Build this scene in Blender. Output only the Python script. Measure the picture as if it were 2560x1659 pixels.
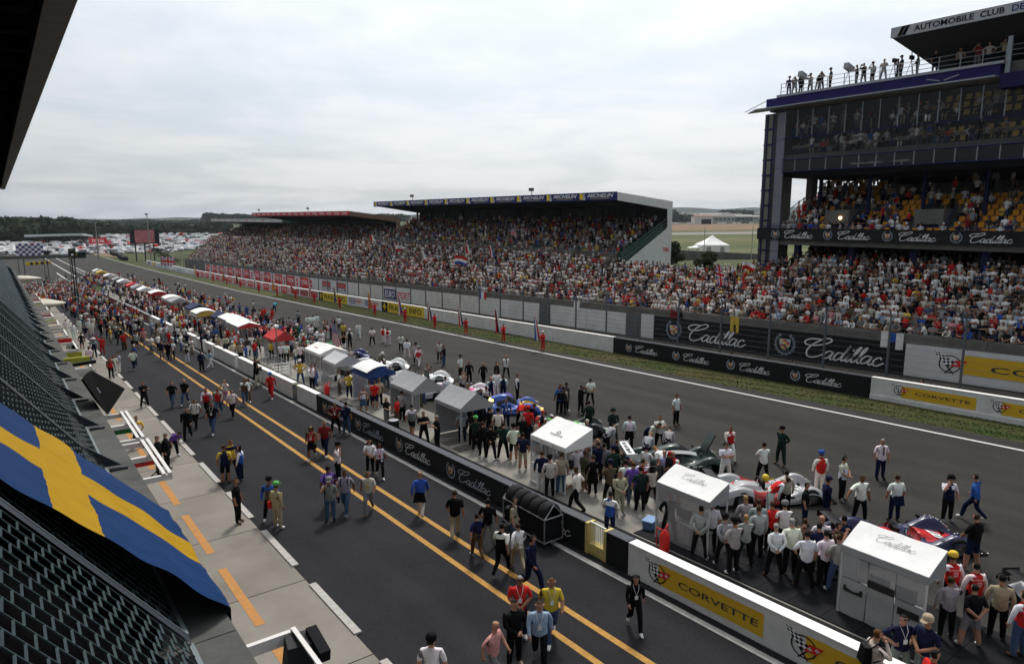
import bpy, math, random
import numpy as np
from mathutils import Vector, Matrix

for o in list(bpy.data.objects):
    bpy.data.objects.remove(o, do_unlink=True)
scene = bpy.context.scene
COL = scene.collection
R = math.radians
rng = random.Random(7)
nrg = np.random.default_rng(11)

# ------------------------------------------------------------------ camera
# X runs across the straight (pits -> stands), Y runs up the straight away from us, Z is up.
CAMZ, YAW, PITCH, FPX, PW, PH = 10.7, R(36.6), R(9.4), 1720.0, 2560.0, 1659.0
cam = bpy.data.cameras.new('camera'); camo = bpy.data.objects.new('camera', cam); COL.objects.link(camo)
camo.location = (0, 0, CAMZ)
camo.rotation_euler = (math.pi / 2 - PITCH, 0, -YAW)
cam.sensor_fit = 'HORIZONTAL'; cam.sensor_width = 36.0; cam.lens = 36.0 * FPX / PW
cam.clip_start = 0.1; cam.clip_end = 20000
scene.camera = camo

# ------------------------------------------------------------------ light: thin bright overcast, hazy sun ahead and to the right
SUN_EL, SUN_AZ = R(57), R(47)          # azimuth measured from +X towards +Y
sdir = Vector((math.cos(SUN_EL) * math.cos(SUN_AZ), math.cos(SUN_EL) * math.sin(SUN_AZ), math.sin(SUN_EL)))
sl = bpy.data.lights.new('sun', 'SUN'); sl.energy = 1.5; sl.angle = R(10); sl.color = (1.0, 0.96, 0.9)
so = bpy.data.objects.new('sun', sl); COL.objects.link(so)
so.rotation_euler = sdir.to_track_quat('Z', 'Y').to_euler(); so.location = (0, 0, 300)

world = bpy.data.worlds.new('World'); scene.world = world; world.use_nodes = True
nt = world.node_tree; nt.nodes.clear()
def N(t, **k):
    n = nt.nodes.new(t)
    for a, b in k.items(): setattr(n, a, b)
    return n
out = N('ShaderNodeOutputWorld'); bg = N('ShaderNodeBackground'); bg.inputs['Strength'].default_value = 0.12
sky = N('ShaderNodeTexSky', sky_type='NISHITA', sun_disc=False)
sky.sun_elevation = SUN_EL; sky.sun_rotation = math.pi / 2 - SUN_AZ
sky.air_density = 1.0; sky.dust_density = 3.0; sky.ozone_density = 1.0
tc = N('ShaderNodeTexCoord'); sep = N('ShaderNodeSeparateXYZ')
nt.links.new(tc.outputs['Generated'], sep.inputs[0])
def M(op, a, b=None, c=None, clamp=False):
    n = N('ShaderNodeMath', operation=op); n.use_clamp = clamp
    for i, v in enumerate((a, b, c)):
        if v is None: continue
        if isinstance(v, (int, float)): n.inputs[i].default_value = v
        else: nt.links.new(v, n.inputs[i])
    return n.outputs[0]
zc = M('ADD', M('ABSOLUTE', sep.outputs['Z']), 0.10)
cx, cy = M('DIVIDE', sep.outputs['X'], zc), M('DIVIDE', sep.outputs['Y'], zc)
comb = N('ShaderNodeCombineXYZ'); nt.links.new(cx, comb.inputs[0]); nt.links.new(cy, comb.inputs[1])
def noise(scale, detail, rough, dist=0.0):
    n = N('ShaderNodeTexNoise'); n.inputs['Scale'].default_value = scale; n.inputs['Detail'].default_value = detail
    n.inputs['Roughness'].default_value = rough; n.inputs['Distortion'].default_value = dist
    nt.links.new(comb.outputs[0], n.inputs['Vector']); return n.outputs['Fac']
n1, n2 = noise(0.55, 7, 0.55, 0.6), noise(1.7, 8, 0.6, 0.4)
def ramp(v, lo, hi):
    n = N('ShaderNodeMapRange'); n.interpolation_type = 'SMOOTHSTEP'
    n.inputs['From Min'].default_value = lo; n.inputs['From Max'].default_value = hi
    nt.links.new(v, n.inputs['Value']); return n.outputs['Result']
cl = ramp(M('ADD', M('MULTIPLY', n1, 0.65), M('MULTIPLY', n2, 0.35)), 0.36, 0.60)
dot = N('ShaderNodeVectorMath', operation='DOT_PRODUCT'); nt.links.new(tc.outputs['Generated'], dot.inputs[0]); dot.inputs[1].default_value = sdir
glow = M('MULTIPLY', M('POWER', M('MAXIMUM', dot.outputs['Value'], 0.0), 2.2), M('ADD', M('MULTIPLY', cl, .22), .84))
cg = N('ShaderNodeMix', data_type='RGBA')
cg.inputs[6].default_value = (1.05, 1.3, 1.55, 1); cg.inputs[7].default_value = (1.75, 1.85, 1.95, 1)
nt.links.new(cl, cg.inputs[0])
gl = N('ShaderNodeMix', data_type='RGBA', blend_type='ADD'); gl.inputs[0].default_value = 1
glc = N('ShaderNodeMix', data_type='RGBA', blend_type='MIX'); nt.links.new(glow, glc.inputs[0])
glc.inputs[6].default_value = (0, 0, 0, 1); glc.inputs[7].default_value = (5.6, 5.65, 5.7, 1)
nt.links.new(cg.outputs[2], gl.inputs[6]); nt.links.new(glc.outputs[2], gl.inputs[7])
mx = N('ShaderNodeMix', data_type='RGBA'); nt.links.new(gl.outputs[2], mx.inputs[7]); nt.links.new(sky.outputs[0], mx.inputs[6])
nt.links.new(M('ADD', M('MULTIPLY', cl, 0.12), 0.84), mx.inputs[0])
nt.links.new(mx.outputs[2], bg.inputs['Color']); nt.links.new(bg.outputs[0], out.inputs['Surface'])

vs = scene.view_settings; vs.view_transform = 'Standard'; vs.look = 'None'; vs.exposure = 0.95; vs.gamma = 1.0
try: vs.use_curve_mapping = False
except Exception: pass
scene.cycles.max_bounces = 6; scene.cycles.diffuse_bounces = 3; scene.cycles.glossy_bounces = 3
scene.cycles.transparent_max_bounces = 12; scene.cycles.volume_bounces = 0
scene.cycles.use_denoising = True; scene.cycles.use_adaptive_sampling = True; scene.cycles.adaptive_threshold = 0.02
scene.cycles.sample_clamp_indirect = 4.0

# ------------------------------------------------------------------ ground profile: the straight falls away from us, then levels out
_PY = np.array([-400, -60, 0, 150, 240, 350, 450, 800, 9000.]); _PZ = np.array([3.5, 1.74, 0, -4.35, -6.1, -7.7, -8.5, -9, -9.])
def gz(y): return float(np.interp(y, _PY, _PZ))
_fw = np.array([math.sin(YAW) * math.cos(PITCH), math.cos(YAW) * math.cos(PITCH), -math.sin(PITCH)])
_rt = np.array([math.cos(YAW), -math.sin(YAW), 0.0]); _up = np.cross(_rt, _fw)
def ray(px, py): return _fw + (px - PW / 2) / FPX * _rt - (py - PH / 2) / FPX * _up
def G(px, py, h=0.0):
    """where on the ground (or h metres above it) a spot measured in the photograph lies"""
    d = ray(px, py); lo, hi = 0.5, 4000.0
    for _ in range(60):
        m = (lo + hi) / 2
        if CAMZ + d[2] * m > gz(d[1] * m) + h: lo = m
        else: hi = m
    return float(d[0] * lo), float(d[1] * lo), gz(d[1] * lo) + h
def atY(px, py, Y):
    d = ray(px, py); t = Y / d[1]; return float(d[0] * t), float(Y), float(CAMZ + d[2] * t)
def atX(px, py, X):
    d = ray(px, py); t = X / d[0]; return float(X), float(d[1] * t), float(CAMZ + d[2] * t)

# ------------------------------------------------------------------ materials
MATS = {}
def mat(name, col, rough=0.7, var=0.0, scale=3.0, bump=0.0, bscale=40.0, metal=0.0, spec=0.12, col2=None, emit=0.0, coat=0.0):
    if name in MATS: return MATS[name]
    m = bpy.data.materials.new(name); m.use_nodes = True; t = m.node_tree; b = t.nodes['Principled BSDF']
    b.inputs['Base Color'].default_value = (*col, 1); b.inputs['Roughness'].default_value = rough
    b.inputs['Metallic'].default_value = metal; b.inputs['Specular IOR Level'].default_value = spec
    b.inputs['Coat Weight'].default_value = coat
    if emit: b.inputs['Emission Color'].default_value = (*col, 1); b.inputs['Emission Strength'].default_value = emit
    if var or col2:
        tcn = t.nodes.new('ShaderNodeTexCoord'); nz = t.nodes.new('ShaderNodeTexNoise')
        nz.inputs['Scale'].default_value = scale; nz.inputs['Detail'].default_value = 6; nz.inputs['Roughness'].default_value = 0.62
        t.links.new(tcn.outputs['Object'], nz.inputs['Vector'])
        mr = t.nodes.new('ShaderNodeMapRange'); mr.inputs['From Min'].default_value = 0.3; mr.inputs['From Max'].default_value = 0.7
        t.links.new(nz.outputs['Fac'], mr.inputs['Value'])
        mxn = t.nodes.new('ShaderNodeMix'); mxn.data_type = 'RGBA'; t.links.new(mr.outputs[0], mxn.inputs[0])
        a = col2 if col2 else tuple(max(0, c * (1 - var)) for c in col)
        mxn.inputs[6].default_value = (*a, 1)
        mxn.inputs[7].default_value = (*(col if col2 else tuple(min(1, c * (1 + var)) for c in col)), 1)
        t.links.new(mxn.outputs[2], b.inputs['Base Color'])
    if bump:
        tcn = t.nodes.new('ShaderNodeTexCoord'); nz = t.nodes.new('ShaderNodeTexNoise')
        nz.inputs['Scale'].default_value = bscale; nz.inputs['Detail'].default_value = 4
        t.links.new(tcn.outputs['Object'], nz.inputs['Vector'])
        bp = t.nodes.new('ShaderNodeBump'); bp.inputs['Strength'].default_value = bump; bp.inputs['Distance'].default_value = 0.02
        t.links.new(nz.outputs['Fac'], bp.inputs['Height']); t.links.new(bp.outputs[0], b.inputs['Normal'])
    MATS[name] = m; return m
def attr_mat(name, prop, rough=0.8, coat=0.0, var=0.16, spec=0.08, metal=0.0, otype='OBJECT', vscale=9.0, bump=0.55):
    """colour taken from a custom property of the object (or a colour attribute of the mesh)"""
    if name in MATS: return MATS[name]
    m = bpy.data.materials.new(name); m.use_nodes = True; t = m.node_tree; b = t.nodes['Principled BSDF']
    at = t.nodes.new('ShaderNodeAttribute'); at.attribute_type = otype; at.attribute_name = prop
    b.inputs['Roughness'].default_value = rough; b.inputs['Coat Weight'].default_value = coat; b.inputs['Specular IOR Level'].default_value = spec
    b.inputs['Metallic'].default_value = metal
    if var:
        tcn = t.nodes.new('ShaderNodeTexCoord'); nz = t.nodes.new('ShaderNodeTexNoise'); nz.inputs['Scale'].default_value = vscale; nz.inputs['Detail'].default_value = 3
        t.links.new(tcn.outputs['Object'], nz.inputs['Vector'])
        mr = t.nodes.new('ShaderNodeMapRange'); mr.inputs['From Min'].default_value = 0.3; mr.inputs['From Max'].default_value = 0.7
        mr.inputs['To Min'].default_value = 1 - var; mr.inputs['To Max'].default_value = 1 + var
        t.links.new(nz.outputs['Fac'], mr.inputs['Value'])
        vm = t.nodes.new('ShaderNodeVectorMath'); vm.operation = 'SCALE'
        t.links.new(at.outputs['Color'], vm.inputs[0]); t.links.new(mr.outputs[0], vm.inputs['Scale'])
        t.links.new(vm.outputs[0], b.inputs['Base Color'])
        if bump:
            bp = t.nodes.new('ShaderNodeBump'); bp.inputs['Strength'].default_value = bump; bp.inputs['Distance'].default_value = 0.03
            t.links.new(nz.outputs['Fac'], bp.inputs['Height']); t.links.new(bp.outputs[0], b.inputs['Normal'])
    else: t.links.new(at.outputs['Color'], b.inputs['Base Color'])
    MATS[name] = m; return m
def glass_mat(name, tint, alpha, rough=0.05):
    if name in MATS: return MATS[name]
    m = bpy.data.materials.new(name); m.use_nodes = True; t = m.node_tree; t.nodes.clear()
    o = t.nodes.new('ShaderNodeOutputMaterial'); mixs = t.nodes.new('ShaderNodeMixShader'); tr = t.nodes.new('ShaderNodeBsdfTransparent')
    p = t.nodes.new('ShaderNodeBsdfPrincipled'); p.inputs['Base Color'].default_value = (*tint, 1); p.inputs['Roughness'].default_value = rough
    mixs.inputs[0].default_value = alpha
    t.links.new(tr.outputs[0], mixs.inputs[1]); t.links.new(p.outputs[0], mixs.inputs[2]); t.links.new(mixs.outputs[0], o.inputs['Surface'])
    MATS[name] = m; return m

# ------------------------------------------------------------------ objects and tags
def tag(o, label=None, cat=None, group=None, kind=None):
    if label: o['label'] = label
    if cat: o['category'] = cat
    if group: o['group'] = group
    if kind: o['kind'] = kind
    return o
def thing(name, label, cat, loc=(0, 0, 0), rz=0.0, group=None):
    o = bpy.data.objects.new(name, None); COL.objects.link(o); o.location = loc; o.rotation_euler = (0, 0, rz); o.empty_display_size = 0.2
    return tag(o, label, cat, group, 'thing')
class MB:
    def __init__(s): s.v = []; s.f = []; s.m = []
    def add(s, vs_, fs, mi=0):
        k = len(s.v); s.v.extend([tuple(map(float, p)) for p in vs_])
        for i, f in enumerate(fs):
            s.f.append(tuple(a + k for a in f)); s.m.append(mi[i] if isinstance(mi, (list, tuple)) else mi)
        return s
    BF = [(0, 3, 2, 1), (4, 5, 6, 7), (0, 1, 5, 4), (1, 2, 6, 5), (2, 3, 7, 6), (3, 0, 4, 7)]
    def box(s, x0, x1, y0, y1, z0, z1, mi=0, fn=None):
        vs_ = [(x0, y0, z0), (x1, y0, z0), (x1, y1, z0), (x0, y1, z0), (x0, y0, z1), (x1, y0, z1), (x1, y1, z1), (x0, y1, z1)]
        if fn: vs_ = [fn(*p) for p in vs_]
        return s.add(vs_, s.BF, mi)
    def obox(s, c, sz, rot=None, mi=0):
        a, b, d = sz[0] / 2, sz[1] / 2, sz[2] / 2
        vs_ = [Vector(p) for p in ((-a, -b, -d), (a, -b, -d), (a, b, -d), (-a, b, -d), (-a, -b, d), (a, -b, d), (a, b, d), (-a, b, d))]
        if rot is not None: vs_ = [rot @ p for p in vs_]
        return s.add([(p.x + c[0], p.y + c[1], p.z + c[2]) for p in vs_], s.BF, mi)
    def bar(s, p, q, w, h=None, mi=0):
        p, q = Vector(p), Vector(q); d = q - p; L = d.length
        if L < 1e-6: return s
        rot = d.to_track_quat('X', 'Z').to_matrix()
        return s.obox((p + q) / 2, (L, w, h or w), rot, mi)
    def tube(s, pts, r, n=6, mi=0, cap=True):
        pts = [Vector(p) for p in pts]; k = len(pts); rs = r if isinstance(r, (list, tuple)) else [r] * k; vs_ = []; fs = []
        for i, p in enumerate(pts):
            t = (pts[min(i + 1, k - 1)] - pts[max(i - 1, 0)]).normalized()
            a = t.cross(Vector((0, 0, 1)));
            if a.length < 1e-3: a = t.cross(Vector((1, 0, 0)))
            a.normalize(); b = a.cross(t)
            for j in range(n):
                th = 2 * math.pi * j / n; vs_.append(p + (a * math.cos(th) + b * math.sin(th)) * rs[i])
        for i in range(k - 1):
            for j in range(n):
                fs.append((i * n + j, i * n + (j + 1) % n, (i + 1) * n + (j + 1) % n, (i + 1) * n + j))
        if cap: fs += [tuple(range(n))[::-1], tuple(range((k - 1) * n, k * n))]
        return s.add(vs_, fs, mi)
    def lathe(s, prof, n=16, mi=0, axis='Z', c=(0, 0, 0), mis=None):
        vs_ = []; fs = []; ms = []
        for (r, h) in prof:
            for j in range(n):
                th = 2 * math.pi * j / n; x, y = r * math.cos(th), r * math.sin(th)
                p = (x, y, h) if axis == 'Z' else ((x, h, y) if axis == 'Y' else (h, x, y))
                vs_.append((p[0] + c[0], p[1] + c[1], p[2] + c[2]))
        for i in range(len(prof) - 1):
            for j in range(n):
                q = (i * n + j, i * n + (j + 1) % n, (i + 1) * n + (j + 1) % n, (i + 1) * n + j)
                fs.append(q[::-1] if axis == 'Y' else q); ms.append(mis[i] if mis else mi)
        return s.add(vs_, fs, ms)
    def grid(s, fn, nu, nv, mi=0, flip=False):
        vs_ = [fn(i / nu, j / nv) for i in range(nu + 1) for j in range(nv + 1)]; fs = []; ms = []
        for i in range(nu):
            for j in range(nv):
                q = (i * (nv + 1) + j, (i + 1) * (nv + 1) + j, (i + 1) * (nv + 1) + j + 1, i * (nv + 1) + j + 1)
                fs.append(q[::-1] if flip else q); ms.append(mi((i + .5) / nu, (j + .5) / nv) if callable(mi) else mi)
        return s.add(vs_, fs, ms)
    def poly(s, pts, mi=0): return s.add(pts, [tuple(range(len(pts)))], mi)
    def mesh(s, name, mats, smooth=False):
        me = bpy.data.meshes.new(name); me.from_pydata(s.v, [], s.f)
        for m in (mats if isinstance(mats, (list, tuple)) else [mats]): me.materials.append(m)
        me.polygons.foreach_set('material_index', s.m)
        if smooth: me.polygons.foreach_set('use_smooth', [True] * len(s.f))
        me.update(); return me
    def build(s, name, mats, parent=None, smooth=False, local=False, kind=None):
        o = bpy.data.objects.new(name, s.mesh(name, mats, smooth)); COL.objects.link(o)
        if parent is not None:
            o.parent = parent
            if not local: o.matrix_parent_inverse = Matrix.Translation(-wloc(parent))
        if kind: o['kind'] = kind
        return o
def wloc(o):
    if o.parent is None: return Vector(o.location)
    return wloc(o.parent) + o.matrix_parent_inverse.translation + Vector(o.location)
def put(me, name, parent=None, loc=(0, 0, 0), rot=(0, 0, 0), scale=None):
    o = bpy.data.objects.new(name, me); COL.objects.link(o); o.parent = parent; o.location = loc; o.rotation_euler = rot
    if scale: o.scale = scale
    return o
def copy_tree(o, parent=None):
    c = o.copy(); COL.objects.link(c); c.parent = parent
    for ch in list(o.children): copy_tree(ch, c)
    return c
def yseg(y0, y1, step=20.0):
    n = max(1, int(math.ceil(abs(y1 - y0) / step))); return [y0 + (y1 - y0) * i / n for i in range(n + 1)]
def slopebox(mb, x0, x1, y0, y1, h0, h1, mi=0, dx=0.0):
    """a long box that follows the fall of the ground; dx shifts x per metre of y"""
    ys = yseg(y0, y1)
    for i in range(len(ys) - 1):
        mb.box(x0, x1, ys[i], ys[i + 1], h0, h1, mi, fn=lambda x, y, z: (x + dx * y, y, z + gz(y)))
    return mb

# ------------------------------------------------------------------ lettering
_txt = {}
def text_geo(s, shear=0.0, bold=0.0):
    k = (s, shear, bold)
    if k in _txt: return _txt[k]
    cu = bpy.data.curves.new('lettering', 'FONT'); cu.body = s; cu.shear = shear; cu.offset = bold; cu.resolution_u = 3; cu.fill_mode = 'FRONT'
    o = bpy.data.objects.new('lettering', cu); COL.objects.link(o)
    dg = bpy.context.evaluated_depsgraph_get(); me = o.evaluated_get(dg).to_mesh()
    v = np.array([tuple(x.co)[:2] for x in me.vertices]); f = [tuple(p.vertices) for p in me.polygons]
    o.evaluated_get(dg).to_mesh_clear(); bpy.data.objects.remove(o, do_unlink=True); bpy.data.curves.remove(cu)
    v = v - v.min(0); v = v / v.max(0)
    _txt[k] = (v, f); return _txt[k]
def catmull(pts, n=6):
    P = [np.array(p, float) for p in pts]; P = [2 * P[0] - P[1]] + P + [2 * P[-1] - P[-2]]; r = []
    for i in range(1, len(P) - 2):
        for k in range(n):
            t = k / n; a, b, c, d = P[i - 1:i + 3]
            r.append(.5 * ((2 * b) + (c - a) * t + (2 * a - 5 * b + 4 * c - d) * t * t + (3 * b - a - 3 * c + d) * t ** 3))
    r.append(P[-2]); return r
def ribbon2d(pts, w):
    """2D stroke -> verts, faces"""
    p = np.array(pts); t = np.gradient(p, axis=0); t /= (np.linalg.norm(t, axis=1)[:, None] + 1e-9); nn = np.stack([-t[:, 1], t[:, 0]], 1)
    ww = (w if np.ndim(w) else np.full(len(p), w))[:, None] / 2 if not np.ndim(w) else np.array(w)[:, None] / 2
    v = np.concatenate([p + nn * ww, p - nn * ww]); k = len(p)
    return v, [(i, i + 1, k + i + 1, k + i) for i in range(k - 1)]
def script_geo(wd=.125):
    if ('script', wd) in _txt: return _txt[('script', wd)]
    a = [(2.05, .85), (1.72, .95), (1.45, .5), (1.55, .05), (1.85, .2), (2.1, .85), (2.03, .2), (2.18, .0), (2.42, .3)]
    st = [[(.85, 2.2), (-.1, 2.15), (-.55, 1.8), (-.3, 1.42), (.45, 1.42), (1.25, 1.8), (1.55, 2.15), (1.3, 2.4), (.8, 2.2), (.25, 1.6), (-.05, .8), (.12, .15), (.55, -.02), (1.05, .2), (1.4, .6)], a,
          [(2.88, .85), (2.52, .9), (2.3, .4), (2.45, .0), (2.78, .3), (3.15, 1.85), (2.92, .4), (3.02, .0), (3.22, .3), (3.38, .9), (3.27, .2), (3.4, .0), (3.62, .4), (3.95, 1.5), (3.93, 1.85), (3.76, 1.4), (3.68, .3), (3.82, .0), (4.06, .4), (4.4, 1.5), (4.38, 1.85), (4.2, 1.4), (4.12, .3), (4.27, .0), (4.48, .3)],
          [(x + 2.95, y) for x, y in a], [(5.78, .72), (5.6, .95), (5.3, .6), (5.36, .1), (5.66, .0), (6.05, .4)], [(3.5, 1.3), (3.56, 1.42)]]
    V = np.zeros((0, 2)); F = []
    for q in st:
        c = np.array(catmull(q, 5)); c[:, 0] += .28 * c[:, 1]
        v, f = ribbon2d(c, wd); k = len(V); V = np.vstack([V, v]); F += [tuple(i + k for i in g) for g in f]
    V = V - V.min(0); V = V / V.max(0); _txt[('script', wd)] = (V, F); return V, F
def plane_fn(x, y, z, slope=0.0, eps=0.0):
    """a board that faces -X: u runs to the viewer's right (-Y), v runs up"""
    return lambda u, v: (x - eps, y - u, z + v + slope * u)
def ink(mb, geo, fn, u0, v0, w, h, mi=0):
    v, f = geo; mb.add([fn(u0 + p[0] * w, v0 + p[1] * h) for p in v], f, mi); return mb
def rect(mb, fn, u0, u1, v0, v1, mi=0): return mb.add([fn(u0, v0), fn(u1, v0), fn(u1, v1), fn(u0, v1)], [(0, 1, 2, 3)], mi)
def ring2(mb, fn, cu, cv, r0, r1, a0=0, a1=360, n=28, mi=0, sx=1.0):
    vs_ = []; fs = []
    for i in range(n + 1):
        t = R(a0 + (a1 - a0) * i / n); vs_ += [fn(cu + r0 * sx * math.cos(t), cv + r0 * math.sin(t)), fn(cu + r1 * sx * math.cos(t), cv + r1 * math.sin(t))]
    for i in range(n): fs.append((2 * i, 2 * i + 1, 2 * i + 3, 2 * i + 2))
    return mb.add(vs_, fs, mi)
# flat print colours used for boards
PRINT = [mat('print_white', (.78, .78, .78), .6), mat('print_black', (.012, .012, .014), .55), mat('print_gold', (.66, .40, .03), .6), mat('print_red', (.62, .03, .03), .6),
         mat('print_navy', (.02, .03, .16), .6), mat('print_silver', (.42, .48, .55), .45), mat('print_yellow', (.80, .60, .03), .6), mat('print_grey', (.2, .21, .22), .6), mat('print_dark_text', (.05, .05, .05), .6)]
W_, K_, GO_, RE_, NA_, SI_, YE_, GR_, DT_ = range(9)
def wreath_crest(mb, fn, cu, cv, r):
    """silver open wreath round a coloured crest"""
    ring2(mb, fn, cu, cv, r * .86, r, -240, 60, 30, SI_)
    for i in range(14):
        t = R(-235 + i * 290 / 13); u, v = cu + r * .93 * math.cos(t), cv + r * .93 * math.sin(t)
        mb.add([fn(u + r * .17 * math.cos(t + k), v + r * .17 * math.sin(t + k)) for k in (0.3, 1.9, 3.4, 4.9)], [(0, 1, 2, 3)], SI_)
    cols = [[YE_, RE_, SI_], [SI_, YE_, RE_], [RE_, K_, YE_], [YE_, RE_, K_]]
    f2 = lambda u, v: tuple(np.array(fn(u, v)) + np.array((-.004, 0, 0)))
    f3 = lambda u, v: tuple(np.array(fn(u, v)) + np.array((-.008, 0, 0)))
    mb.add([f2(cu + a * r, cv + b * r) for a, b in ((-.56, .45), (.56, .45), (.52, -.1), (.3, -.45), (0, -.58), (-.3, -.45), (-.52, -.1))], [tuple(range(7))[::-1]], SI_)
    for j in range(4):
        for i in range(3):
            w = (.48, .46, .42, .3)[j] * 2 / 3; u0 = cu + r * (-w * 1.5 + i * w); v0 = cv + r * (.2 - j * .22)
            rect(mb, f3, u0, u0 + r * w * .94, v0, v0 + r * .18, cols[j][i])
def crossed_flags(mb, fn, cu, cv, r):
    """ring with a chequered flag and a red flag crossed over it"""
    f2 = lambda u, v: tuple(np.array(fn(u, v)) + np.array((-.004, 0, 0)))
    f3 = lambda u, v: tuple(np.array(fn(u, v)) + np.array((-.008, 0, 0)))
    f4 = lambda u, v: tuple(np.array(fn(u, v)) + np.array((-.012, 0, 0)))
    ring2(mb, fn, cu, cv, r * .88, r * 1.0, 0, 360, 32, K_, 1.15)
    for sg in (1, -1):
        v, f = ribbon2d(np.array([(cu - sg * .45 * r, cv - 1.1 * r), (cu + sg * .45 * r, cv - .1 * r)]), r * .12); mb.add([f2(*p) for p in v], f, K_)
    A, B = np.array((cu - .15 * r, cv - .35 * r)), np.array((cu - 1.75 * r, cv + 1.15 * r)); n_ = np.array((.62, .62)) * r
    P = lambda s, t: A + (B - A) * s + n_ * t * (1 - .65 * s)
    nn_ = 8
    for i in range(nn_):
        for j in range(3):
            q = [P(i / nn_, j / 3), P((i + 1) / nn_, j / 3), P((i + 1) / nn_, (j + 1) / 3), P(i / nn_, (j + 1) / 3)]
            mb.add([f3(*p) for p in q], [(0, 1, 2, 3)], K_ if (i + j) % 2 == 0 else W_)
    q = [(cu + .05 * r, cv - .25 * r), (cu + 1.15 * r, cv - .2 * r), (cu + 1.75 * r, cv + .55 * r), (cu + .5 * r, cv + .45 * r)]
    mb.add([f3(*p) for p in q], [(0, 1, 2, 3)], RE_)
    for (a, b) in ((.55, .08), (1.2, .2)):
        rect(mb, f4, cu + (a - .2) * r, cu + (a + .2) * r, cv + (b - .05) * r, cv + (b + .05) * r, W_); rect(mb, f4, cu + (a - .06) * r, cu + (a + .06) * r, cv + (b - .16) * r, cv + (b + .16) * r, W_)

def scribble(mb, fn, u0, v0, w, h, n, mi, seed=3):
    """lettering too blurred to read: a row of small uneven strokes"""
    g = random.Random(seed + n); u = 0.0
    for i in range(n):
        k = w / n; a = g.uniform(.35, .8) * k; rect(mb, fn, u0 + u, u0 + u + a, v0 + g.uniform(0, .15) * h, v0 + h * g.uniform(.75, 1.0), mi); u += k

def ordinal(i):
    w = ('first', 'second', 'third', 'fourth', 'fifth', 'sixth', 'seventh', 'eighth', 'ninth', 'tenth', 'eleventh', 'twelfth')
    return w[i] if i < 12 else '%dth' % (i + 1)
# ================================================================== the setting: ground, tarmac, paint
def sm(a, b, x):
    t = min(1, max(0, (x - a) / (b - a))); return t * t * (3 - 2 * t)
def terr(x, y):
    t = sm(80, 620, x); z = gz(y) * (1 - t) + 3.2 * t
    k = sm(61, 66, x) * (1 - sm(120, 200, x)) * (1 - sm(80, 140, y)); return z + (2.7 - z) * k
mb = MB()
xs = [-5000, -2500, -900, -300, -60, 0, 60, 61, 63.5, 66, 80, 100, 120, 140, 160, 180, 200, 230, 260, 330, 400, 480, 560, 640, 900, 1500, 3000, 6000]
ys = [-400, -60, 0, 40, 80, 95, 110, 125, 140, 150, 195, 240, 295, 350, 400, 450, 600, 800, 1200, 2200, 4000, 5500]
mb.add([(x, y, terr(x, y) - .06) for x in xs for y in ys],
       [(i * len(ys) + j, (i + 1) * len(ys) + j, (i + 1) * len(ys) + j + 1, i * len(ys) + j + 1) for i in range(len(xs) - 1) for j in range(len(ys) - 1)])
o = mb.build('ground', mat('field_grass', (.06, .07, .026), .95, col2=(.038, .052, .018), scale=.02), kind='structure')
def sheet(name, x0, x1, y0, y1, h, m, step=None, kind='structure', parent=None, dx=0.0):
    b = MB(); ys = sorted(set([y0, y1] + [float(p) for p in _PY if y0 < p < y1]))
    for i in range(len(ys) - 1):
        a, c = ys[i], ys[i + 1]
        b.add([(x0 + dx * a, a, gz(a) + h), (x1 + dx * a, a, gz(a) + h), (x1 + dx * c, c, gz(c) + h), (x0 + dx * c, c, gz(c) + h)], [(0, 1, 2, 3)])
    return b.build(name, m, parent, kind=kind if parent is None else None)
def tarmac(name, c1, c2, patch):
    m = mat(name, c1, .88, col2=c2, scale=.35, bump=.35, bscale=90)
    t = m.node_tree; b = t.nodes['Principled BSDF']; link = b.inputs['Base Color'].links[0]; src = link.from_socket
    tcn = t.nodes.new('ShaderNodeTexCoord'); mp = t.nodes.new('ShaderNodeMapping'); mp.inputs['Scale'].default_value = (1.0, .035, 1.0)
    nz = t.nodes.new('ShaderNodeTexNoise'); nz.inputs['Scale'].default_value = .9; nz.inputs['Detail'].default_value = 5
    t.links.new(tcn.outputs['Object'], mp.inputs[0]); t.links.new(mp.outputs[0], nz.inputs['Vector'])
    fz = t.nodes.new('ShaderNodeTexNoise'); fz.inputs['Scale'].default_value = 14; fz.inputs['Detail'].default_value = 6
    t.links.new(tcn.outputs['Object'], fz.inputs['Vector'])
    ad = t.nodes.new('ShaderNodeMath'); ad.operation = 'ADD'; t.links.new(nz.outputs['Fac'], ad.inputs[0]); t.links.new(fz.outputs['Fac'], ad.inputs[1])
    mr = t.nodes.new('ShaderNodeMapRange'); mr.inputs['From Min'].default_value = .75; mr.inputs['From Max'].default_value = 1.25
    mr.inputs['To Min'].default_value = 1 - patch; mr.inputs['To Max'].default_value = 1 + patch; t.links.new(ad.outputs[0], mr.inputs[0])
    vm = t.nodes.new('ShaderNodeVectorMath'); vm.operation = 'SCALE'; t.links.new(src, vm.inputs[0]); t.links.new(mr.outputs[0], vm.inputs['Scale'])
    t.links.new(vm.outputs[0], b.inputs['Base Color']); return m
TRK = tarmac('track_tarmac', (.037, .0345, .031), (.027, .0255, .0235), .26)
PIT = tarmac('pit_tarmac', (.0195, .0195, .022), (.0135, .0135, .0155), .28)
OLD = tarmac('verge_tarmac', (.034, .032, .030), (.026, .025, .024), .2)
CONC = mat('concrete', (.26, .245, .215), .9, col2=(.17, .16, .14), scale=.6, bump=.25, bscale=30)
CONC2 = mat('parapet_concrete', (.17, .16, .145), .92, col2=(.095, .09, .08), scale=.9, bump=.3, bscale=22)
KERB = mat('kerb_paint', (.44, .42, .39), .85, col2=(.32, .30, .28), scale=5)
WLINE = mat('white_line_paint', (.62, .61, .58), .75, var=.12, scale=5)
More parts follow.
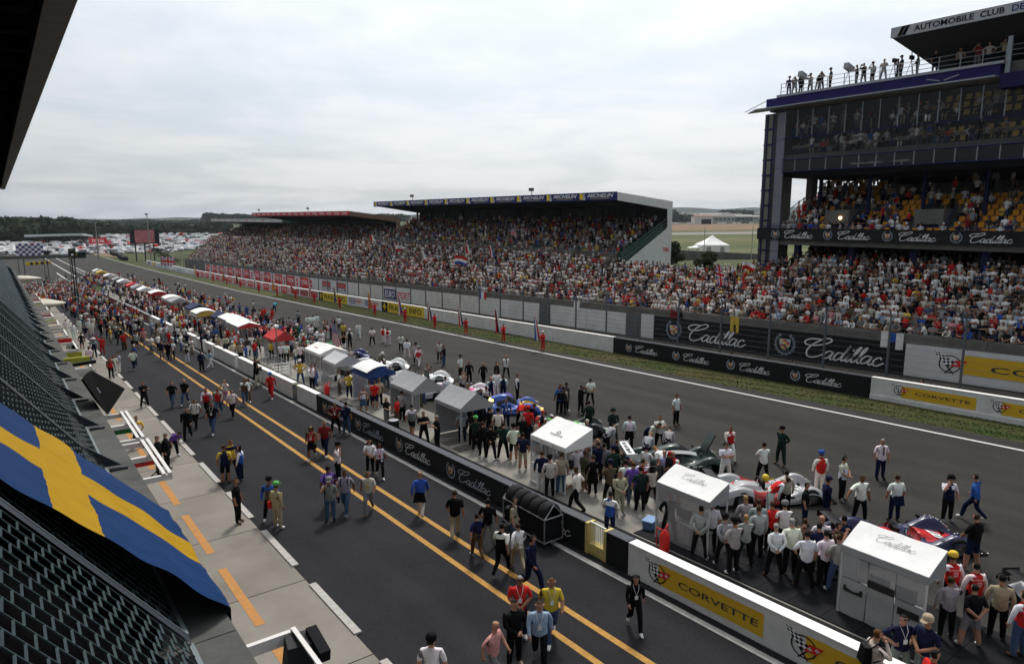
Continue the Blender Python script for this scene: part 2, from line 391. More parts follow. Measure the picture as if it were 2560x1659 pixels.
YLINE = mat('yellow_line_paint', (.44, .24, .06), .8, col2=(.30, .165, .045), scale=7)
ORAN = mat('orange_line_paint', (.46, .215, .065), .8, col2=(.34, .17, .06), scale=7)
sheet('track', 20.2, 39.3, -60, 470, 0.0, TRK)
sheet('track_edge_strip', 39.3, 40.0, -60, 300, 0.004, OLD)
sheet('pit_lane', 6.8, 15.0, -60, 190, 0.0, PIT)
sheet('pit_entry_road', -12, 20.2, 190, 470, 0.0, TRK)
wl = sheet('track_edge_line', 38.42, 38.62, -60, 460, 0.008, WLINE, dx=.006)
sheet('yellow_lane_line', 11.0, 11.2, -60, 150, 0.006, YLINE)
sheet('yellow_lane_line', 12.02, 12.22, -60, 150, 0.006, YLINE)
sheet('pit_wall_foot_line', 14.5, 14.72, -60, 150, 0.006, mat('foot_line', (.36, .35, .33), .85, var=.2, scale=4))
sheet('pit_entry_line', 17.2, 17.5, 235, 420, .008, WLINE); sheet('pit_entry_line', 21.5, 21.75, 215, 420, .008, WLINE); sheet('pit_entry_line', 14.0, 14.3, 220, 260, .008, WLINE)
# concrete apron of separate slabs
ap = thing('pit_apron', 'pale concrete apron in front of the pit garages', 'apron'); ap['kind'] = 'structure'; del ap['category']
base = sheet('bed', -3, 6.8, -60, 190, -.03, CONC2, parent=ap)
k = 0; y = -9.5
slabm = [mat('slab_%d' % i, (.225 + .012 * i, .205 + .011 * i, .178 + .01 * i), .9, col2=(.155 + .012 * i, .14 + .011 * i, .122 + .01 * i), scale=.45, bump=.25, bscale=25) for i in range(3)]
while y < 150:
    for (xa, xb) in ((1.6, 6.78),):
        b = MB(); b.box(xa, xb, y + .02, y + 4.91, -.02, .0, 0, fn=lambda X, Y, Z: (X, Y, Z + gz(Y) + .022)); b.build('slab', slabm[k % 3], ap); k += 1
    y += 4.93
y = -8.4
b = MB(); b.box(6.74, 6.96, 0, 3.4, 0, .06, fn=lambda X, Y, Z: (X, Y, Z - .029 * Y)); kb = b.mesh('kerb_block', KERB)
while y < 120:
    put(kb, 'kerb_block', ap, (0, y, gz(y) + .005)); y += 4.93
y = -9.2
b = MB(); b.add([(4.74, 0, 0), (5.0, 0, 0), (5.0, 4.15, -.029 * 4.15), (4.74, 4.15, -.029 * 4.15)], [(0, 1, 2, 3)]); ob = b.mesh('orange_dash', ORAN)
while y < 110:
    put(ob, 'orange_dash', ap, (0, y - .25, gz(y - .25) + .028)); y += 5.56
# raised concrete strip between pit wall and grid, with a drain channel
sheet('pit_wall_strip', 15.3, 17.0, -40, 170, .05, CONC)
sheet('drain_channel', 17.0, 17.22, -40, 170, .02, mat('drain', (.015, .015, .016), .9))
sheet('grid_apron', 17.22, 20.3, -40, 170, .03, CONC)
b = MB()
dk = thing('dark_floor_tiles', 'dark interlocking rubber tiles laid behind the pit wall', 'flooring'); dk['kind'] = 'structure'; del dk['category']
b.box(0, .985, 0, .985, 0, .03); tm = b.mesh('tile', mat('rubber_tile', (.0085, .009, .011), .8, var=.25, scale=5))
for i in range(3):
    for j in range(22): put(tm, 'tile', dk, (17.3 + i, -6 + j, gz(-6 + j) + .035), (-.029, 0, 0))
# grass verge with uneven tufts
VG = mat('verge_grass', (.034, .056, .012), .95, col2=(.075, .062, .026), scale=.35, bump=.8, bscale=18)
sheet('grass_verge', 40.0, 43.5, -60, 190, .015, VG)
n = 70000
gx = nrg.uniform(39.85, 43.4, n); gy = -10 + 140 * nrg.random(n) ** 1.5; keep = (gx > 40.12) | (nrg.random(n) < .3); gx, gy = gx[keep], gy[keep]; n = len(gx)
hh = nrg.uniform(.02, .055, n) * (1 + .8 * np.sin(gx * 2.2 + gy * .5) ** 2); ang = nrg.uniform(0, math.pi, n); ww = nrg.uniform(.02, .05, n); zg = np.interp(gy, _PY, _PZ)
V = np.empty((n, 3, 3)); ca, sa = np.cos(ang) * ww, np.sin(ang) * ww
V[:, 0] = np.stack([gx - ca, gy - sa, zg + .01], 1); V[:, 1] = np.stack([gx + ca, gy + sa, zg + .01], 1)
V[:, 2] = np.stack([gx + nrg.normal(0, .05, n), gy + nrg.normal(0, .05, n), zg + hh], 1)
me = bpy.data.meshes.new('grass'); me.from_pydata(V.reshape(-1, 3).tolist(), [], np.arange(3 * n).reshape(-1, 3).tolist())
me.materials.append(mat('grass_blades', (.036, .060, .013), .9, col2=(.085, .07, .028), scale=.35)); go = bpy.data.objects.new('grass', me); COL.objects.link(go)
tag(go, 'patchy green and straw coloured grass on the verge beside the track', 'grass', kind='stuff')
sheet('service_strip', 43.7, 52.2, -60, 300, .0, mat('service_strip_earth', (.11, .10, .085), .95, col2=(.06, .055, .05), scale=.5))
def groundpoly(name, pts, h, m):
    b = MB(); q = [G(*p) for p in pts]; b.add([(x, y, gz(y) + h) for x, y, z in q], [tuple(range(len(q)))]); b.build(name, m, kind='structure')
GRV = mat('gravel', (.24, .17, .10), .95, col2=(.17, .12, .075), scale=.3, bump=.6, bscale=12)
groundpoly('gravel_trap', [(176, 630), (205, 624), (245, 626), (275, 634), (300, 645), (262, 640), (224, 633)], .03, GRV)
groundpoly('gravel_trap', [(-20, 640), (-20, 622), (40, 622), (60, 632), (40, 641)], .03, GRV)
# airfield strips beyond the stands, laid square to the line of sight
vd = np.array((ray(1790, 560)[0], ray(1790, 560)[1])); vd /= np.linalg.norm(vd); vn = np.array((vd[1], -vd[0]))
def strip(name, d0, d1, w, m, h):
    b = MB()
    def f(u, v):
        p = vd * (d0 + (d1 - d0) * v) + vn * (u - .5) * w; return (p[0], p[1], terr(p[0], p[1]) + h)
    b.grid(f, 24, 6); b.build(name, m, kind='structure')
FG = [mat('mown_grass_%d' % i, c, .95, var=.2, scale=.05) for i, c in enumerate([(.075, .085, .03), (.10, .10, .04), (.06, .075, .026), (.13, .115, .055)])]
for i, (a, c_) in enumerate([(235, 262), (262, 290), (290, 322), (322, 356), (356, 395), (395, 440), (440, 500)]): strip('airfield_grass', a, c_, 200, FG[(3, 2, 1, 2, 0, 1, 0)[i]], .05)
strip('runway', 500, 540, 330, mat('runway_concrete', (.20, .19, .18), .9), .06)
strip('airfield_grass', 540, 580, 340, FG[0], .05); strip('airfield_grass', 580, 900, 420, mat('dry_field', (.17, .11, .065), .95, var=.2, scale=.03), .07)

# ================================================================== pit wall
WHITEW = mat('white_wall_paint', (.72, .71, .69), .8, col2=(.56, .55, .53), scale=1.2, bump=.15, bscale=25)
BLACKW = mat('black_cladding', (.008, .009, .010), .62, spec=.25)
BLKTOP = mat('black_wall_top', (.06, .065, .075), .55, var=.2, scale=5)
PX = 15.0
def wall_piece(name, label, y0, y1, m, h=1.05, x0=PX, x1=PX + .34, top=None, cat='wall', group=None, base=-.05, mname='wall_body'):
    t = thing(name, label, cat, (x0, (y0 + y1) / 2, gz((y0 + y1) / 2)), group=group)
    b = MB(); slopebox(b, x0, x1, y0, y1, base, h); b.build(mname, m, t)
    if top: b = MB(); slopebox(b, x0 - .015, x1 + .015, y0 + .01, y1 - .01, h, h + .035); b.build('coping', top, t)
    return t
TOPW = mat('white_coping', (.80, .78, .74), .7, var=.08, scale=4)
pwall = []
w1 = wall_piece('pit_wall', 'white pit wall section with two gold CORVETTE panels', -14, 14.05, WHITEW, top=TOPW)
for (yy) in (13.8, 9.08, 4.36, -.36):
    fn = plane_fn(PX, yy, gz(yy), .029, .006); b = MB()
    rect(b, fn, 1.0, 4.55, .2, .86, GO_)
    fn2 = plane_fn(PX, yy, gz(yy), .029, .012); crossed_flags(b, fn2, .95, .52, .30)
    ink(b, text_geo('CORVETTE', .0, .012), fn2, 1.75, .42, 2.65, .2, DT_); b.build('advert_panel', PRINT, w1)
w2 = wall_piece('pit_wall', 'short black pit wall stub between the gate and the white CORVETTE wall', 14.1, 15.05, BLACKW, top=BLKTOP)
w3 = wall_piece('pit_wall', 'long black pit wall with repeated white Cadillac script', 16.05, 40.6, BLACKW, top=BLKTOP)
for i in range(6):
    yy = 39.8 - i * 4.85; fn = plane_fn(PX, yy, gz(yy), .029, .008); b = MB()
    wreath_crest(b, fn, .55, .52, .36); ink(b, script_geo(), fn, 1.15, .22, 2.5, .62, SI_ if i % 2 else W_); b.build('advert_panel', PRINT, w3)
    if i > 3: break
w4 = wall_piece('pit_wall', 'white pit wall section with people standing at both ends', 40.66, 44.1, WHITEW, top=TOPW)
w4b = wall_piece('pit_wall', 'white pit wall section behind the red suited crewman', 44.95, 58.2, WHITEW, top=TOPW)
w5 = wall_piece('pit_wall', 'white pit wall section with a man sitting on its end', 59.1, 66.0, WHITEW, top=TOPW)
for i, (a, c_) in enumerate(((66.7, 69.4), (70.2, 73.0), (74.0, 77.5))): wall_piece('pit_wall', 'short white pit wall block, %s of three in a broken row' % ('nearest', 'middle', 'farthest')[i], a, c_, WHITEW, top=TOPW)
wall_piece('pit_wall', 'white pit wall section just before the wall with dark red panels', 86, 99, WHITEW, top=TOPW)
w6 = wall_piece('pit_wall', 'distant grey pit wall hung with dark red panels', 100.5, 150, mat('grey_wall', (.25, .24, .23), .85))
DRED = mat('dark_red_board', (.28, .03, .035), .7)
for i in range(26):
    yy = 101 + i * 1.85; b = MB(); fn = plane_fn(PX, yy + 1.5, gz(yy + 1.5), .029, .01); rect(b, fn, 0, 1.4, .18, .88); b.build('panel', DRED, w6)
# gate in the wall: yellow posts, white railings
gt = thing('pit_gate', 'yellow framed gate with white railings in the black pit wall', 'gate', (PX + .15, 15.55, gz(15.55)))
YP = mat('gate_yellow', (.50, .40, .14), .7, var=.2, scale=6); WR = mat('rail_white', (.62, .62, .58), .6)
for yy in (15.1, 15.98): b = MB(); b.box(PX - .02, PX + .36, yy - .06, yy + .06, gz(yy), gz(yy) + 1.08); b.build('gate_post', YP, gt)
b = MB(); b.box(PX + .02, PX + .3, 15.17, 15.91, gz(15.5), gz(15.5) + .38); b.build('threshold', YP, gt)
for i in range(8): yy = 15.24 + i * .085; b = MB(); b.tube([(PX + .1, yy, gz(yy) + .4), (PX + .1, yy, gz(yy) + 1.08)], .014); b.build('bar', WR, gt)
b = MB(); b.box(PX + .07, PX + .13, 15.17, 15.91, gz(15.5) + 1.08, gz(15.5) + 1.12); b.build('top_rail', WR, gt)
for yy in (44.2, 44.85): b = MB(); b.box(PX, PX + .34, yy - .05, yy + .1, gz(yy), gz(yy) + 1.0); tag(b.build('gate_post', [mat('post_blue_yellow', (.35, .33, .08), .7, col2=(.03, .05, .2), scale=3)]), 'blue and yellow post at the gap in the white pit wall, %s one' % ('nearer' if yy < 44.5 else 'farther'), 'post')

# ================================================================== wall on the far side of the track
FX = 43.5
def fx(y): return 43.35 + .008 * y
def far_wall(label, y0, y1, m, top=None, h=1.36):
    ym = (y0 + y1) / 2; t = thing('track_wall', label, 'wall', (fx(ym), ym, gz(ym)))
    b = MB(); slopebox(b, 43.35, 43.65, y0, y1, -.05, h, dx=.008); b.build('wall_body', m, t)
    if top: b = MB(); slopebox(b, 43.33, 43.67, y0, y1, h, h + .05, dx=.008); b.build('coping', top, t)
    return t
def ffn(y, eps, h=0.0): return lambda u, v: (fx(y - u) - eps, y - u, gz(y - u) + h + v)
f1 = far_wall('white trackside wall with CORVETTE panels opposite the pits', -12, 20.5, WHITEW, TOPW)
b = MB(); slopebox(b, 43.28, 43.35, -12, 20.5, -.02, .3, dx=.008); b.build('foot_course', WHITEW, f1)
for yy in (19.6, 14.3, 9.0):
    b = MB(); rect(b, ffn(yy, .006), .95, 5.0, .40, 1.12, GO_); crossed_flags(b, ffn(yy, .012), .85, .83, .30); ink(b, text_geo('CORVETTE', 0, .012), ffn(yy, .012), 1.75, .68, 2.95, .19, DT_); b.build('advert_panel', PRINT, f1)
f2 = far_wall('black trackside wall with four Cadillac scripts', 20.55, 43.5, BLACKW, BLKTOP, 1.34)
for i in range(4):
    yy = 42.35 - i * 5.3; b = MB(); wreath_crest(b, ffn(yy, .008), .75, .68, .36); ink(b, script_geo(), ffn(yy, .008), 1.5, .36, 2.6, .66, W_); b.build('advert_panel', PRINT, f2)
f3 = far_wall('long plain white trackside wall behind the flag bearers', 43.55, 78.5, WHITEW, TOPW)
for yy in (52, 60.5, 69): b = MB(); b.lathe([(.0, -.02), (.08, -.02), (.08, 0)], 10, axis='X', c=(fx(yy), yy, gz(yy) + .35)); b.build('drain_hole', MATS['drain'], f3)
def board_wall(label, y0, y1, m): return far_wall(label, y0, y1, m, TOPW, 1.42)
YB = mat('yellow_board', (.72, .52, .04), .65, var=.06, scale=2)
for n_, (ya, yb) in enumerate(((78.55, 91.2), (103.9, 116.3))):
    f = board_wall('yellow FRANCE INFO board with black star square, %s' % ('nearer one' if n_ == 0 else 'farther one'), ya, yb, YB)
    b = MB(); rect(b, ffn(yb, .006), 0, 1.9, 0, 1.42, K_)
    for a in (45, 0): rect(b, ffn(yb, .012), .45, 1.45, .55, .85, YE_) if a else rect(b, ffn(yb, .012), .8, 1.1, .2, 1.2, YE_)
    ink(b, text_geo('FRANCE INFO', 0, .02), ffn(yb, .01), 2.5, .32, (yb - ya) - 3.2, .8, K_); b.build('advert_panel', PRINT, f)
f = board_wall('white board with two EUROSPORT names between the yellow boards', 91.25, 103.85, WHITEW)
for yy in (103.2, 97.2):
    b = MB(); rect(b, ffn(yy, .006), .2, 2.5, .4, 1.15, NA_); ink(b, text_geo('EURO', .3, .015), ffn(yy, .012), .35, .48, 2.0, .58, W_); ink(b, text_geo('SPORT', .3, .015), ffn(yy, .012), 2.65, .48, 2.4, .58, RE_); b.build('advert_panel', PRINT, f)
f = far_wall('white mesh fenced wall with faded red boards', 116.35, 131, WHITEW, TOPW, 1.42)
for i in range(3): b = MB(); rect(b, ffn(130.6 - i * 4.8, .006), 0, 4.2, .15, 1.25); b.build('panel', mat('faded_red', (.38, .10, .10), .7), f)
f = far_wall('long trackside wall of red TOTAL panels', 131.05, 214, WHITEW, TOPW, 1.45)
RB = mat('red_board', (.55, .035, .04), .65, var=.06, scale=2)
for i in range(14):
    yy = 213 - i * 5.85; b = MB(); rect(b, ffn(yy, .006), 0, 3.9, .08, 1.38, RE_); ink(b, text_geo('TOTAL', 0, .02), ffn(yy, .012), .4, .5, 3.1, .6, W_)
    rect(b, ffn(yy, .006), 4.5, 5.2, .3, .62, RE_); rect(b, ffn(yy, .006), 4.5, 5.2, .75, 1.05, RE_); b.build('advert_panel', PRINT, f)
f = far_wall('distant white trackside wall with pale boards', 214.5, 300, WHITEW, TOPW, 1.4)
for i, yy in enumerate((296, 286, 272, 262, 252, 240, 228)): b = MB(); rect(b, ffn(yy, .008), 0, 6, .2, 1.2, (GR_, GO_, SI_, SI_, W_, SI_, W_)[i]); b.build('advert_panel', PRINT, f)

# ================================================================== debris fence
fence = thing('debris_fence', 'tall grey debris fence of posts and wires before the spectator terrace', 'fence', (50.6, 60, gz(60)))
GP = mat('galvanised_post', (.13, .145, .16), .6, metal=.3, var=.1, scale=4)
b = MB(); b.obox((0, 0, 1.9), (.13, .13, 3.9)); b.tube([(0, 0, 3.8), (0, 0, 4.5), (-.18, 0, 4.85), (-.5, 0, 5.05)], [.065, .06, .055, .05], 6); pm = b.mesh('post', GP)
yy = 8.5; py_ = []
while yy < 262:
    pp = put(pm, 'post', fence, (0, 0, 0)); pp.parent = fence; pp.location = Vector((50.6, yy, gz(yy))) - Vector(fence.location); py_.append(yy); yy += 4.78
WIRE = mat('fence_wire', (.10, .11, .12), .6, metal=.4)
for hh in (.5, .95, 1.4, 1.85, 2.3, 2.75, 3.2, 3.65, 4.1, 4.6):
    b = MB(); b.tube([(50.53, y_, gz(y_) + hh) for y_ in (8.5, 150, 240, 258)], .009, 4); b.build('wire', WIRE, fence)

# ================================================================== terrace wall behind the fence
TX = 51.9
tw = thing('terrace_wall', 'grey concrete parapet wall along the front of the crowded terrace', 'wall', (TX, 60, gz(60)))
for (a, c_) in [(-14 + i * 5.2, -14 + (i + 1) * 5.2 - .03) for i in range(53)]:
    b = MB(); slopebox(b, TX, TX + .3, a, c_, -.05, 3.12); b.build('wall_panel', CONC2, tw)
def tfn(y, eps, h=0.0): return lambda u, v: (TX - eps, y - u, gz(y - u) + h + v)
def tboard(label, y0, y1, m, h0=.12, h1=2.42):
    ym = (y0 + y1) / 2; t = thing('advert_board', label, 'board', (TX, ym, gz(ym))); b = MB(); slopebox(b, TX - .06, TX - .005, y0, y1, h0, h1); b.build('panel', m, t); return t
t1 = tboard('white terrace board with big gold CORVETTE panel', -12, 22.2, mat('white_board', (.60, .60, .60), .7, var=.05, scale=1))
for yy in (22.0, 7.0):
    b = MB(); rect(b, tfn(yy, .066), 3.6, 14.2, .75, 2.05, GO_); crossed_flags(b, tfn(yy, .072), 2.75, 1.35, .62); ink(b, text_geo('CORVETTE', 0, .012), tfn(yy, .074), 5.2, 1.1, 8.3, .42, DT_); b.build('lettering', PRINT, t1)
t2 = tboard('black terrace board with two large Cadillac scripts', 22.25, 46.0, BLACKW)
for yy in (45.4, 33.6):
    b = MB(); wreath_crest(b, tfn(yy, .066), 1.9, 1.3, .92); ink(b, script_geo(), tfn(yy, .068), 3.6, .45, 6.4, 1.75, W_); b.build('lettering', PRINT, t2)
tboard('small blank white board between the black board and a grey door', 46.1, 48.0, MATS['white_board'], .1, 2.5)
DOOR = mat('door_grey', (.10, .115, .125), .6, var=.08, scale=2)
for i, (a, c_) in enumerate(((48.1, 49.8), (62.3, 64.2))):
    d = thing('terrace_gate', ('grey steel door in the terrace wall beside the small white board', 'grey steel door in the terrace wall between white boards')[i], 'door', (TX, a, gz(a)))
    b = MB(); slopebox(b, TX - .05, TX - .005, a, c_, .05, 2.35); b.build('leaf', DOOR, d)
    b = MB(); b.box(TX - .09, TX - .05, a + .12, a + .2, gz(a) + 1.0, gz(a) + 1.12); b.build('handle', GP, d)
def planks(label, y0, y1, rows=5, joint=6.0, h1=2.4):
    t = thing('hoarding', label, 'hoarding', (TX, (y0 + y1) / 2, gz((y0 + y1) / 2)))
    yy = y0
    while yy < y1 - .1:
        ye = min(yy + joint, y1)
        for r_ in range(rows):
            b = MB(); slopebox(b, TX - .05 - .004 * (r_ % 2), TX - .005, yy + .02, ye - .02, .1 + r_ * (h1 - .1) / rows, .1 + (r_ + 1) * (h1 - .1) / rows - .02); b.build('board', mat('weathered_white', (.70, .69, .67), .8, col2=(.56, .55, .53), scale=.7), t)
        yy = ye
    return t
planks('weathered white hoarding with a hanging T-shirt between two grey doors', 49.9, 62.2)
planks('long weathered white hoarding left of the farther grey door', 64.3, 96.4)
planks('weathered white hoarding either side of the blue and red EUROSPORT board', 106.7, 122.0)
t3 = tboard('EUROSPORT board on the terrace wall', 96.5, 106.6, MATS['white_board'])
b = MB(); rect(b, tfn(106.3, .066), .1, 4.4, .35, 2.0, NA_); ink(b, text_geo('EURO', .3, .015), tfn(106.3, .072), .4, .6, 3.6, 1.15, W_); ink(b, text_geo('SPORT', .3, .015), tfn(106.3, .072), 4.7, .6, 4.6, 1.15, RE_); b.build('lettering', PRINT, t3)
t4 = tboard('white board with two dark red and black squares', 122.1, 137.5, MATS['white_board'])
for i, yy in enumerate((134.2, 126.8)):
    b = MB(); rect(b, tfn(yy, .066), 0, 4.6, .5, 2.2, mi=GR_); rect(b, tfn(yy, .07), .25, 4.35, 1.1, 1.95, RE_); scribble(b, tfn(yy, .074), .6, 1.25, 3.4, .5, 6, GR_); scribble(b, tfn(yy, .074), .5, .6, 3.4, .4, 8, W_); b.build('lettering', PRINT, t4)
t5 = tboard('row of large red TOTAL boards on the terrace wall', 137.6, 232, MATS['white_board'])
for i in range(11):
    yy = 231 - i * 8.4; b = MB(); rect(b, tfn(yy, .066), 0, 5.4, .15, 2.35, RE_); ink(b, text_geo('TOTAL', 0, .02), tfn(yy, .074), .5, .9, 4.4, .95, W_)
    rect(b, tfn(yy, .07), 6.3, 7.4, .45, 1.1, RE_); rect(b, tfn(yy, .07), 6.3, 7.4, 1.3, 1.95, RE_); b.build('lettering', PRINT, t5)

# terrace steps (where the crowd stands)
def floor_z(x, y):
    """height of the terrace under (x, y)"""
    t = min(1, max(0, (x - 52.3) / 8.5)); front = gz(y) + 2.0
    back = 4.7 + 1.0 * sm(44, 36, y) - .6 * sm(40, 46, y) * sm(64, 58, y)
    back = back if y < 140 else back - .012 * (y - 140)
    return front + (max(back, front + .5) - front) * t
ROWX = [52.65 + .72 * i for i in range(12)]
terr_s = thing('terrace', 'stepped concrete spectator terrace', 'terrace', (56, 60, gz(60))); terr_s['kind'] = 'structure'; del terr_s['category']
for i, x in enumerate(ROWX):
    b = MB(); ys = yseg(-14, 262, 6)
    for j in range(len(ys) - 1):
        a, c_ = ys[j], ys[j + 1]; za, zb = floor_z(x, a), floor_z(x, c_)
        b.add([(x - .36, a, za - 1.5), (x + .36, a, za - 1.5), (x + .36, a, za), (x - .36, a, za), (x - .36, c_, zb - 1.5), (x + .36, c_, zb - 1.5), (x + .36, c_, zb), (x - .36, c_, zb)],
              [(0, 1, 2, 3), (4, 7, 6, 5), (3, 2, 6, 7), (0, 3, 7, 4), (1, 5, 6, 2)])
    b.build('step', CONC2, terr_s)
# ================================================================== covered grandstands
CORRW = mat('white_sheet_metal', (.74, .74, .72), .6, var=.05, scale=2)
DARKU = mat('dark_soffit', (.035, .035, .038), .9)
STEEL = mat('dark_steel', (.07, .08, .085), .6)
GRAIL = mat('green_grey_rail', (.10, .14, .13), .6)
SEATG = mat('stand_green', (.05, .11, .085), .75, var=.15, scale=2)
STANDS = []
def corr(mb, p00, p10, p11, p01, n, d, axis_n):
    """sheet with n vertical ribs between edges p00-p10 (bottom) and p01-p11 (top)"""
    p00, p10, p11, p01 = map(np.array, (p00, p10, p11, p01)); a_ = np.array(axis_n)
    for i in range(n):
        u0, u1, u2 = i / n, (i + .6) / n, (i + 1) / n
        for (ua, ub, k0, k1) in ((u0, u1, 1, 1), (u1, u1, 1, 0), (u1, u2, 0, 0), (u2, u2, 0, 1)):
            A, B = p00 + (p10 - p00) * ua + a_ * d * k0, p00 + (p10 - p00) * ub + a_ * d * k1
            C, D = p01 + (p11 - p01) * ub + a_ * d * k1, p01 + (p11 - p01) * ua + a_ * d * k0
            mb.add([A, B, C, D], [(0, 1, 2, 3)])
def stand(name, label, xf, xb, y0, y1, zf, zb, fas, zseat0, zseat1, endmat, sign):
    t = thing('grandstand', label, 'grandstand', (xf, y0, gz(y0)))
    D_ = xb - xf
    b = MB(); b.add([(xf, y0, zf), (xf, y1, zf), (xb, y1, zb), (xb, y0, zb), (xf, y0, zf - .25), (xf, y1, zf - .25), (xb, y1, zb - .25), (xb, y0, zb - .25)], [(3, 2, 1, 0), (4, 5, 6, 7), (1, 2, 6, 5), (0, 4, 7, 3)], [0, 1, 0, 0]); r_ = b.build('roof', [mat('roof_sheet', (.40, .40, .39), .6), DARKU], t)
    b = MB(); b.box(xf - .25, xf, y0, y1, zf - fas, zf + .05); fo = b.build('fascia', sign[0], t)
    # rafters under the roof
    n = int((y1 - y0) / 5.5)
    for i in range(n + 1):
        yy = y0 + .3 + (y1 - y0 - .6) * i / n
        b = MB(); b.bar((xf + .1, yy, zf - .55), (xb - .2, yy, zb - .9), .18, .55); b.build('rafter', STEEL, t)
        if i: b = MB(); b.box(xb - .9, xb - .6, yy - .15, yy + .15, zseat0, zb - .8); b.build('column', STEEL, t)
    b = MB(); corr(b, (xb, y1, zseat0 - 6), (xb, y0, zseat0 - 6), (xb, y0, zb), (xb, y1, zb), int((y1 - y0) * 1.2), -.06, (1, 0, 0)); b.build('back_wall', [mat('stand_back', (.05, .05, .05), .9)], t)
    # seating rake
    nr = int((xb - 1.0 - xf) / .78)
    for i in range(nr):
        x = xf + .3 + i * .78; z = zseat0 + (zseat1 - zseat0) * i / (nr - 1)
        b = MB(); b.box(x, x + .78, y0 + .2, y1 - .2, z - 1.6, z); b.box(x + .42, x + .74, y0 + .25, y1 - .25, z + .02, z + .38); b.build('seat_row', SEATG, t)
        STANDS.append((x + .2, y0 + .6, y1 - .6, z, name))
    # front parapet with rail
    b = MB(); b.box(xf - .1, xf + .2, y0, y1, zseat0 - 3.5, zseat0 + .85); b.build('front_parapet', CONC2, t)
    for hz in (1.05, 1.3): b = MB(); b.tube([(xf, y0, zseat0 + hz), (xf, y1, zseat0 + hz)], .03, 5); b.build('rail', GRAIL, t)
    # near end wall: gable strip, back strip, sloping base
    e = MB(); yw = y0 - .02
    corr(e, (xf, yw, zf - 1.0), (xb, yw, zb - 1.1), (xb, yw, zb), (xf, yw, zf), int(D_ * 2.2), -.018, (0, 1, 0)); e.build('gable_panel', endmat, t)
    e = MB(); corr(e, (xb - 1.0, yw, zseat0 - 6), (xb, yw, zseat0 - 6), (xb, yw, zb - 1.1), (xb - 1.0, yw, zb - 1.0), 5, -.018, (0, 1, 0)); e.build('end_panel', endmat, t)
    e = MB(); corr(e, (xf + 1.5, yw, zseat0 - 6), (xb - 1.0, yw, zseat0 - 6), (xb - 1.0, yw, zseat1 - .15), (xf + 1.5, yw, zseat0 - .6), int(D_ * 2), -.018, (0, 1, 0)); e.build('end_panel', endmat, t)
    for hz in (.05, .55, 1.05): e = MB(); e.bar((xf + 1.0, yw - .05, zseat0 - .2 + hz), (xb - 1.0, yw - .05, zseat1 + .1 + hz), .07); e.build('end_rail', GRAIL, t)
    for i in range(7): u = i / 6; p = Vector((xf + 1.0, yw - .05, zseat0 - .2)).lerp(Vector((xb - 1.0, yw - .05, zseat1 + .1)), u); e = MB(); e.bar(p, p + Vector((0, 0, 1.1)), .05); e.build('end_post', GRAIL, t)
    return t, fo
# navy roof edge with repeated name
NAVY = mat('navy_sign', (.018, .028, .13), .55); REDS = mat('red_sign', (.50, .05, .055), .6); WHS = mat('white_sign', (.55, .54, .52), .6)
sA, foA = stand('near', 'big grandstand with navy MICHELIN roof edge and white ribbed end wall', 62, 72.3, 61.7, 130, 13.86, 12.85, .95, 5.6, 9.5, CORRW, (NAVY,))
for i in range(10):
    yy = 129.6 - i * 6.8; b = MB(); fn = plane_fn(61.75, yy, 12.98, 0, .01)
    b.add([fn(.1, .05), fn(1.1, .05), fn(.55, .85), fn(.1, .85)], [(0, 1, 2, 3)], YE_)
    # white puffy mark: stacked rings
    for (u, v, r_) in ((.95, .2, .22), (.92, .4, .2), (.9, .58, .15), (.92, .72, .1)): ring2(b, plane_fn(61.75, yy, 12.98, 0, .016), u, v, 0, r_, 0, 360, 10, W_, 1.3)
    ink(b, text_geo('MICHELIN', .35, .02), plane_fn(61.75, yy, 12.98, 0, .016), 1.55, .3, 4.8, .45, W_); rect(b, plane_fn(61.75, yy, 12.98, 0, .016), 2.2, 5.6, .14, .18, YE_); b.build('lettering', PRINT, sA)
b = MB(); ink(b, text_geo('T06', 0, .02), lambda u, v: (70.6 + u, 61.62, 6.3 + v), 0, 0, 1.2, .55, RE_); b.build('lettering', PRINT, sA)
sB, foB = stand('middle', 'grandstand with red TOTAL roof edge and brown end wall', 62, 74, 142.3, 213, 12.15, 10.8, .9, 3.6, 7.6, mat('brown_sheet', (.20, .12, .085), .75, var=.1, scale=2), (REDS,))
for i in range(16):
    yy = 212.6 - i * 4.4; b = MB(); ink(b, text_geo('TOTAL', 0, .02), plane_fn(61.75, yy, 11.3, 0, .012), .4, .15, 2.9, .5, W_); b.build('lettering', PRINT, sB)
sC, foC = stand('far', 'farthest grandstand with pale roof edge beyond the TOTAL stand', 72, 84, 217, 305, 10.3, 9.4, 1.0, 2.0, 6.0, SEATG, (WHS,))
for i in range(9):
    yy = 304 - i * 9.4; b = MB(); rect(b, plane_fn(71.75, yy, 9.4, 0, .012), 1, 4.2, .35, .6, RE_ if i % 2 else GR_); b.build('lettering', PRINT, sC)
# floodlights on the roofs
def floodlight(label, x, y, z):
    t = thing('roof_floodlight', label, 'floodlight', (x, y, z), group='floodlights on the stand roofs')
    b = MB(); b.bar((x, y, z), (x, y, z + .7), .08); b.build('stem', STEEL, t)
    b = MB(); b.obox((x - .1, y, z + .95), (.35, .8, .45)); b.build('lamp_head', STEEL, t)
for lb, px, Y, z in (('small floodlight on the navy MICHELIN roof near its far end', 0, 116, 13.8), ('small floodlight on the navy MICHELIN roof near its middle', 0, 80, 13.8), ('small floodlight on the far end of the red TOTAL roof', 0, 210, 12.1), ('small floodlight on the near half of the red TOTAL roof', 0, 170, 12.1)): floodlight(lb, 63, Y, z)

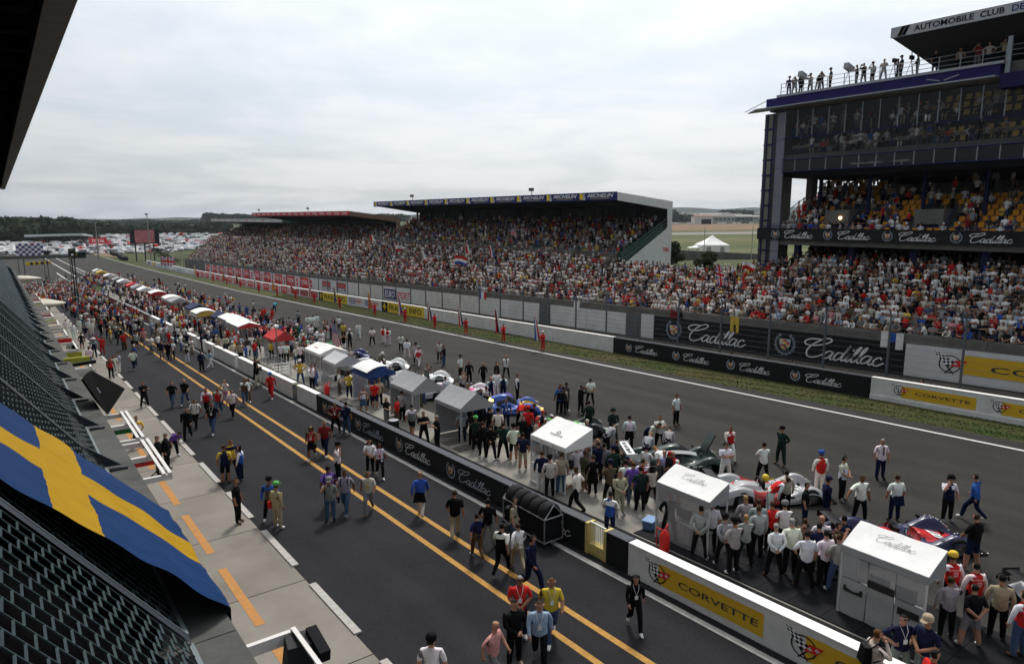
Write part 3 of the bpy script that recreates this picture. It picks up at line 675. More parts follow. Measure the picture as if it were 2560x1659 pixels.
# ================================================================== right hand building: glass tower, stand, lounges, roof terrace
BX = 60.0
BLUE = mat('deep_blue_fascia', (.018, .016, .10), .55, var=.06, scale=1); BFR = mat('blue_frame', (.02, .03, .12), .5); GLS = mat('dark_glass', (.004, .0045, .006), .06, spec=.14)
GREYC = mat('grey_cladding', (.20, .20, .235), .6, var=.05, scale=1); ALU = mat('aluminium', (.32, .34, .36), .45, metal=.4); CONB = mat('dark_concrete', (.13, .125, .115), .9, var=.2, scale=1)
bd = thing('race_club_building', 'tall blue building with glass lounges, stand and roof terrace above the crowd', 'building', (BX, 40, gz(40)))
YE0, YE1 = -6.0, 40.3
# stair tower: glazed strip and grey panel
for i in range(10):
    z0 = 6.2 + i * 1.42
    b = MB(); b.add([(BX, 38.95, z0 + .05), (BX, 40.25, z0 + .05), (BX, 40.25, z0 + 1.37), (BX, 38.95, z0 + 1.37)], [(3, 2, 1, 0)]); f_ = b.build('window', glass_mat('tower_glass', (.01, .012, .015), .35, .05), bd)
    b = MB(); b.box(BX - .06, BX + .02, 38.9, 40.3, z0 - .04, z0 + .04); b.box(BX - .06, BX + .02, 39.3, 39.36, z0, z0 + 1.42); b.box(BX - .06, BX + .02, 39.9, 39.96, z0, z0 + 1.42); b.build('frame', BFR, f_)
    b = MB(); b.box(BX + .04, BX + .09, 39.4, 39.85, z0 + .1, z0 + 1.3); b.build('stair_core', mat('pale_stair', (.45, .46, .33), .8), f_)
b = MB(); b.box(BX + .1, BX + 3, 38.9, 40.3, 5.0, 20.4); b.build('tower_shaft', CONB, bd)
for i in range(6):
    z0 = 5.0 + i * 2.57; b = MB(); b.box(BX - .05, BX + .1, 38.05, 38.88, z0 + .01, z0 + 2.55); b.build('cladding_panel', GREYC, bd)
    b = MB(); b.box(BX + 1.0, BX + 3.6, 40.3, 40.42, z0 + .01, z0 + 2.55); b.build('cladding_panel', GREYC, bd)
# lower stand front with Cadillac band
b = MB(); b.box(BX - .2, BX + .1, YE0, 40.3, 8.66, 9.74); bn = b.build('advert_band', BLACKW, bd)
for i in range(6):
    yy = 38.9 - i * 5.2; b = MB(); fn = plane_fn(BX - .2, yy, 8.66, 0, .008); wreath_crest(b, fn, .6, .54, .42); ink(b, script_geo(), fn, 1.5, .16, 2.9, .78, W_); b.build('lettering', PRINT, bn)
b = MB(); b.box(BX + .1, BX + 14, YE0, 38.8, 8.2, 8.7); b.build('stand_slab', CONB, bd)
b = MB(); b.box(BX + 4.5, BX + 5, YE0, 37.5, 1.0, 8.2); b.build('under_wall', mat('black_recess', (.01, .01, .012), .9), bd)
for i in range(8): b = MB(); yy = 36.5 - i * 5.2; b.box(BX + .6, BX + 1.1, yy - .25, yy + .25, 2.5, 8.2); b.build('column', mat('navy_column', (.012, .015, .05), .6), bd)
b = MB(); b.tube([(BX - .1, 40.2, 9.95), (BX - .1, YE0, 9.95)], .025, 5); b.build('rail', BFR, bd)
SEATO = mat('orange_seat', (.62, .27, .03), .5, var=.1, scale=3)
b = MB(); b.box(-.02, .40, -.21, .21, .36, .42); b.box(.34, .42, -.21, .21, .40, .80); b.bar((.2, 0, 0), (.2, 0, .36), .06); seatm = b.mesh('seat', SEATO)
NB = 11; BROWS = []
for i in range(NB):
    x = BX + .2 + i * .82; z = 9.1 + i * .47
    b = MB(); b.box(x, x + .82, YE0, 38.3, z - .5, z); b.build('stand_step', CONB, bd); BROWS.append((x, z))
# vomitories (concrete openings with a lamp)
for i, yy in enumerate((33.0, 25.3)):
    b = MB(); b.box(BX + .9, BX + 3.4, yy - 1.1, yy + 1.1, 9.2, 11.4); b.build('stair_opening', CONB, bd)
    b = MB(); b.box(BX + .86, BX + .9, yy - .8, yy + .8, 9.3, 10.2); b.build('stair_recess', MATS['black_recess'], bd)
    for s_ in (-1.2, 1.2): b = MB(); b.bar((BX + .3, yy + s_ * 1.2, 10.0), (BX + 3.4, yy + s_ * .95, 11.9), .06); b.build('stair_rail', BFR, bd)
lamp = MB(); lamp.lathe([(0, -.08), (.13, -.05), (.13, .04), (0, .09)], 12, axis='X', c=(BX + .82, 32.6, 10.7)); lamp.build('wall_lamp', mat('warm_lamp', (1, .62, .3), .5, emit=4.0), bd)
for i in range(9): yy = 35.9 - i * 4.6; b = MB(); b.box(BX + 2.9, BX + 3.2, yy - .12, yy + .12, 9.0, 14.9); b.build('column', MATS['navy_column'], bd)
# back wall of the stand with a bright gap at its far end
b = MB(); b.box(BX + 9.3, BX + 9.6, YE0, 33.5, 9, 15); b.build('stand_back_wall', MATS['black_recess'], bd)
b = MB(); b.box(BX + 4.4, BX + 5.4, 37.6, 38.2, 8.7, 15.0); b.build('corner_pier', CONB, bd)
for q in ((39.6, 9.7, 34.8, 14.2), (39.6, 9.2, 34.8, 13.7)): b = MB(); b.bar((BX - .1, q[0], q[1]), (BX + 8, q[0] - 1.2, q[3]), .07); b.build('stair_rail', BFR, bd)
# lounge floors: slab, glass panes with mullions, balcony rail
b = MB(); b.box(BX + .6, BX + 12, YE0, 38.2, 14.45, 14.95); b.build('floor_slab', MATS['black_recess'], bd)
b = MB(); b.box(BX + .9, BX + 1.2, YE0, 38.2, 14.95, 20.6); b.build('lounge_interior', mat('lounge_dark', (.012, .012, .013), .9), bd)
b = MB(); b.box(BX + .9, BX + 12, 37.9, 38.2, 14.95, 20.6); b.build('side_wall', CONB, bd)
PANE = glass_mat('lounge_glass', (.004, .005, .006), .42, .05)
my = [38.1, 36.84, 35.39, 33.88, 32.39, 30.92, 29.45, 27.95, 26.45, 24.95, 23.45, 21.95, 20.45, 18.95, 17.45, 15.95, 14.45, 12.95, 11.45]
for i in range(len(my) - 1):
    for (za, zb_) in ((16.15, 18.0), (18.05, 20.45)):
        b = MB(); b.add([(BX + .02 + nrg.uniform(-.01, .01), my[i] - .03, za), (BX + .02 + nrg.uniform(-.01, .01), my[i + 1] + .03, za), (BX + .02 + nrg.uniform(-.012, .012), my[i + 1] + .03, zb_), (BX + .02 + nrg.uniform(-.01, .01), my[i] - .03, zb_)], [(0, 1, 2, 3)]); b.build('pane', PANE, bd)
    b = MB(); b.box(BX - .06, BX + .02, my[i] - .03, my[i] + .03, 18.02, 20.45); b.build('mullion', ALU, bd)
    b = MB(); b.box(BX - .05, BX + .03, my[i] - .03, my[i] + .03, 14.95, 16.05); b.build('mullion', ALU, bd)
    b = MB(); b.add([(BX + .01, my[i] - .04, 14.98), (BX + .01, my[i + 1] + .04, 14.98), (BX + .01, my[i + 1] + .04, 16.0), (BX + .01, my[i] - .04, 16.0)], [(0, 1, 2, 3)]); b.build('balcony_pane', glass_mat('balcony_glass', (.02, .022, .025), .55), bd)
for z in (14.95, 16.06, 18.02): b = MB(); b.tube([(BX - .05, 38.2, z), (BX - .05, YE0, z)], .04, 5); b.build('transom', BFR, bd)
b = MB(); b.box(BX + .1, BX + .9, YE0, 38.1, 16.05, 16.5); b.build('spandrel', CONB, bd)
# pale tables behind the glass; yellowish chairs added to imitate reflections in it
for (a, z) in ((31.2, 16.2), (29.8, 16.2), (27.6, 16.2)): b = MB(); b.box(BX + .2, BX + .8, a - .6, a + .6, 15.3, 15.4); b.bar((BX + .5, a, 15), (BX + .5, a, 15.3), .1); b.build('lounge_table', MATS['print_white'], bd)
LCH = mat('reflected_chair_yellow', (.50, .33, .09), .6); b = MB(); b.box(0, .3, -.2, .2, 0, .06); b.box(.26, .32, -.2, .2, .05, .42); lcm = b.mesh('reflected_chair', LCH)
for (z, ya, yb) in ((16.6, 12, 25), (17.25, 12, 27), (18.5, 13, 24.5), (19.1, 12, 26), (19.65, 13, 25)):
    yy = ya
    while yy < yb: q_ = put(lcm, 'reflected_chair', bd); q_.location = Vector((BX + .3 + .08 * (z - 16.6), yy, z)) - Vector(bd.location); yy += .62 * nrg.uniform(.95, 1.3)
for (z, ya, yb) in ((17.05, 13, 37.6),):
    b = MB(); b.grid(lambda u, v: (BX + .55, yb + (ya - yb) * u, z + .28 * v + .05 * math.sin(u * 9)), 24, 1, flip=True); b.build('reflected_beam', mat('reflected_beam_pale', (.20, .19, .16), .8), bd)  # added wavy strip imitates a concrete beam reflected in the panes
# blue roof fascia, awning, deck
b = MB(); b.box(BX - .35, BX + .3, 20.9, 40.0, 20.82, 21.72); b.build('fascia', BLUE, bd)
b = MB(); b.box(BX - 1.1, BX + .3, YE0, 20.6, 19.9, 20.9); b.build('fascia', mat('darker_blue_fascia', (.012, .012, .06), .55), bd)
b = MB(); b.box(BX + .3, BX + 12, YE0, 40.0, 20.6, 21.6); b.build('roof_slab', CONB, bd)
b = MB(); b.add([(BX - 1.2, 20.9, 20.74), (BX - 1.2, 40.6, 20.74), (BX + .4, 42.5, 20.74), (BX + .6, 20.9, 20.74), (BX - 1.2, 20.9, 20.84), (BX - 1.2, 40.6, 20.84), (BX + .4, 42.5, 20.84), (BX + .6, 20.9, 20.84)], MB.BF); b.build('awning', ALU, bd)
b = MB(); b.bar((BX - .2, 42.4, 20.84), (BX, 40.0, 21.72), .05); b.build('awning_stay', ALU, bd)
b = MB(); b.box(BX - .45, BX + .3, 20.7, 38.9, 21.73, 21.93); b.build('deck_edge', ALU, bd)
b = MB(); b.box(BX + .3, BX + 12, YE0, 38.9, 21.62, 21.9); b.build('deck', CONB, bd)
for i, (u, v) in enumerate(((25.4, 0), (24.1, 1))): b = MB(); s_ = -1 if v else 1; b.bar((BX - .38, u + .5, 21.38 - .25 * v), (BX - .38, u - .5, 21.38 - .25 * (1 - v)), .07); b.build('fascia_stripe', ALU, bd)
for i in range(13): yy = 38.7 - i * 1.5; b = MB(); b.bar((BX - .1, yy, 21.9), (BX - .1, yy, 22.95), .05); b.build('rail_post', ALU, bd)
for z in (22.25, 22.6, 22.95): b = MB(); b.tube([(BX - .1, 38.75, z), (BX - .1, 10, z)], .025, 5); b.build('rail', ALU, bd)
b = MB(); b.box(BX - .1, BX + .05, 20.4, 20.7, 20.9, 23.6); b.build('rail_pillar', ALU, bd)
# upper roof with the club name
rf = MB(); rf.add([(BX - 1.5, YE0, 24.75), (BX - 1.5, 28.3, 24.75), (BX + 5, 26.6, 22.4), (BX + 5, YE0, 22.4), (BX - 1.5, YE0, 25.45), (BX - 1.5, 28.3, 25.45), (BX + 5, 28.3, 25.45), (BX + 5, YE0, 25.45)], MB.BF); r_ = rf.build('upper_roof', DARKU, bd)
b = MB(); b.box(BX - 1.6, BX - 1.5, YE0, 28.35, 24.72, 25.48); b.build('sign_board', mat('sign_grey', (.42, .43, .46), .6), r_)
b = MB(); fn = plane_fn(BX - 1.6, 28.3, 24.75, 0, .012)
b.add([fn(.45, 0), fn(.75, 0), fn(1.1, .7), fn(.8, .7)], [(0, 1, 2, 3)], YE_); b.add([fn(.8, 0), fn(1.05, 0), fn(1.4, .7), fn(1.15, .7)], [(0, 1, 2, 3)], NA_)
YS = lambda px: 28.3 - atX(px, 70, BX - 1.6)[1]
for w_, a_, e_ in (('AUTOMOBILE', 2285, 2432), ('CLUB', 2447, 2507), ('DE', 2525, 2556)): ink(b, text_geo(w_, 0, .02), fn, YS(a_), .15, YS(e_) - YS(a_), .42, NA_); b.build('lettering', PRINT, r_)
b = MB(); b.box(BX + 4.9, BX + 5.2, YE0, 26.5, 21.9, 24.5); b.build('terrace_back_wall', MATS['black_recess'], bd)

# ================================================================== distance: trees, hills, town, car park
def leafcloud(centers, radii, n_each, size, name, cols, label, kind='stuff', cat='forest', seed=3):
    g = np.random.default_rng(seed); Vs = []; C = []
    for (c, r, ne) in zip(centers, radii, n_each):
        d = g.normal(size=(ne, 3)); d /= np.linalg.norm(d, axis=1)[:, None]; rad = g.uniform(.55, 1.0, (ne, 1)) ** .6
        p = np.array(c) + d * rad * np.array(r); s_ = size * g.uniform(.6, 1.3, (ne, 1))
        a = g.normal(size=(ne, 3)); a /= np.linalg.norm(a, axis=1)[:, None]; b_ = np.cross(a, d); b_ /= np.linalg.norm(b_, axis=1)[:, None] + 1e-9
        q = np.stack([p - a * s_, p + b_ * s_ * .8, p + a * s_, p - b_ * s_ * .8], 1); Vs.append(q)
    V = np.concatenate(Vs); n = len(V); me = bpy.data.meshes.new(name); me.from_pydata(V.reshape(-1, 3).tolist(), [], np.arange(4 * n).reshape(-1, 4).tolist())
    me.materials.append(cols); o = bpy.data.objects.new(name, me); COL.objects.link(o)
    return o
LEAFD = mat('dark_leaves', (.030, .048, .022), .9, col2=(.016, .028, .014), scale=.12); LEAFM = mat('mid_leaves', (.05, .07, .028), .9, col2=(.025, .04, .018), scale=.2)
def treeline(name, label, px0, px1, dist, topz, base, n, w, mtl, seed, size=1.6, ne=90):
    g = np.random.default_rng(seed); cs = []; rs = []; ns = []
    for i in range(n):
        px = px0 + (px1 - px0) * (i + g.uniform(-.4, .4)) / n; d = ray(px, 545); d = d[:2] / np.linalg.norm(d[:2]); D_ = dist * g.uniform(.94, 1.1); x, y = d * D_
        tz = (topz(px) if callable(topz) else topz) * 1.0 + g.uniform(-2.2, .8); b0 = base if base is not None else terr(x, y)
        h_ = tz - b0
        for k in range(4):
            cs.append((x + g.normal(0, w * .45), y + g.normal(0, w * .45), b0 + h_ * (.3 + .2 * k))); rs.append((w * g.uniform(.7, 1.1), w * g.uniform(.7, 1.1), h_ * .22)); ns.append(ne)
    o = leafcloud(cs, rs, ns, size, name, mtl, label, seed=seed); tag(o, label, 'forest', kind='stuff'); return o
treeline('forest', 'dark tall wood behind the far curve of the track', -60, 205, 620, lambda p: 8.3 if p < 195 else 4, None, 60, 8, LEAFD, 5, 1.9, 130)
treeline('forest', 'lower wood beyond the car park and the big screen', 195, 560, 760, lambda p: 2.6 + 2.0 * math.sin(p * .05) * (p > 270), None, 70, 9, LEAFD, 6, 2.1, 100)
treeline('forest', 'thin line of trees beyond the stands on the horizon', 520, 1010, 1500, lambda p: 17, None, 60, 14, LEAFD, 8, 3.6, 60)
treeline('forest', 'band of trees on the far edge of the airfield', 1670, 1905, 1300, lambda p: 17 + 6 * math.sin(p * .035), None, 46, 12, LEAFD, 9, 3.2, 70)
def hills(label, px0, px1, dist, hfun, m):
    b = MB()
    def f(u, v):
        px = px0 + (px1 - px0) * u; d = ray(px, 545); d = d[:2] / np.linalg.norm(d[:2]); D_ = dist * (1 + .25 * v); x, y = d * D_
        return (x, y, -12 + (hfun(px) + 12) * math.sin(min(1, v * 1.6) * math.pi / 2))
    b.grid(f, 90, 6); o = b.build('hills', m, smooth=True, kind='structure'); o['label'] = label
HILL = mat('wooded_hill', (.014, .024, .016), .95, col2=(.02, .03, .018), scale=.006)
hills('low wooded hills on the left horizon', -400, 620, 3400, lambda p: 3 + 11 * math.exp(-((p - 440) / 130) ** 2) + 3 * math.sin(p * .013) + 1.5 * math.sin(p * .06), HILL)
hills('low wooded hills on the right horizon', 560, 2900, 3600, lambda p: 20 + 46 * sm(800, 1700, p) + 7 * math.sin(p * .012 + 1) + 3 * math.sin(p * .041) + 8 * sm(1780, 1890, p), HILL)
hills('second wooded rise behind the airfield', 1500, 2100, 2300, lambda p: 28 + 6 * math.sin(p * .02) + 3 * math.sin(p * .09), HILL)
def polar(px, dist):
    d = ray(px, 545); d = d[:2] / np.linalg.norm(d[:2]); return d[0] * dist, d[1] * dist
# town blocks and hangars
TOWN = [mat('town_%d' % i, c, .85) for i, c in enumerate([(.30, .29, .27), (.22, .23, .25), (.38, .36, .33), (.18, .17, .16)])]
g_ = np.random.default_rng(4)
for i in range(20):
    px = 1690 + i * 10.5 + g_.uniform(-4, 4); D_ = g_.uniform(1000, 1600); x, y = polar(px, D_); w, h_ = g_.uniform(15, 45), g_.uniform(6, 11)
    z0 = terr(x, y) + (D_ - 1000) * .012
    t = thing('town_building', '%s town block on the airfield horizon, %s from the ribbed stand end' % (('stone coloured', 'blue grey', 'cream', 'brown')[i % 4], ordinal(i)), 'building', (x, y, z0), R(-36.6 + g_.uniform(-8, 8)), group='town blocks behind the airfield')
    b = MB(); b.box(-w / 2, w / 2, -6, 6, -4, h_); b.build('wall', TOWN[i % 4], t, local=True)
    b = MB(); b.add([(-w / 2 - 1, -7, h_), (w / 2 + 1, -7, h_), (w / 2 + 1, 7, h_), (-w / 2 - 1, 7, h_), (-w / 2 - 1, 0, h_ + 3), (w / 2 + 1, 0, h_ + 3)], [(0, 1, 5, 4), (2, 3, 4, 5), (0, 4, 3), (1, 2, 5)]); b.build('roof', TOWN[3 if i % 3 else 0], t, local=True)
    for k in range(int(w / 6)): b = MB(); b.box(-w / 2 + 2 + k * 6, -w / 2 + 5 + k * 6, -6.1, -6, h_ * .45, h_ * .75); b.build('window', STEEL, t, local=True)
x, y = polar(1760, 880); hg = thing('hangar', 'white aircraft hangar with an open dark doorway beyond the runway', 'hangar', (x, y, terr(x, y)), R(-36.6 + 0))
b = MB(); b.box(-11, 11, 0, 18, 0, 9.5); b.build('wall', MATS['weathered_white'], hg, local=True); b = MB(); b.box(-3, 9, -.2, 0, 0, 6); b.build('doorway', MATS['black_recess'], hg, local=True)
b = MB(); b.add([(-11.5, -1, 9.5), (11.5, -1, 9.5), (11.5, 19, 9.5), (-11.5, 19, 9.5), (-11.5, 9, 11.5), (11.5, 9, 11.5)], [(0, 1, 5, 4), (2, 3, 4, 5), (0, 4, 3), (1, 2, 5)]); b.build('roof', MATS['brown_sheet'], hg, local=True)
# parked light aircraft / white vans on the airfield edge
for i, px in enumerate((1690, 1728, 1800, 1812, 1838, 1850, 1880)):
    x, y = polar(px, 800 + 15 * i); t = thing('parked_van', ('long white van touching the ribbed stand end', 'long white van left of the hangar', 'white van just right of the hangar door', 'white van second right of the hangar', 'white van midway between hangar and glass tower', 'white van next but one to the glass tower', 'white van closest to the glass tower')[i], 'van', (x, y, terr(x, y)), R(-36.6), group='white vans on the airfield edge')
    L_ = 9 if i < 2 else 5; b = MB(); b.add([(-L_ / 2, -1, .5), (L_ / 2, -1, .5), (L_ / 2, 1, .5), (-L_ / 2, 1, .5), (-L_ / 2, -1, 2.6), (L_ / 2 - 1.2, -1, 2.6), (L_ / 2 - 1.2, 1, 2.6), (-L_ / 2, 1, 2.6)], MB.BF); b.build('body', PRINT[0], t, local=True)
    for s_ in (-1, 1): b = MB(); b.lathe([(0, -.15), (.4, -.15), (.4, .15), (0, .15)], 10, axis='Y', c=(s_ * L_ * .3, -.95, .4)); b.build('wheel', MATS['black_recess'], t, local=True)
# white marquees behind the terrace
MARQ = mat('marquee_cloth', (.78, .77, .74), .7, var=.04, scale=1)
def marquee(label, px, py, w, h, wh, windows):
    x, y, z = G(px, py); D_ = 250.0; x, y = polar(px, D_); z = CAMZ - (py - 545) / 1743.0 * D_ * 1.0
    t = thing('marquee', label, 'marquee', (x, y, z), R(-36.6))
    b = MB()
    ringz = [(1.0, wh), (.93, wh + .25), (.55, wh + (h - wh) * .38), (.22, wh + (h - wh) * .72), (0.02, h)]
    for i in range(4):
        (a, za), (c, zb_) = ringz[i], ringz[i + 1]; q = w / 2
        for (ux, uy, vx, vy) in ((-1, -1, 1, -1), (1, -1, 1, 1), (1, 1, -1, 1), (-1, 1, -1, -1)): b.add([(ux * a * q, uy * a * q, za), (vx * a * q, vy * a * q, za), (vx * c * q, vy * c * q, zb_), (ux * c * q, uy * c * q, zb_)], [(0, 1, 2, 3)])
    b.build('roof', MARQ, t, local=True)
    if windows:
        b = MB(); q = w / 2 * .97; b.box(-q, q, -q, q, 0, wh); b.build('wall', MARQ, t, local=True)
        for u in (.25, .75): b = MB(); b.grid(lambda a, c: (-q + u * 2 * q + (a - .5) * 1.5 * (1 - .4 * max(0, c - .6)), -q - .02, .3 + c * wh * .75), 4, 4); b.build('window', glass_mat('clear_vinyl', (.35, .35, .36), .85), t, local=True)
    for (sx, sy) in ((-1, -1), (1, -1), (1, 1), (-1, 1)): b = MB(); b.bar((sx * w / 2, sy * w / 2, 0), (sx * w / 2, sy * w / 2, wh), .12); b.build('pole', MARQ, t, local=True)
treeline('forest', 'hazy far belt of trees along the left horizon', -80, 560, 1700, lambda p: 3.5 + 1.5 * math.sin(p * .04), None, 70, 16, LEAFD, 10, 4.0, 60)
marquee('large white peaked marquee with arched windows on the airfield grass', 1783, 630, 9.5, 6.3, 3.0, True)
marquee('small white awning tent beside the large marquee', 1743, 628, 4.8, 2.6, 1.6, False)
bwx, bwy = polar(1800, 205)
b = MB(); b.add([(*polar(1672, 190), -3), (*polar(1672, 190), 1.3), (*polar(1905, 175), 1.3), (*polar(1905, 175), -3)], [(0, 1, 2, 3)]);
bw = thing('boundary_wall', 'low grey block wall behind the terrace by the white marquee', 'wall', (bwx, bwy, -2)); bb = MB()
for i in range(16):
    pa, pb = polar(1672 + i * 15, 200), polar(1672 + (i + 1) * 15 - .5, 200); zt = CAMZ - (622 + i * .5 - 545) / 1743 * 200
    bb = MB(); bb.add([(pa[0], pa[1], -6), (pb[0], pb[1], -6), (pb[0] + .3, pb[1] + .3, -6), (pa[0] + .3, pa[1] + .3, -6), (pa[0], pa[1], zt), (pb[0], pb[1], zt), (pb[0] + .3, pb[1] + .3, zt), (pa[0] + .3, pa[1] + .3, zt)], MB.BF); bb.build('wall_panel', CONC2, bw)
# two trees behind the terrace
def tree(label, px, D_, base, h, w, seed, mtl=LEAFM, ne=500, size=.28):
    x, y = polar(px, D_); t = thing('tree', label, 'tree', (x, y, base)); g = np.random.default_rng(seed)
    b = MB(); b.tube([(0, 0, 0), (.1, .05, h * .35), (0, .1, h * .75)], [w * .07, w * .05, w * .02], 7)
    for k in range(5): a = k * 1.26; b.tube([(0, 0, h * (.25 + .08 * k)), (math.cos(a) * w * .3, math.sin(a) * w * .3, h * (.45 + .08 * k))], [w * .03, w * .01], 5)
    b.build('trunk', mat('bark', (.06, .05, .04), .9), t, local=True)
    cs = [(g.normal(0, w * .22), g.normal(0, w * .22), h * (.35 + .12 * k)) for k in range(6)]; rs = [(w * .32, w * .32, h * .17)] * 6
    o = leafcloud(cs, rs, [ne // 6] * 6, size, 'crown', mtl, '', seed=seed); o.parent = t; return t
tree('dark green bush at the end wall of the MICHELIN stand', 1692, 120, 2.2, 4.2, 2.8, 1, LEAFM, 1100, .2)
tree('blue green shrub in front of the low wall and marquee', 1768, 105, 1.4, 4.0, 3.6, 2, LEAFM, 1300, .2)
tree('round tree beside the big video screen', 408, 300, -8, 7, 6, 3, LEAFD)
for px in (1764, 1884): x, y = polar(px, 160); tag(MB().tube([(x, y, 0), (x, y, CAMZ - (565 - 545) / 1743 * 160)], .09, 6).build('flag_pole', mat('pale_pole', (.42, .40, .34), .6)), ('thin pale pole in front of the white marquee', 'thin pale pole beside the glass stair tower')[px > 1800], 'pole')
# car park: hundreds of far white vehicles (a mass), small boxes with cabins
g = np.random.default_rng(21); V = []; F = []; C = []
cb = MB()
for i in range(4200):
    px = g.uniform(-30, 620); D_ = g.uniform(430, 720); x, y = polar(px, D_)
    if px > 420 and D_ < 430 + (px - 420) * .5: continue
    z = gz(y) - .1 + (D_ - 430) * .013; a = g.uniform(0, 3.14); L_, w, h_ = (4.0, 1.6, 1.3) if g.random() < .75 else (5.5, 2.0, g.uniform(2.0, 2.7)); ca, sa = math.cos(a), math.sin(a); ci = int(g.choice([0, 0, 0, 7, 0, 7, 0, 7, 1, 0, 5, 0, 0, 7, 0, 0, 1, 3]))
    for (l0, l1, ww, z0, z1) in ((-.5, .5, 1.0, .3, .62), (-.35, .28, .86, .62, 1.0)):
        P = [(l0 * L_, -w / 2 * ww), (l1 * L_, -w / 2 * ww), (l1 * L_, w / 2 * ww), (l0 * L_, w / 2 * ww)]
        cb.add([(x + p[0] * ca - p[1] * sa, y + p[0] * sa + p[1] * ca, z + zz * h_) for zz in (z0, z1) for p in P], MB.BF[1:], ci)
o = cb.build('parked_vehicles', PRINT, kind='stuff'); tag(o, 'dense mass of far parked white vehicles and campers before the wood', 'vehicles')
# far covered stand at the curve
fs = thing('far_curve_stand', 'low covered stand with a thin pale roof at the far curve', 'grandstand', (34, 560, -8.7))
b = MB(); b.add([(14.7, 557, -1.6), (47.6, 557, -1.0), (56, 580, -2.6), (19.6, 580, -3.0), (14.7, 557, -.2), (47.6, 557, .3), (56, 580, -1.6), (19.6, 580, -2.0)], MB.BF); b.build('roof', mat('pale_roof', (.45, .48, .48), .6), fs)
b = MB(); b.add([(19.6, 560, -9), (56, 560, -9), (58, 578, -9), (19.6, 578, -9), (19.6, 560, -7.6), (56, 560, -7.6), (58, 578, -3.6), (19.6, 578, -3.6)], MB.BF); b.build('seating', MATS['lounge_dark'], fs)
for xx in (22, 31, 39, 47): b = MB(); b.bar((xx, 559, -9), (xx, 559, -1.4), .4); b.build('column', STEEL, fs)
b = MB(); b.add([(18, 579, -9), (58, 579, -9), (58, 579, -2.2), (18, 579, -2.2)], [(0, 1, 2, 3)]); b.build('back_wall', MATS['lounge_dark'], fs)
# big TOTAL sign, video screen, score tower, chequered board, light masts
sg = thing('road_sign', 'red TOTAL sign on posts beyond the gravel trap', 'sign', (48, 480, gz(480)))
b = MB(); b.box(43.8, 53.1, 480, 480.3, -4.6, -1.0); b.build('panel', RB, sg); b = MB(); ink(b, text_geo('TOTAL', 0, .02), lambda u, v: (43.8 + u, 479.97, -4.6 + v), 1.3, .9, 6.8, 1.8, W_); b.build('lettering', PRINT, sg)
for xx in (45.5, 51.5): b = MB(); b.bar((xx, 480.2, gz(480)), (xx, 480.2, -4.5), .3); b.build('post', STEEL, sg)
sc_ = thing('video_screen', 'large outdoor video screen showing a reddish race picture', 'screen', (50, 330, gz(330)))
b = MB(); b.box(45.3, 56.2, 330, 333, -.2, 6.0); b.build('housing', mat('screen_housing', (.02, .022, .024), .7), sc_)
SCRM = mat('screen_picture', (.26, .07, .08), .5, col2=(.07, .03, .035), scale=.55, emit=0.0); SCRM.node_tree.nodes['Principled BSDF'].inputs['Emission Strength'].default_value = .1; SCRM.node_tree.nodes['Principled BSDF'].inputs['Emission Color'].default_value = (.5, .2, .22, 1)
b = MB(); b.add([(46.8, 329.97, .3), (54.3, 329.97, .3), (54.3, 329.97, 5.6), (46.8, 329.97, 5.6)], [(0, 1, 2, 3)]); b.build('picture', SCRM, sc_)
for xx in (47, 50.5, 54): b = MB(); b.bar((xx, 331.5, gz(330)), (xx, 331.5, 0), .5); b.build('support', STEEL, sc_)
for lb, px, ptop, Y in (('tall lighting mast in front of the big video screen', 368, 537, 300), ('thin lighting mast behind the TOTAL sign', 238, 553, 360)):
    x, _, zt = atY(px, ptop, Y); t = thing('light_mast', lb, 'mast', (x, Y, gz(Y))); b = MB(); b.tube([(x, Y, gz(Y)), (x - .15, Y, zt)], [.32, .16], 8); b.build('mast', mat('mast_concrete', (.26, .25, .22), .8), t); b = MB(); b.obox((x - .3, Y, zt + .25), (1.1, .4, .5)); b.build('lamp_head', STEEL, t)
stt = thing('score_tower', 'dark green and black timing board with a clock on a post', 'scoreboard', (9.6, 130, gz(130)))
BRD = mat('score_board', (.012, .02, .018), .6)
b = MB(); b.box(8.9, 9.9, 129.7, 130.1, 5.3, 5.9); b.box(8.9, 10.3, 129.9, 130.2, 4.35, 5.3); b.build('board', BRD, stt)
b = MB(); b.add([(10.3, 129.9, 4.35), (11.3, 130.6, 4.3), (11.3, 130.6, 5.3), (10.3, 129.9, 5.3), (10.3, 130.2, 4.35), (11.3, 130.9, 4.3), (11.3, 130.9, 5.3), (10.3, 130.2, 5.3)], MB.BF); b.build('side_board', BRD, stt)
b = MB(); ring2(b, lambda u, v: (u, 129.86, v), 9.4, 4.95, 0, .2, 0, 360, 16); b.build('clock_face', PRINT[0], stt)
b = MB()
for (u, v, w) in ((9.0, 5.6, .12), (9.25, 5.6, .12), (9.5, 5.6, .12), (9.75, 5.6, .08), (9.85, 4.9, .25), (9.9, 5.1, .2), (9.0, 4.5, .2), (9.95, 4.5, .15)): rect(b, lambda a, c: (a, 129.68, c), u, u + w, v, v + .07)
b.build('digits', mat('digit_yellow', (.55, .5, .1), .6), stt)
for xx in (9.25, 9.6): b = MB(); b.bar((xx, 130, gz(130)), (xx, 130, 4.4), .16); b.build('post', BRD, stt)
ck = thing('chequered_board', 'purple and white chequered hoarding over the pit entry', 'hoarding', (6.5, 215, gz(215)))
b = MB(); b.box(3.6, 9.4, 215, 215.2, 1.25, 4.25); b.build('panel', PRINT[0], ck)
b = MB(); CKP = mat('chequer_purple', (.09, .07, .22), .7)
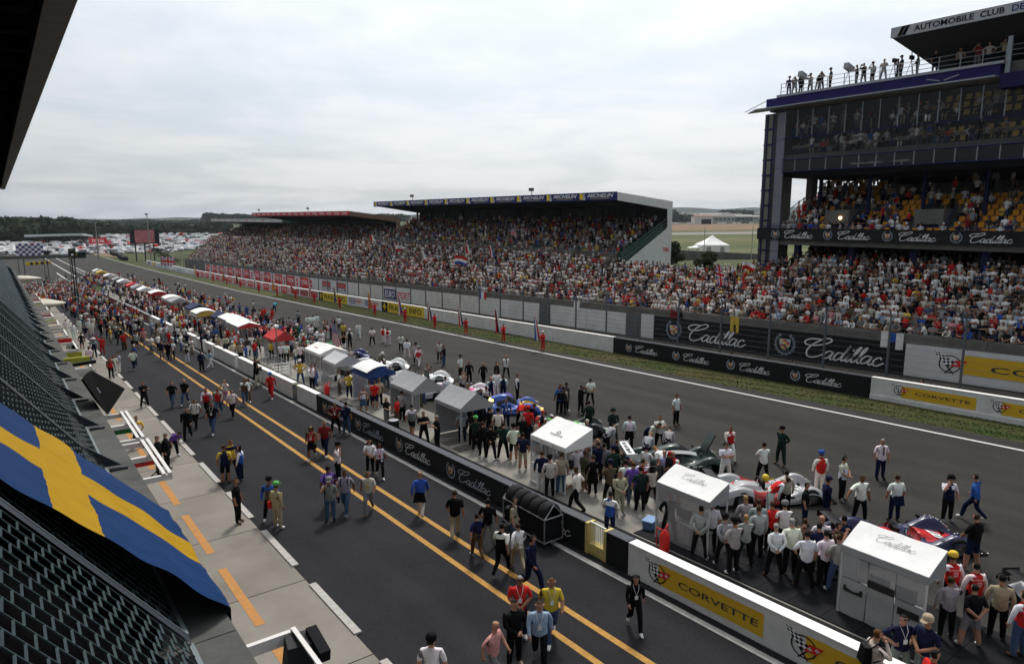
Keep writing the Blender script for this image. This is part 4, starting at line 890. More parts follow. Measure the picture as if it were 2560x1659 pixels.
for i in range(9):
    for j in range(5):
        if (i + j) % 2: rect(b, lambda a, c: (a, 214.98, c), 3.6 + i * .644, 3.6 + (i + 1) * .644, 1.25 + j * .6, 1.25 + (j + 1) * .6)
b.build('chequer', CKP, ck); 
for xx in (3.8, 9.2): b = MB(); b.bar((xx, 215.1, gz(215)), (xx, 215.1, 1.3), .15); b.build('post', STEEL, ck)
gr = thing('guard_rail', 'grey guard rail bridge crossing the pit entry', 'guard rail', (8, 216, gz(216))); b = MB(); b.box(-6, 15.5, 216, 216.3, .35, 1.15); b.build('rail', mat('rail_grey', (.10, .105, .10), .7), gr)
for xx in (-5, 0, 5, 10, 15): b = MB(); b.bar((xx, 216.2, gz(216)), (xx, 216.2, .4), .18); b.build('post', STEEL, gr)
# tyre walls and boards by the curve
TYW = mat('tyre_wall', (.02, .02, .022), .8)
for i, pts in enumerate(([G(176, 626)[:2], G(205, 622)[:2], G(245, 624)[:2], G(272, 631)[:2], G(290, 640)[:2]], [G(297, 640)[:2], G(304, 646)[:2], G(314, 651)[:2]])):
    t = thing('tyre_barrier', ('curved black tyre barrier round the far gravel trap', 'short black tyre barrier at the end of the white trackside wall')[i], 'barrier', (pts[0][0], pts[0][1], gz(pts[0][1])))
    cpts = catmull(pts, 8); k_ = 0
    for p in (cpts if i else catmull(pts, 22)):
        b = MB(); b.lathe([(.2, 0), (1.1, 0), (1.15, .6), (1.1, 1.5), (.2, 1.5)], 8, c=(p[0], p[1], gz(p[1]))); b.build('tyre_stack', TYW, t)
pb_ = thing('barrier_boards', 'red and white advert boards along the far barrier', 'boards', (16, 290, gz(290)))
for i in range(6): qa, qb = G(112 + i * 10.5, 629), G(121 + i * 10.5, 629); b = MB(); b.bar((qa[0], qa[1], qa[2] + 1.0), (qb[0], qb[1], qb[2] + 1.0), .2, 1.4); b.build('board', RB if i != 3 else PRINT[0], pb_)
bl = thing('marker_blocks', 'row of black and yellow blocks across the pit entry', 'barrier', (6, 200, gz(200)))
for i in range(9): q = G(70 + i * 6.6, 663 - i * .5); b = MB(); b.box(q[0] - .75, q[0] + .75, q[1], q[1] + .8, q[2], q[2] + 1.1); b.build('block', (YB, TYW)[i % 2], bl)
wb = thing('white_notice', 'small white notice board on the pit entry wall', 'board', (14, 200, gz(200))); b = MB(); b.box(13, 14.6, 190, 190.15, gz(190) + .2, gz(190) + 1.7); b.build('panel', PRINT[0], wb)
pe = wall_piece('pit_entry_wall', 'grey low wall dividing pit entry from the track', 151, 260, MATS['grey_wall'], h=.9, x0=18.6, x1=18.9)
# ================================================================== people
Z_SKIN, Z_TOP, Z_UP, Z_FORE, Z_THIGH, Z_SHIN, Z_SHOE, Z_HAIR = range(8)
PM = [attr_mat('skin', 'c0', .65, var=.05, bump=0), attr_mat('cloth_top', 'c1'), attr_mat('cloth_sleeve', 'c2'), attr_mat('cloth_forearm', 'c3', var=.06), attr_mat('cloth_trousers', 'c4'), attr_mat('cloth_shin', 'c5', var=.08), attr_mat('shoe', 'c6', .5, var=.05), attr_mat('hair', 'c7', .6, var=.25, vscale=60)]
def S(arm, leg, tilt=0.0, drop=0.0, head=0.0): return dict(arm=arm, leg=leg, tilt=tilt, drop=drop, head=head)
LST = {'L': ((.02, .11, .5), (0, .125, .085)), 'R': ((.02, -.11, .5), (0, -.125, .085))}
LAP = {'L': ((.04, .16, .5), (.02, .21, .085)), 'R': ((.02, -.16, .5), (-.04, -.21, .085))}
LW1 = {'L': ((.24, .09, .55), (.33, .09, .10)), 'R': ((-.02, -.09, .5), (-.36, -.09, .2))}
LW2 = {'R': ((.24, -.09, .55), (.33, -.09, .10)), 'L': ((-.02, .09, .5), (-.36, .09, .2))}
LSI = {'L': ((.44, .12, .97), (.47, .12, .52)), 'R': ((.43, -.13, .97), (.42, -.13, .52))}
AD = ((.0, .26, 1.16), (.06, .27, .92))
def mir(a): return tuple((p[0], -p[1], p[2]) for p in a)
def AR(l, r): return {'L': l, 'R': mir(r)}
POSES = {
    'st': S(AR(AD, ((-.02, .25, 1.16), (.03, .25, .91))), LST), 'st2': S(AR(((.06, .29, 1.17), (.2, .2, 1.0)), AD), LAP),
    'wk': S(AR(((-.13, .25, 1.18), (-.12, .27, .93)), ((.07, .25, 1.17), (.22, .22, .98))), LW1, .06), 'wk2': S(AR(((.07, .25, 1.17), (.24, .22, 1.0)), ((-.13, .25, 1.18), (-.1, .27, .93))), LW2, .06),
    'cr': S(AR(((.08, .27, 1.17), (.25, -.08, 1.21)), ((.08, .27, 1.18), (.22, -.1, 1.25))), LAP), 'bh': S(AR(((-.13, .25, 1.18), (-.19, .04, 1.0)), ((-.13, .25, 1.18), (-.2, .03, .97))), LAP),
    'hp': S(AR(((-.1, .43, 1.2), (.04, .2, 1.04)), ((-.1, .43, 1.2), (.04, .2, 1.04))), LAP), 'ph': S(AR(AD, ((.18, .28, 1.24), (.15, .12, 1.52))), LST, 0, 0, .15),
    'cam': S(AR(((.18, .26, 1.27), (.25, .09, 1.54)), ((.18, .26, 1.27), (.25, .09, 1.55))), LAP, .03), 'fr': S(AR(((.05, .27, 1.17), (.22, .05, 1.03)), ((.05, .27, 1.17), (.24, .03, 1.01))), LST),
    'rs': S(AR(AD, ((.05, .34, 1.6), (.06, .36, 1.88))), LST), 'pt': S(AR(AD, ((.1, .44, 1.28), (.22, .64, 1.12))), LAP),
    'lean': S(AR(((.1, .24, 1.16), (.22, .2, .95)), ((.12, .24, 1.16), (.3, .18, 1.0))), LAP, .95), 'sit': S(AR(((.1, .24, 1.2), (.28, .14, 1.05)), ((.1, .24, 1.2), (.3, .12, 1.03))), LSI, .12, -.1),
    'par': S(AR(((.26, .22, 1.2), (.42, .05, 1.22)), ((.28, .22, 1.2), (.42, .02, 1.24))), LST, .38), 'flag': S(AR(((.14, .25, 1.22), (.3, .02, 1.3)), ((.08, .25, 1.16), (.28, .0, 1.02))), LST)}
def body_mesh(key, female=False):
    P = POSES[key]; sc = .93 if female else 1.0; shw = .155 if female else .18; til, dz, hd = P['tilt'], P['drop'], P['head']
    hip = Vector((0, 0, .95))
    def up(p):   # upper body tips forward about the hips
        q = Vector(p) - hip; c, s_ = math.cos(til), math.sin(til); return Vector((q.x * c + q.z * s_, q.y, -q.x * s_ + q.z * c)) + hip
    J = {}; E_ = []; Rr = {}
    def j(n, p, r, par=None, zone=None, top=False):
        J[n] = (up(p) if top else Vector(p)) + Vector((0, 0, dz)); Rr[n] = r
        if par: E_.append((par, n, zone))
    waist, chest = (.13, .105) if female else (.165, .125), (.16, .12) if female else (.18, .13)
    j('pel', (0, 0, .93), (.165, .13)); j('wai', (0, 0, 1.1), waist, 'pel', Z_TOP, True); j('che', (.01, 0, 1.32), chest, 'wai', Z_TOP, True)
    j('nkb', (-.01, 0, 1.46), (.085, .07), 'che', Z_TOP, True); j('nk', (0, 0, 1.54), (.054, .056), 'nkb', Z_SKIN, True)
    j('hd1', (.025 + hd * .02, 0, 1.60), (.068, .08), 'nk', Z_SKIN, True); j('hd2', (.022 + hd * .04, 0, 1.68), (.078, .098), 'hd1', Z_SKIN, True); j('hd3', (.012 + hd * .04, 0, 1.765), (.058, .075), 'hd2', Z_SKIN, True)
    for s_, n in ((1, 'L'), (-1, 'R')):
        el, wr = P['arm'][n]
        j('sh' + n, (-.01, s_ * shw, 1.395), (.078, .076), 'che', Z_UP, True); j('el' + n, el, (.055, .055), 'sh' + n, Z_UP, True); j('wr' + n, wr, (.038, .04), 'el' + n, Z_FORE, True)
        d = (Vector(wr) - Vector(el)).normalized(); j('ha' + n, Vector(wr) + d * .075, (.022, .042), 'wr' + n, Z_SKIN, True)
        kn, an = P['leg'][n]
        j('hi' + n, (0, s_ * .095, .87), (.112, .108), 'pel', Z_THIGH); j('kn' + n, kn, (.082, .078), 'hi' + n, Z_THIGH); j('an' + n, an, (.062, .060), 'kn' + n, Z_SHIN)
        j('to' + n, (an[0] + .17, an[1] + s_ * .025, max(.035, an[2] - .05)), (.045, .032), 'an' + n, Z_SHOE)
    names = list(J); me = bpy.data.meshes.new('sk'); me.from_pydata([J[n] for n in names], [(names.index(a), names.index(b)) for a, b, z in E_], [])
    o = bpy.data.objects.new('sk', me); COL.objects.link(o); o.modifiers.new('s', 'SKIN'); o.modifiers.new('u', 'SUBSURF').levels = 1; o.modifiers['u'].render_levels = 1
    sv = me.skin_vertices[0].data
    for i, n in enumerate(names): sv[i].radius = Rr[n]; sv[i].use_root = (n == 'pel')
    dg = bpy.context.evaluated_depsgraph_get(); ev = o.evaluated_get(dg); m2 = ev.to_mesh()
    V = np.array([v.co for v in m2.vertices]); F = [tuple(p.vertices) for p in m2.polygons]; ev.to_mesh_clear(); bpy.data.objects.remove(o, do_unlink=True)
    segs = [(np.array(J[a]), np.array(J[b]), max(Rr[a]), max(Rr[b]), z) for a, b, z in E_] + [(np.array(J['pel']) + np.array((0, 0, -.06)), np.array(J['pel']) + np.array((0, 0, .06)), .15, .15, Z_THIGH)]
    C = np.array([V[list(f)].mean(0) for f in F]); best = np.full(len(C), 1e9); zone = np.zeros(len(C), int)
    for a, b, ra, rb, z in segs:
        ab = b - a; t = np.clip(((C - a) @ ab) / (ab @ ab), 0, 1); d = np.linalg.norm(C - (a + t[:, None] * ab), axis=1) / (ra + (rb - ra) * t)
        u = d < best; best[u] = d[u]; zone[u] = z
    # hair cap on crown and back of the head
    h2 = np.array(J['hd2']); ax = np.array(J['hd3']) - h2; ax /= np.linalg.norm(ax); fw = np.array(up((1, 0, .95))) - np.array(hip); fw /= np.linalg.norm(fw)
    rel = C - h2; hh, ff = rel @ ax, rel @ fw
    head = (zone == Z_SKIN) & (hh > -.06) & (np.linalg.norm(rel, axis=1) < .16); zone[head & ((hh > .045) | (ff < -.012))] = Z_HAIR
    vs_ = np.unique(np.concatenate([np.array(F[i]) for i in np.where(zone == Z_HAIR)[0]])) if (zone == Z_HAIR).any() else []
    for i in vs_: V[i] += (V[i] - h2) * .09
    b = MB(); b.add([tuple(p) for p in V], F, [int(z) for z in zone])
    # nose, ears, eyes and fingers
    q = lambda f, s_, u: tuple(h2 + fw * f + np.array((0, 1, 0)) * s_ + ax * u)
    b.add([q(.088, -.012, -.02), q(.088, .012, -.02), q(.115, 0, -.022), q(.085, 0, .03)], [(0, 2, 3), (2, 1, 3), (0, 1, 2)], Z_SKIN)
    for s_ in (-1, 1):
        b.add([q(.0, s_ * .078, .02), q(.02, s_ * .078, -.03), q(-.015, s_ * .1, -.02), q(-.02, s_ * .1, .02)], [(0, 1, 2, 3), (3, 2, 1, 0)], Z_SKIN)
        b.add([q(.094, s_ * .022, .008), q(.09, s_ * .045, .008), q(.088, s_ * .044, .022), q(.093, s_ * .022, .022)], [(0, 1, 2, 3), (3, 2, 1, 0)], Z_HAIR)
    b.add([q(.09, -.022, -.052), q(.09, .022, -.052), q(.09, .02, -.06), q(.09, -.02, -.06)], [(0, 1, 2, 3), (3, 2, 1, 0)], Z_UP if False else Z_SKIN)
    for n, s_ in (('L', 1), ('R', -1)):
        w_, h_ = Vector(J['wr' + n]), Vector(J['ha' + n]); d = (h_ - w_).normalized(); sd = d.cross(Vector((0, 1, 0)));
        if sd.length < .2: sd = d.cross(Vector((1, 0, 0)))
        sd.normalize(); cu = sd.cross(d) * (-.018 * s_)
        for k, (o_, L_) in enumerate(((-.027, .055), (-.009, .066), (.009, .062), (.027, .05))):
            p0 = h_ + sd * o_; p1 = p0 + d * L_ * .6 + cu * .5; b.tube([p0, p1, p1 + d * L_ * .35 + cu * 1.2], [.0095, .0085, .006], 4, Z_SKIN)
        p0 = w_ + d * .03 + sd * .025; b.tube([p0, p0 + sd * .03 + d * .03, p0 + sd * .036 + d * .065 + cu], [.011, .010, .007], 4, Z_SKIN)
    m = b.mesh('person', PM, True)
    if sc != 1.0:
        co = np.empty(len(m.vertices) * 3); m.vertices.foreach_get('co', co); m.vertices.foreach_set('co', co * sc)
    m['head'] = tuple((h2 * sc).tolist()); m['pitch'] = til
    return m
BODY = {}
def body(key, female=False):
    k = (key, female)
    if k not in BODY: BODY[k] = body_mesh(key, female)
    return BODY[k]
HATM = attr_mat('hat', 'col', .75); ACC = attr_mat('accessory', 'col', .6, var=.08); 
def hat_meshes():
    D = {}
    b = MB(); b.lathe([(.112, -.02), (.114, .02), (.105, .07), (.075, .105), (.03, .12), (.0, .122)], 14)
    b.add([(.08, -.085, .0), (.08, .085, .0), (.2, .06, -.02), (.215, 0, -.022), (.2, -.06, -.02)], [(0, 4, 3, 2, 1), (1, 2, 3, 4, 0)]); D['cap'] = b.mesh('cap', HATM, True)
    b = MB(); b.lathe([(.2, -.01), (.19, .0), (.112, .01), (.108, .06), (.08, .1), (.0, .11)], 16); D['hat'] = b.mesh('sun_hat', HATM, True)
    b = MB(); b.lathe([(.0, -.14), (.1, -.13), (.135, -.06), (.142, .02), (.12, .1), (.07, .145), (.0, .16)], 16); b.add([(.125, -.08, -.03), (.125, .08, -.03), (.13, .075, .045), (.13, -.075, .045)], [(0, 1, 2, 3)]); D['helmet'] = b.mesh('helmet', attr_mat('helmet_shell', 'col', .3, coat=.4, var=0), True)
    # long hair
    b = MB(); b.grid(lambda u, v: ((-.035 - .085 * math.sin(math.pi * (.12 + .76 * v))) * (1 - .15 * u) + .03, (v - .5) * (.2 + .06 * u), .06 - .34 * u), 6, 8); b.grid(lambda u, v: ((-.03 - .07 * math.sin(math.pi * (.12 + .76 * v))) + .03, (v - .5) * .19, .05 - .32 * u), 6, 8, flip=True); D['long'] = b.mesh('long_hair', attr_mat('long_hair', 'col', .5, var=.3, vscale=40), True)
    # head set: two cups and a band
    b = MB(); b.tube([(0, .105 * math.cos(t), .02 + .11 * math.sin(t)) for t in [i * math.pi / 8 for i in range(9)]], .012, 5)
    for s_ in (-1, 1): b.lathe([(0, s_ * .09), (.05, s_ * .09), (.05, s_ * .13), (0, s_ * .135)], 10, axis='Y', c=(0, 0, .0))
    D['headset'] = b.mesh('headset', ACC, True)
    # sunglasses
    b = MB(); b.box(.09, .105, -.062, -.008, .002, .034); b.box(.09, .105, .008, .062, .002, .034); b.box(.098, .102, -.008, .008, .02, .026); D['shades'] = b.mesh('sunglasses', MATS['black_recess'])
    # backpack, badge, camera, bag
    b = MB(); b.add([(-.12, -.14, 1.0), (-.12, .14, 1.0), (-.30, .12, 1.02), (-.30, -.12, 1.02), (-.13, -.13, 1.42), (-.13, .13, 1.42), (-.25, .1, 1.4), (-.25, -.1, 1.4)], [(0, 1, 2, 3), (7, 6, 5, 4), (1, 0, 4, 5), (2, 1, 5, 6), (3, 2, 6, 7), (0, 3, 7, 4)])
    for s_ in (-.1, .1): b.tube([(-.12, s_, 1.4), (-.02, s_ * 1.2, 1.5), (.13, s_ * 1.15, 1.38), (.12, s_ * 1.3, 1.15), (-.1, s_ * 1.5, 1.08)], .018, 4)
    D['pack'] = b.mesh('backpack', ACC)
    b = MB(); b.box(.142, .15, -.045, .045, 1.08, 1.2); b.tube([(.14, 0, 1.2), (.12, .06, 1.38), (.03, .08, 1.5)], .006, 4); b.tube([(.14, 0, 1.2), (.12, -.06, 1.38), (.03, -.08, 1.5)], .006, 4); D['badge'] = b.mesh('badge', ACC)
    b = MB(); b.box(.2, .28, -.07, .07, 1.52, 1.62); b.lathe([(.0, .27), (.045, .27), (.05, .4), (0, .4)], 10, axis='X', c=(0, 0, 1.57)); D['camera'] = b.mesh('camera', MATS['black_recess'])
    b = MB(); b.box(-.1, .1, .24, .34, .75, 1.0); b.tube([(0, .29, 1.0), (-.02, .2, 1.3), (.0, -.08, 1.5)], .014, 4); D['bag'] = b.mesh('shoulder_bag', ACC)
    b = MB(); b.box(.125, .14, -.03, .03, 1.1, 1.46); b.add([(.14, -.02, 1.44), (.14, .02, 1.44), (.15, .03, 1.12), (.15, 0, 1.07), (.15, -.03, 1.12)], [(0, 1, 2, 3, 4), (4, 3, 2, 1, 0)]); D['tie'] = b.mesh('tie', ACC)
    b = MB(); b.grid(lambda u, v: (.165 * (1 + .25 * u) * math.cos(2 * math.pi * v), .18 * (1 + .25 * u) * math.sin(2 * math.pi * v), 1.0 - .42 * u), 4, 14); D['skirt'] = b.mesh('skirt', attr_mat('skirt_cloth', 'col'), True)
    b = MB(); b.grid(lambda u, v: (-.14 - .04 * u - .02 * math.sin(v * 9), (v - .5) * (.34 + .1 * u), 1.02 - .36 * u), 3, 8); b.grid(lambda u, v: (-.145 - .04 * u - .02 * math.sin(v * 9), (v - .5) * (.34 + .1 * u), 1.02 - .36 * u), 3, 8, flip=True); D['tied'] = b.mesh('tied_jacket', attr_mat('tied_cloth', 'col'), True)
    return D
HAT = hat_meshes()
CO = dict(w=(.72, .71, .69), k=(.006, .006, .007), n=(.008, .012, .038), b=(.03, .09, .34), r=(.50, .022, .020), g=(.17, .175, .18), t=(.36, .29, .20), y=(.62, .42, .05), G=(.012, .075, .04), p=(.55, .24, .26), l=(.30, .38, .50), j=(.05, .085, .16), c=(.52, .48, .40), m=(.16, .015, .018), o=(.10, .085, .05), e=(.11, .06, .035), d=(.011, .028, .022), L=(.10, .36, .10), s=(.30, .31, .32), v=(.14, .07, .30), O=(.60, .20, .03), q=(.06, .28, .42), a=(.045, .046, .05))
NAMES = dict(w='white', k='black', n='navy', b='blue', r='red', g='grey', t='tan', y='yellow', G='green', p='pink', l='pale blue', j='denim', c='cream', m='maroon', o='olive', e='brown', d='dark green', L='bright green', s='light grey', v='purple', O='orange', q='sky blue', a='charcoal')
HAIRC = dict(k=(.012, .010, .009), e=(.045, .026, .014), y=(.30, .19, .08), h=(.28, .27, .26), f=(.10, .045, .015), z=None)
SKINS = [(.36, .185, .12), (.40, .215, .145), (.31, .155, .095), (.42, .235, .16), (.18, .085, .05)]
HEADP = {}
NP = 0; LABELS = {}
def person(loc, yaw, pose, top, sl, bot, lg, hair='k', extra='', fem=False, scale=None, label=None, group=None, shoe=None, sleeve=None, cat='person'):
    """top/bot: colour letters; sl: S short, L long, N none; lg: L long, S shorts; hair letter, or 'Cx' cap, 'Hx' sun hat, 'Kx' helmet of colour x; capital F prefix = long hair"""
    global NP
    NP += 1; g = random.Random(NP * 13 + 5); me = body(pose, fem); o = bpy.data.objects.new('person', me); COL.objects.link(o)
    sk = SKINS[g.randrange(4) if g.random() < .93 else 4]; v = lambda c: tuple(x * g.uniform(.88, 1.1) for x in c)
    tc_ = v(CO[top]); bc = v(CO[bot]); sc = v(CO[sleeve]) if sleeve else tc_
    hc = hair[-1] if hair[0] in 'CHK' else hair[-1]; h3 = HAIRC['e' if hair[0] in 'CHK' else hc] or sk
    o['c0'] = sk; o['c1'] = tc_; o['c2'] = sc if (sleeve or sl != 'N') else sk; o['c3'] = sc if (sl == 'L' or (sleeve and sl == 'N')) else sk; o['c4'] = bc; o['c5'] = bc if lg == 'L' else sk
    o['c6'] = CO[shoe] if shoe else g.choice([CO['k'], CO['k'], CO['e'], CO['w'], CO['g']]); o['c7'] = h3
    s_ = scale or g.uniform(.965, 1.045); o.location = loc; o.rotation_euler = (0, 0, yaw); o.scale = (s_ * 1.08, s_ * 1.10, s_)
    hp, pit = Vector(me['head']), me['pitch']
    def wear(key, nm, col, at_head=True):
        c = put(HAT[key], nm, o, hp if at_head else (0, 0, 0), (0, pit, 0) if at_head else (0, 0, 0))
        if not at_head and fem: c.scale = (.93, .93, .93)
        if not at_head and pit: c.rotation_euler = (0, pit, 0); c.location = Vector((0, 0, .95)) - Matrix.Rotation(pit, 3, 'Y') @ Vector((0, 0, .95))
        c['col'] = col; return c
    if hair[0] == 'C': c = wear('cap', 'cap', v(CO[hair[1]])); c.location = hp + Vector((0, 0, .035))
    elif hair[0] == 'H': c = wear('hat', 'sun_hat', v(CO[hair[1]])); c.location = hp + Vector((0, 0, .05))
    elif hair[0] == 'K': wear('helmet', 'helmet', v(CO[hair[1]]))
    elif hair[0] == 'F': wear('long', 'long_hair', h3)
    for k in extra.split():
        col = CO[k.split(':')[1]] if ':' in k else CO['k']; k0 = k.split(':')[0]
        if k0 in ('headset', 'shades'): wear(k0, {'headset': 'headset', 'shades': 'sunglasses'}[k0], col)
        elif k0 in ('pack', 'badge', 'camera', 'bag', 'tie', 'skirt', 'tied'): wear(k0, {'pack': 'backpack', 'bag': 'shoulder_bag', 'tied': 'tied_jacket'}.get(k0, k0), col, False)
    if label: tag(o, label, cat, group, 'thing'); LABELS[label] = LABELS.get(label, 0) + 1
    return o
POSEW = dict(st='standing', st2='standing', wk='walking', wk2='walking', cr='arms folded', bh='hands behind back', hp='hands on hips', ph='hand raised to face', cam='holding a camera up', fr='hands together', rs='one arm raised', pt='one arm held out', lean='bending forward', sit='sitting', par='leaning on the parapet', flag='holding a flag')
def describe(pose, top, sl, bot, lg, hair, extra, sleeve, fem, place):
    nm = {'S': 'shirt', 'L': 'long-sleeved shirt', 'N': 'sleeveless top'}[sl]
    if sleeve: nm = 'vest'
    a = '%s %s and %s %s' % (NAMES[top], nm, NAMES[bot], 'shorts' if lg == 'S' else 'trousers')
    if top == bot and sl == 'L' and not sleeve: a = '%s overalls' % NAMES[top]
    h = ''
    if hair[0] in 'CHK': h = '%s %s' % (NAMES[hair[1]], {'C': 'cap', 'H': 'hat', 'K': 'helmet'}[hair[0]])
    elif hair[0] == 'F': h = 'long hair'
    elif 'headset' in extra: h = 'headset'
    elif 'pack' in extra: h = 'backpack'
    elif hair == 'z': h = 'bald'
    elif hair == 'h': h = 'grey hair'
    w = POSEW[pose]
    for parts in (('person in', a, h, w, place), ('person in', a, h, place), ('person in', a, w, place), ('person in', a, place), (a, place)):
        t = ' '.join(q for q in parts if q)
        if len(t.split()) <= 14: return t
    while len(t.split()) > 14 and ' and ' in a: a = a.split(' and ')[0]; t = a + ' ' + place
    return t
CAMY = R(233)   # yaw of someone facing the camera
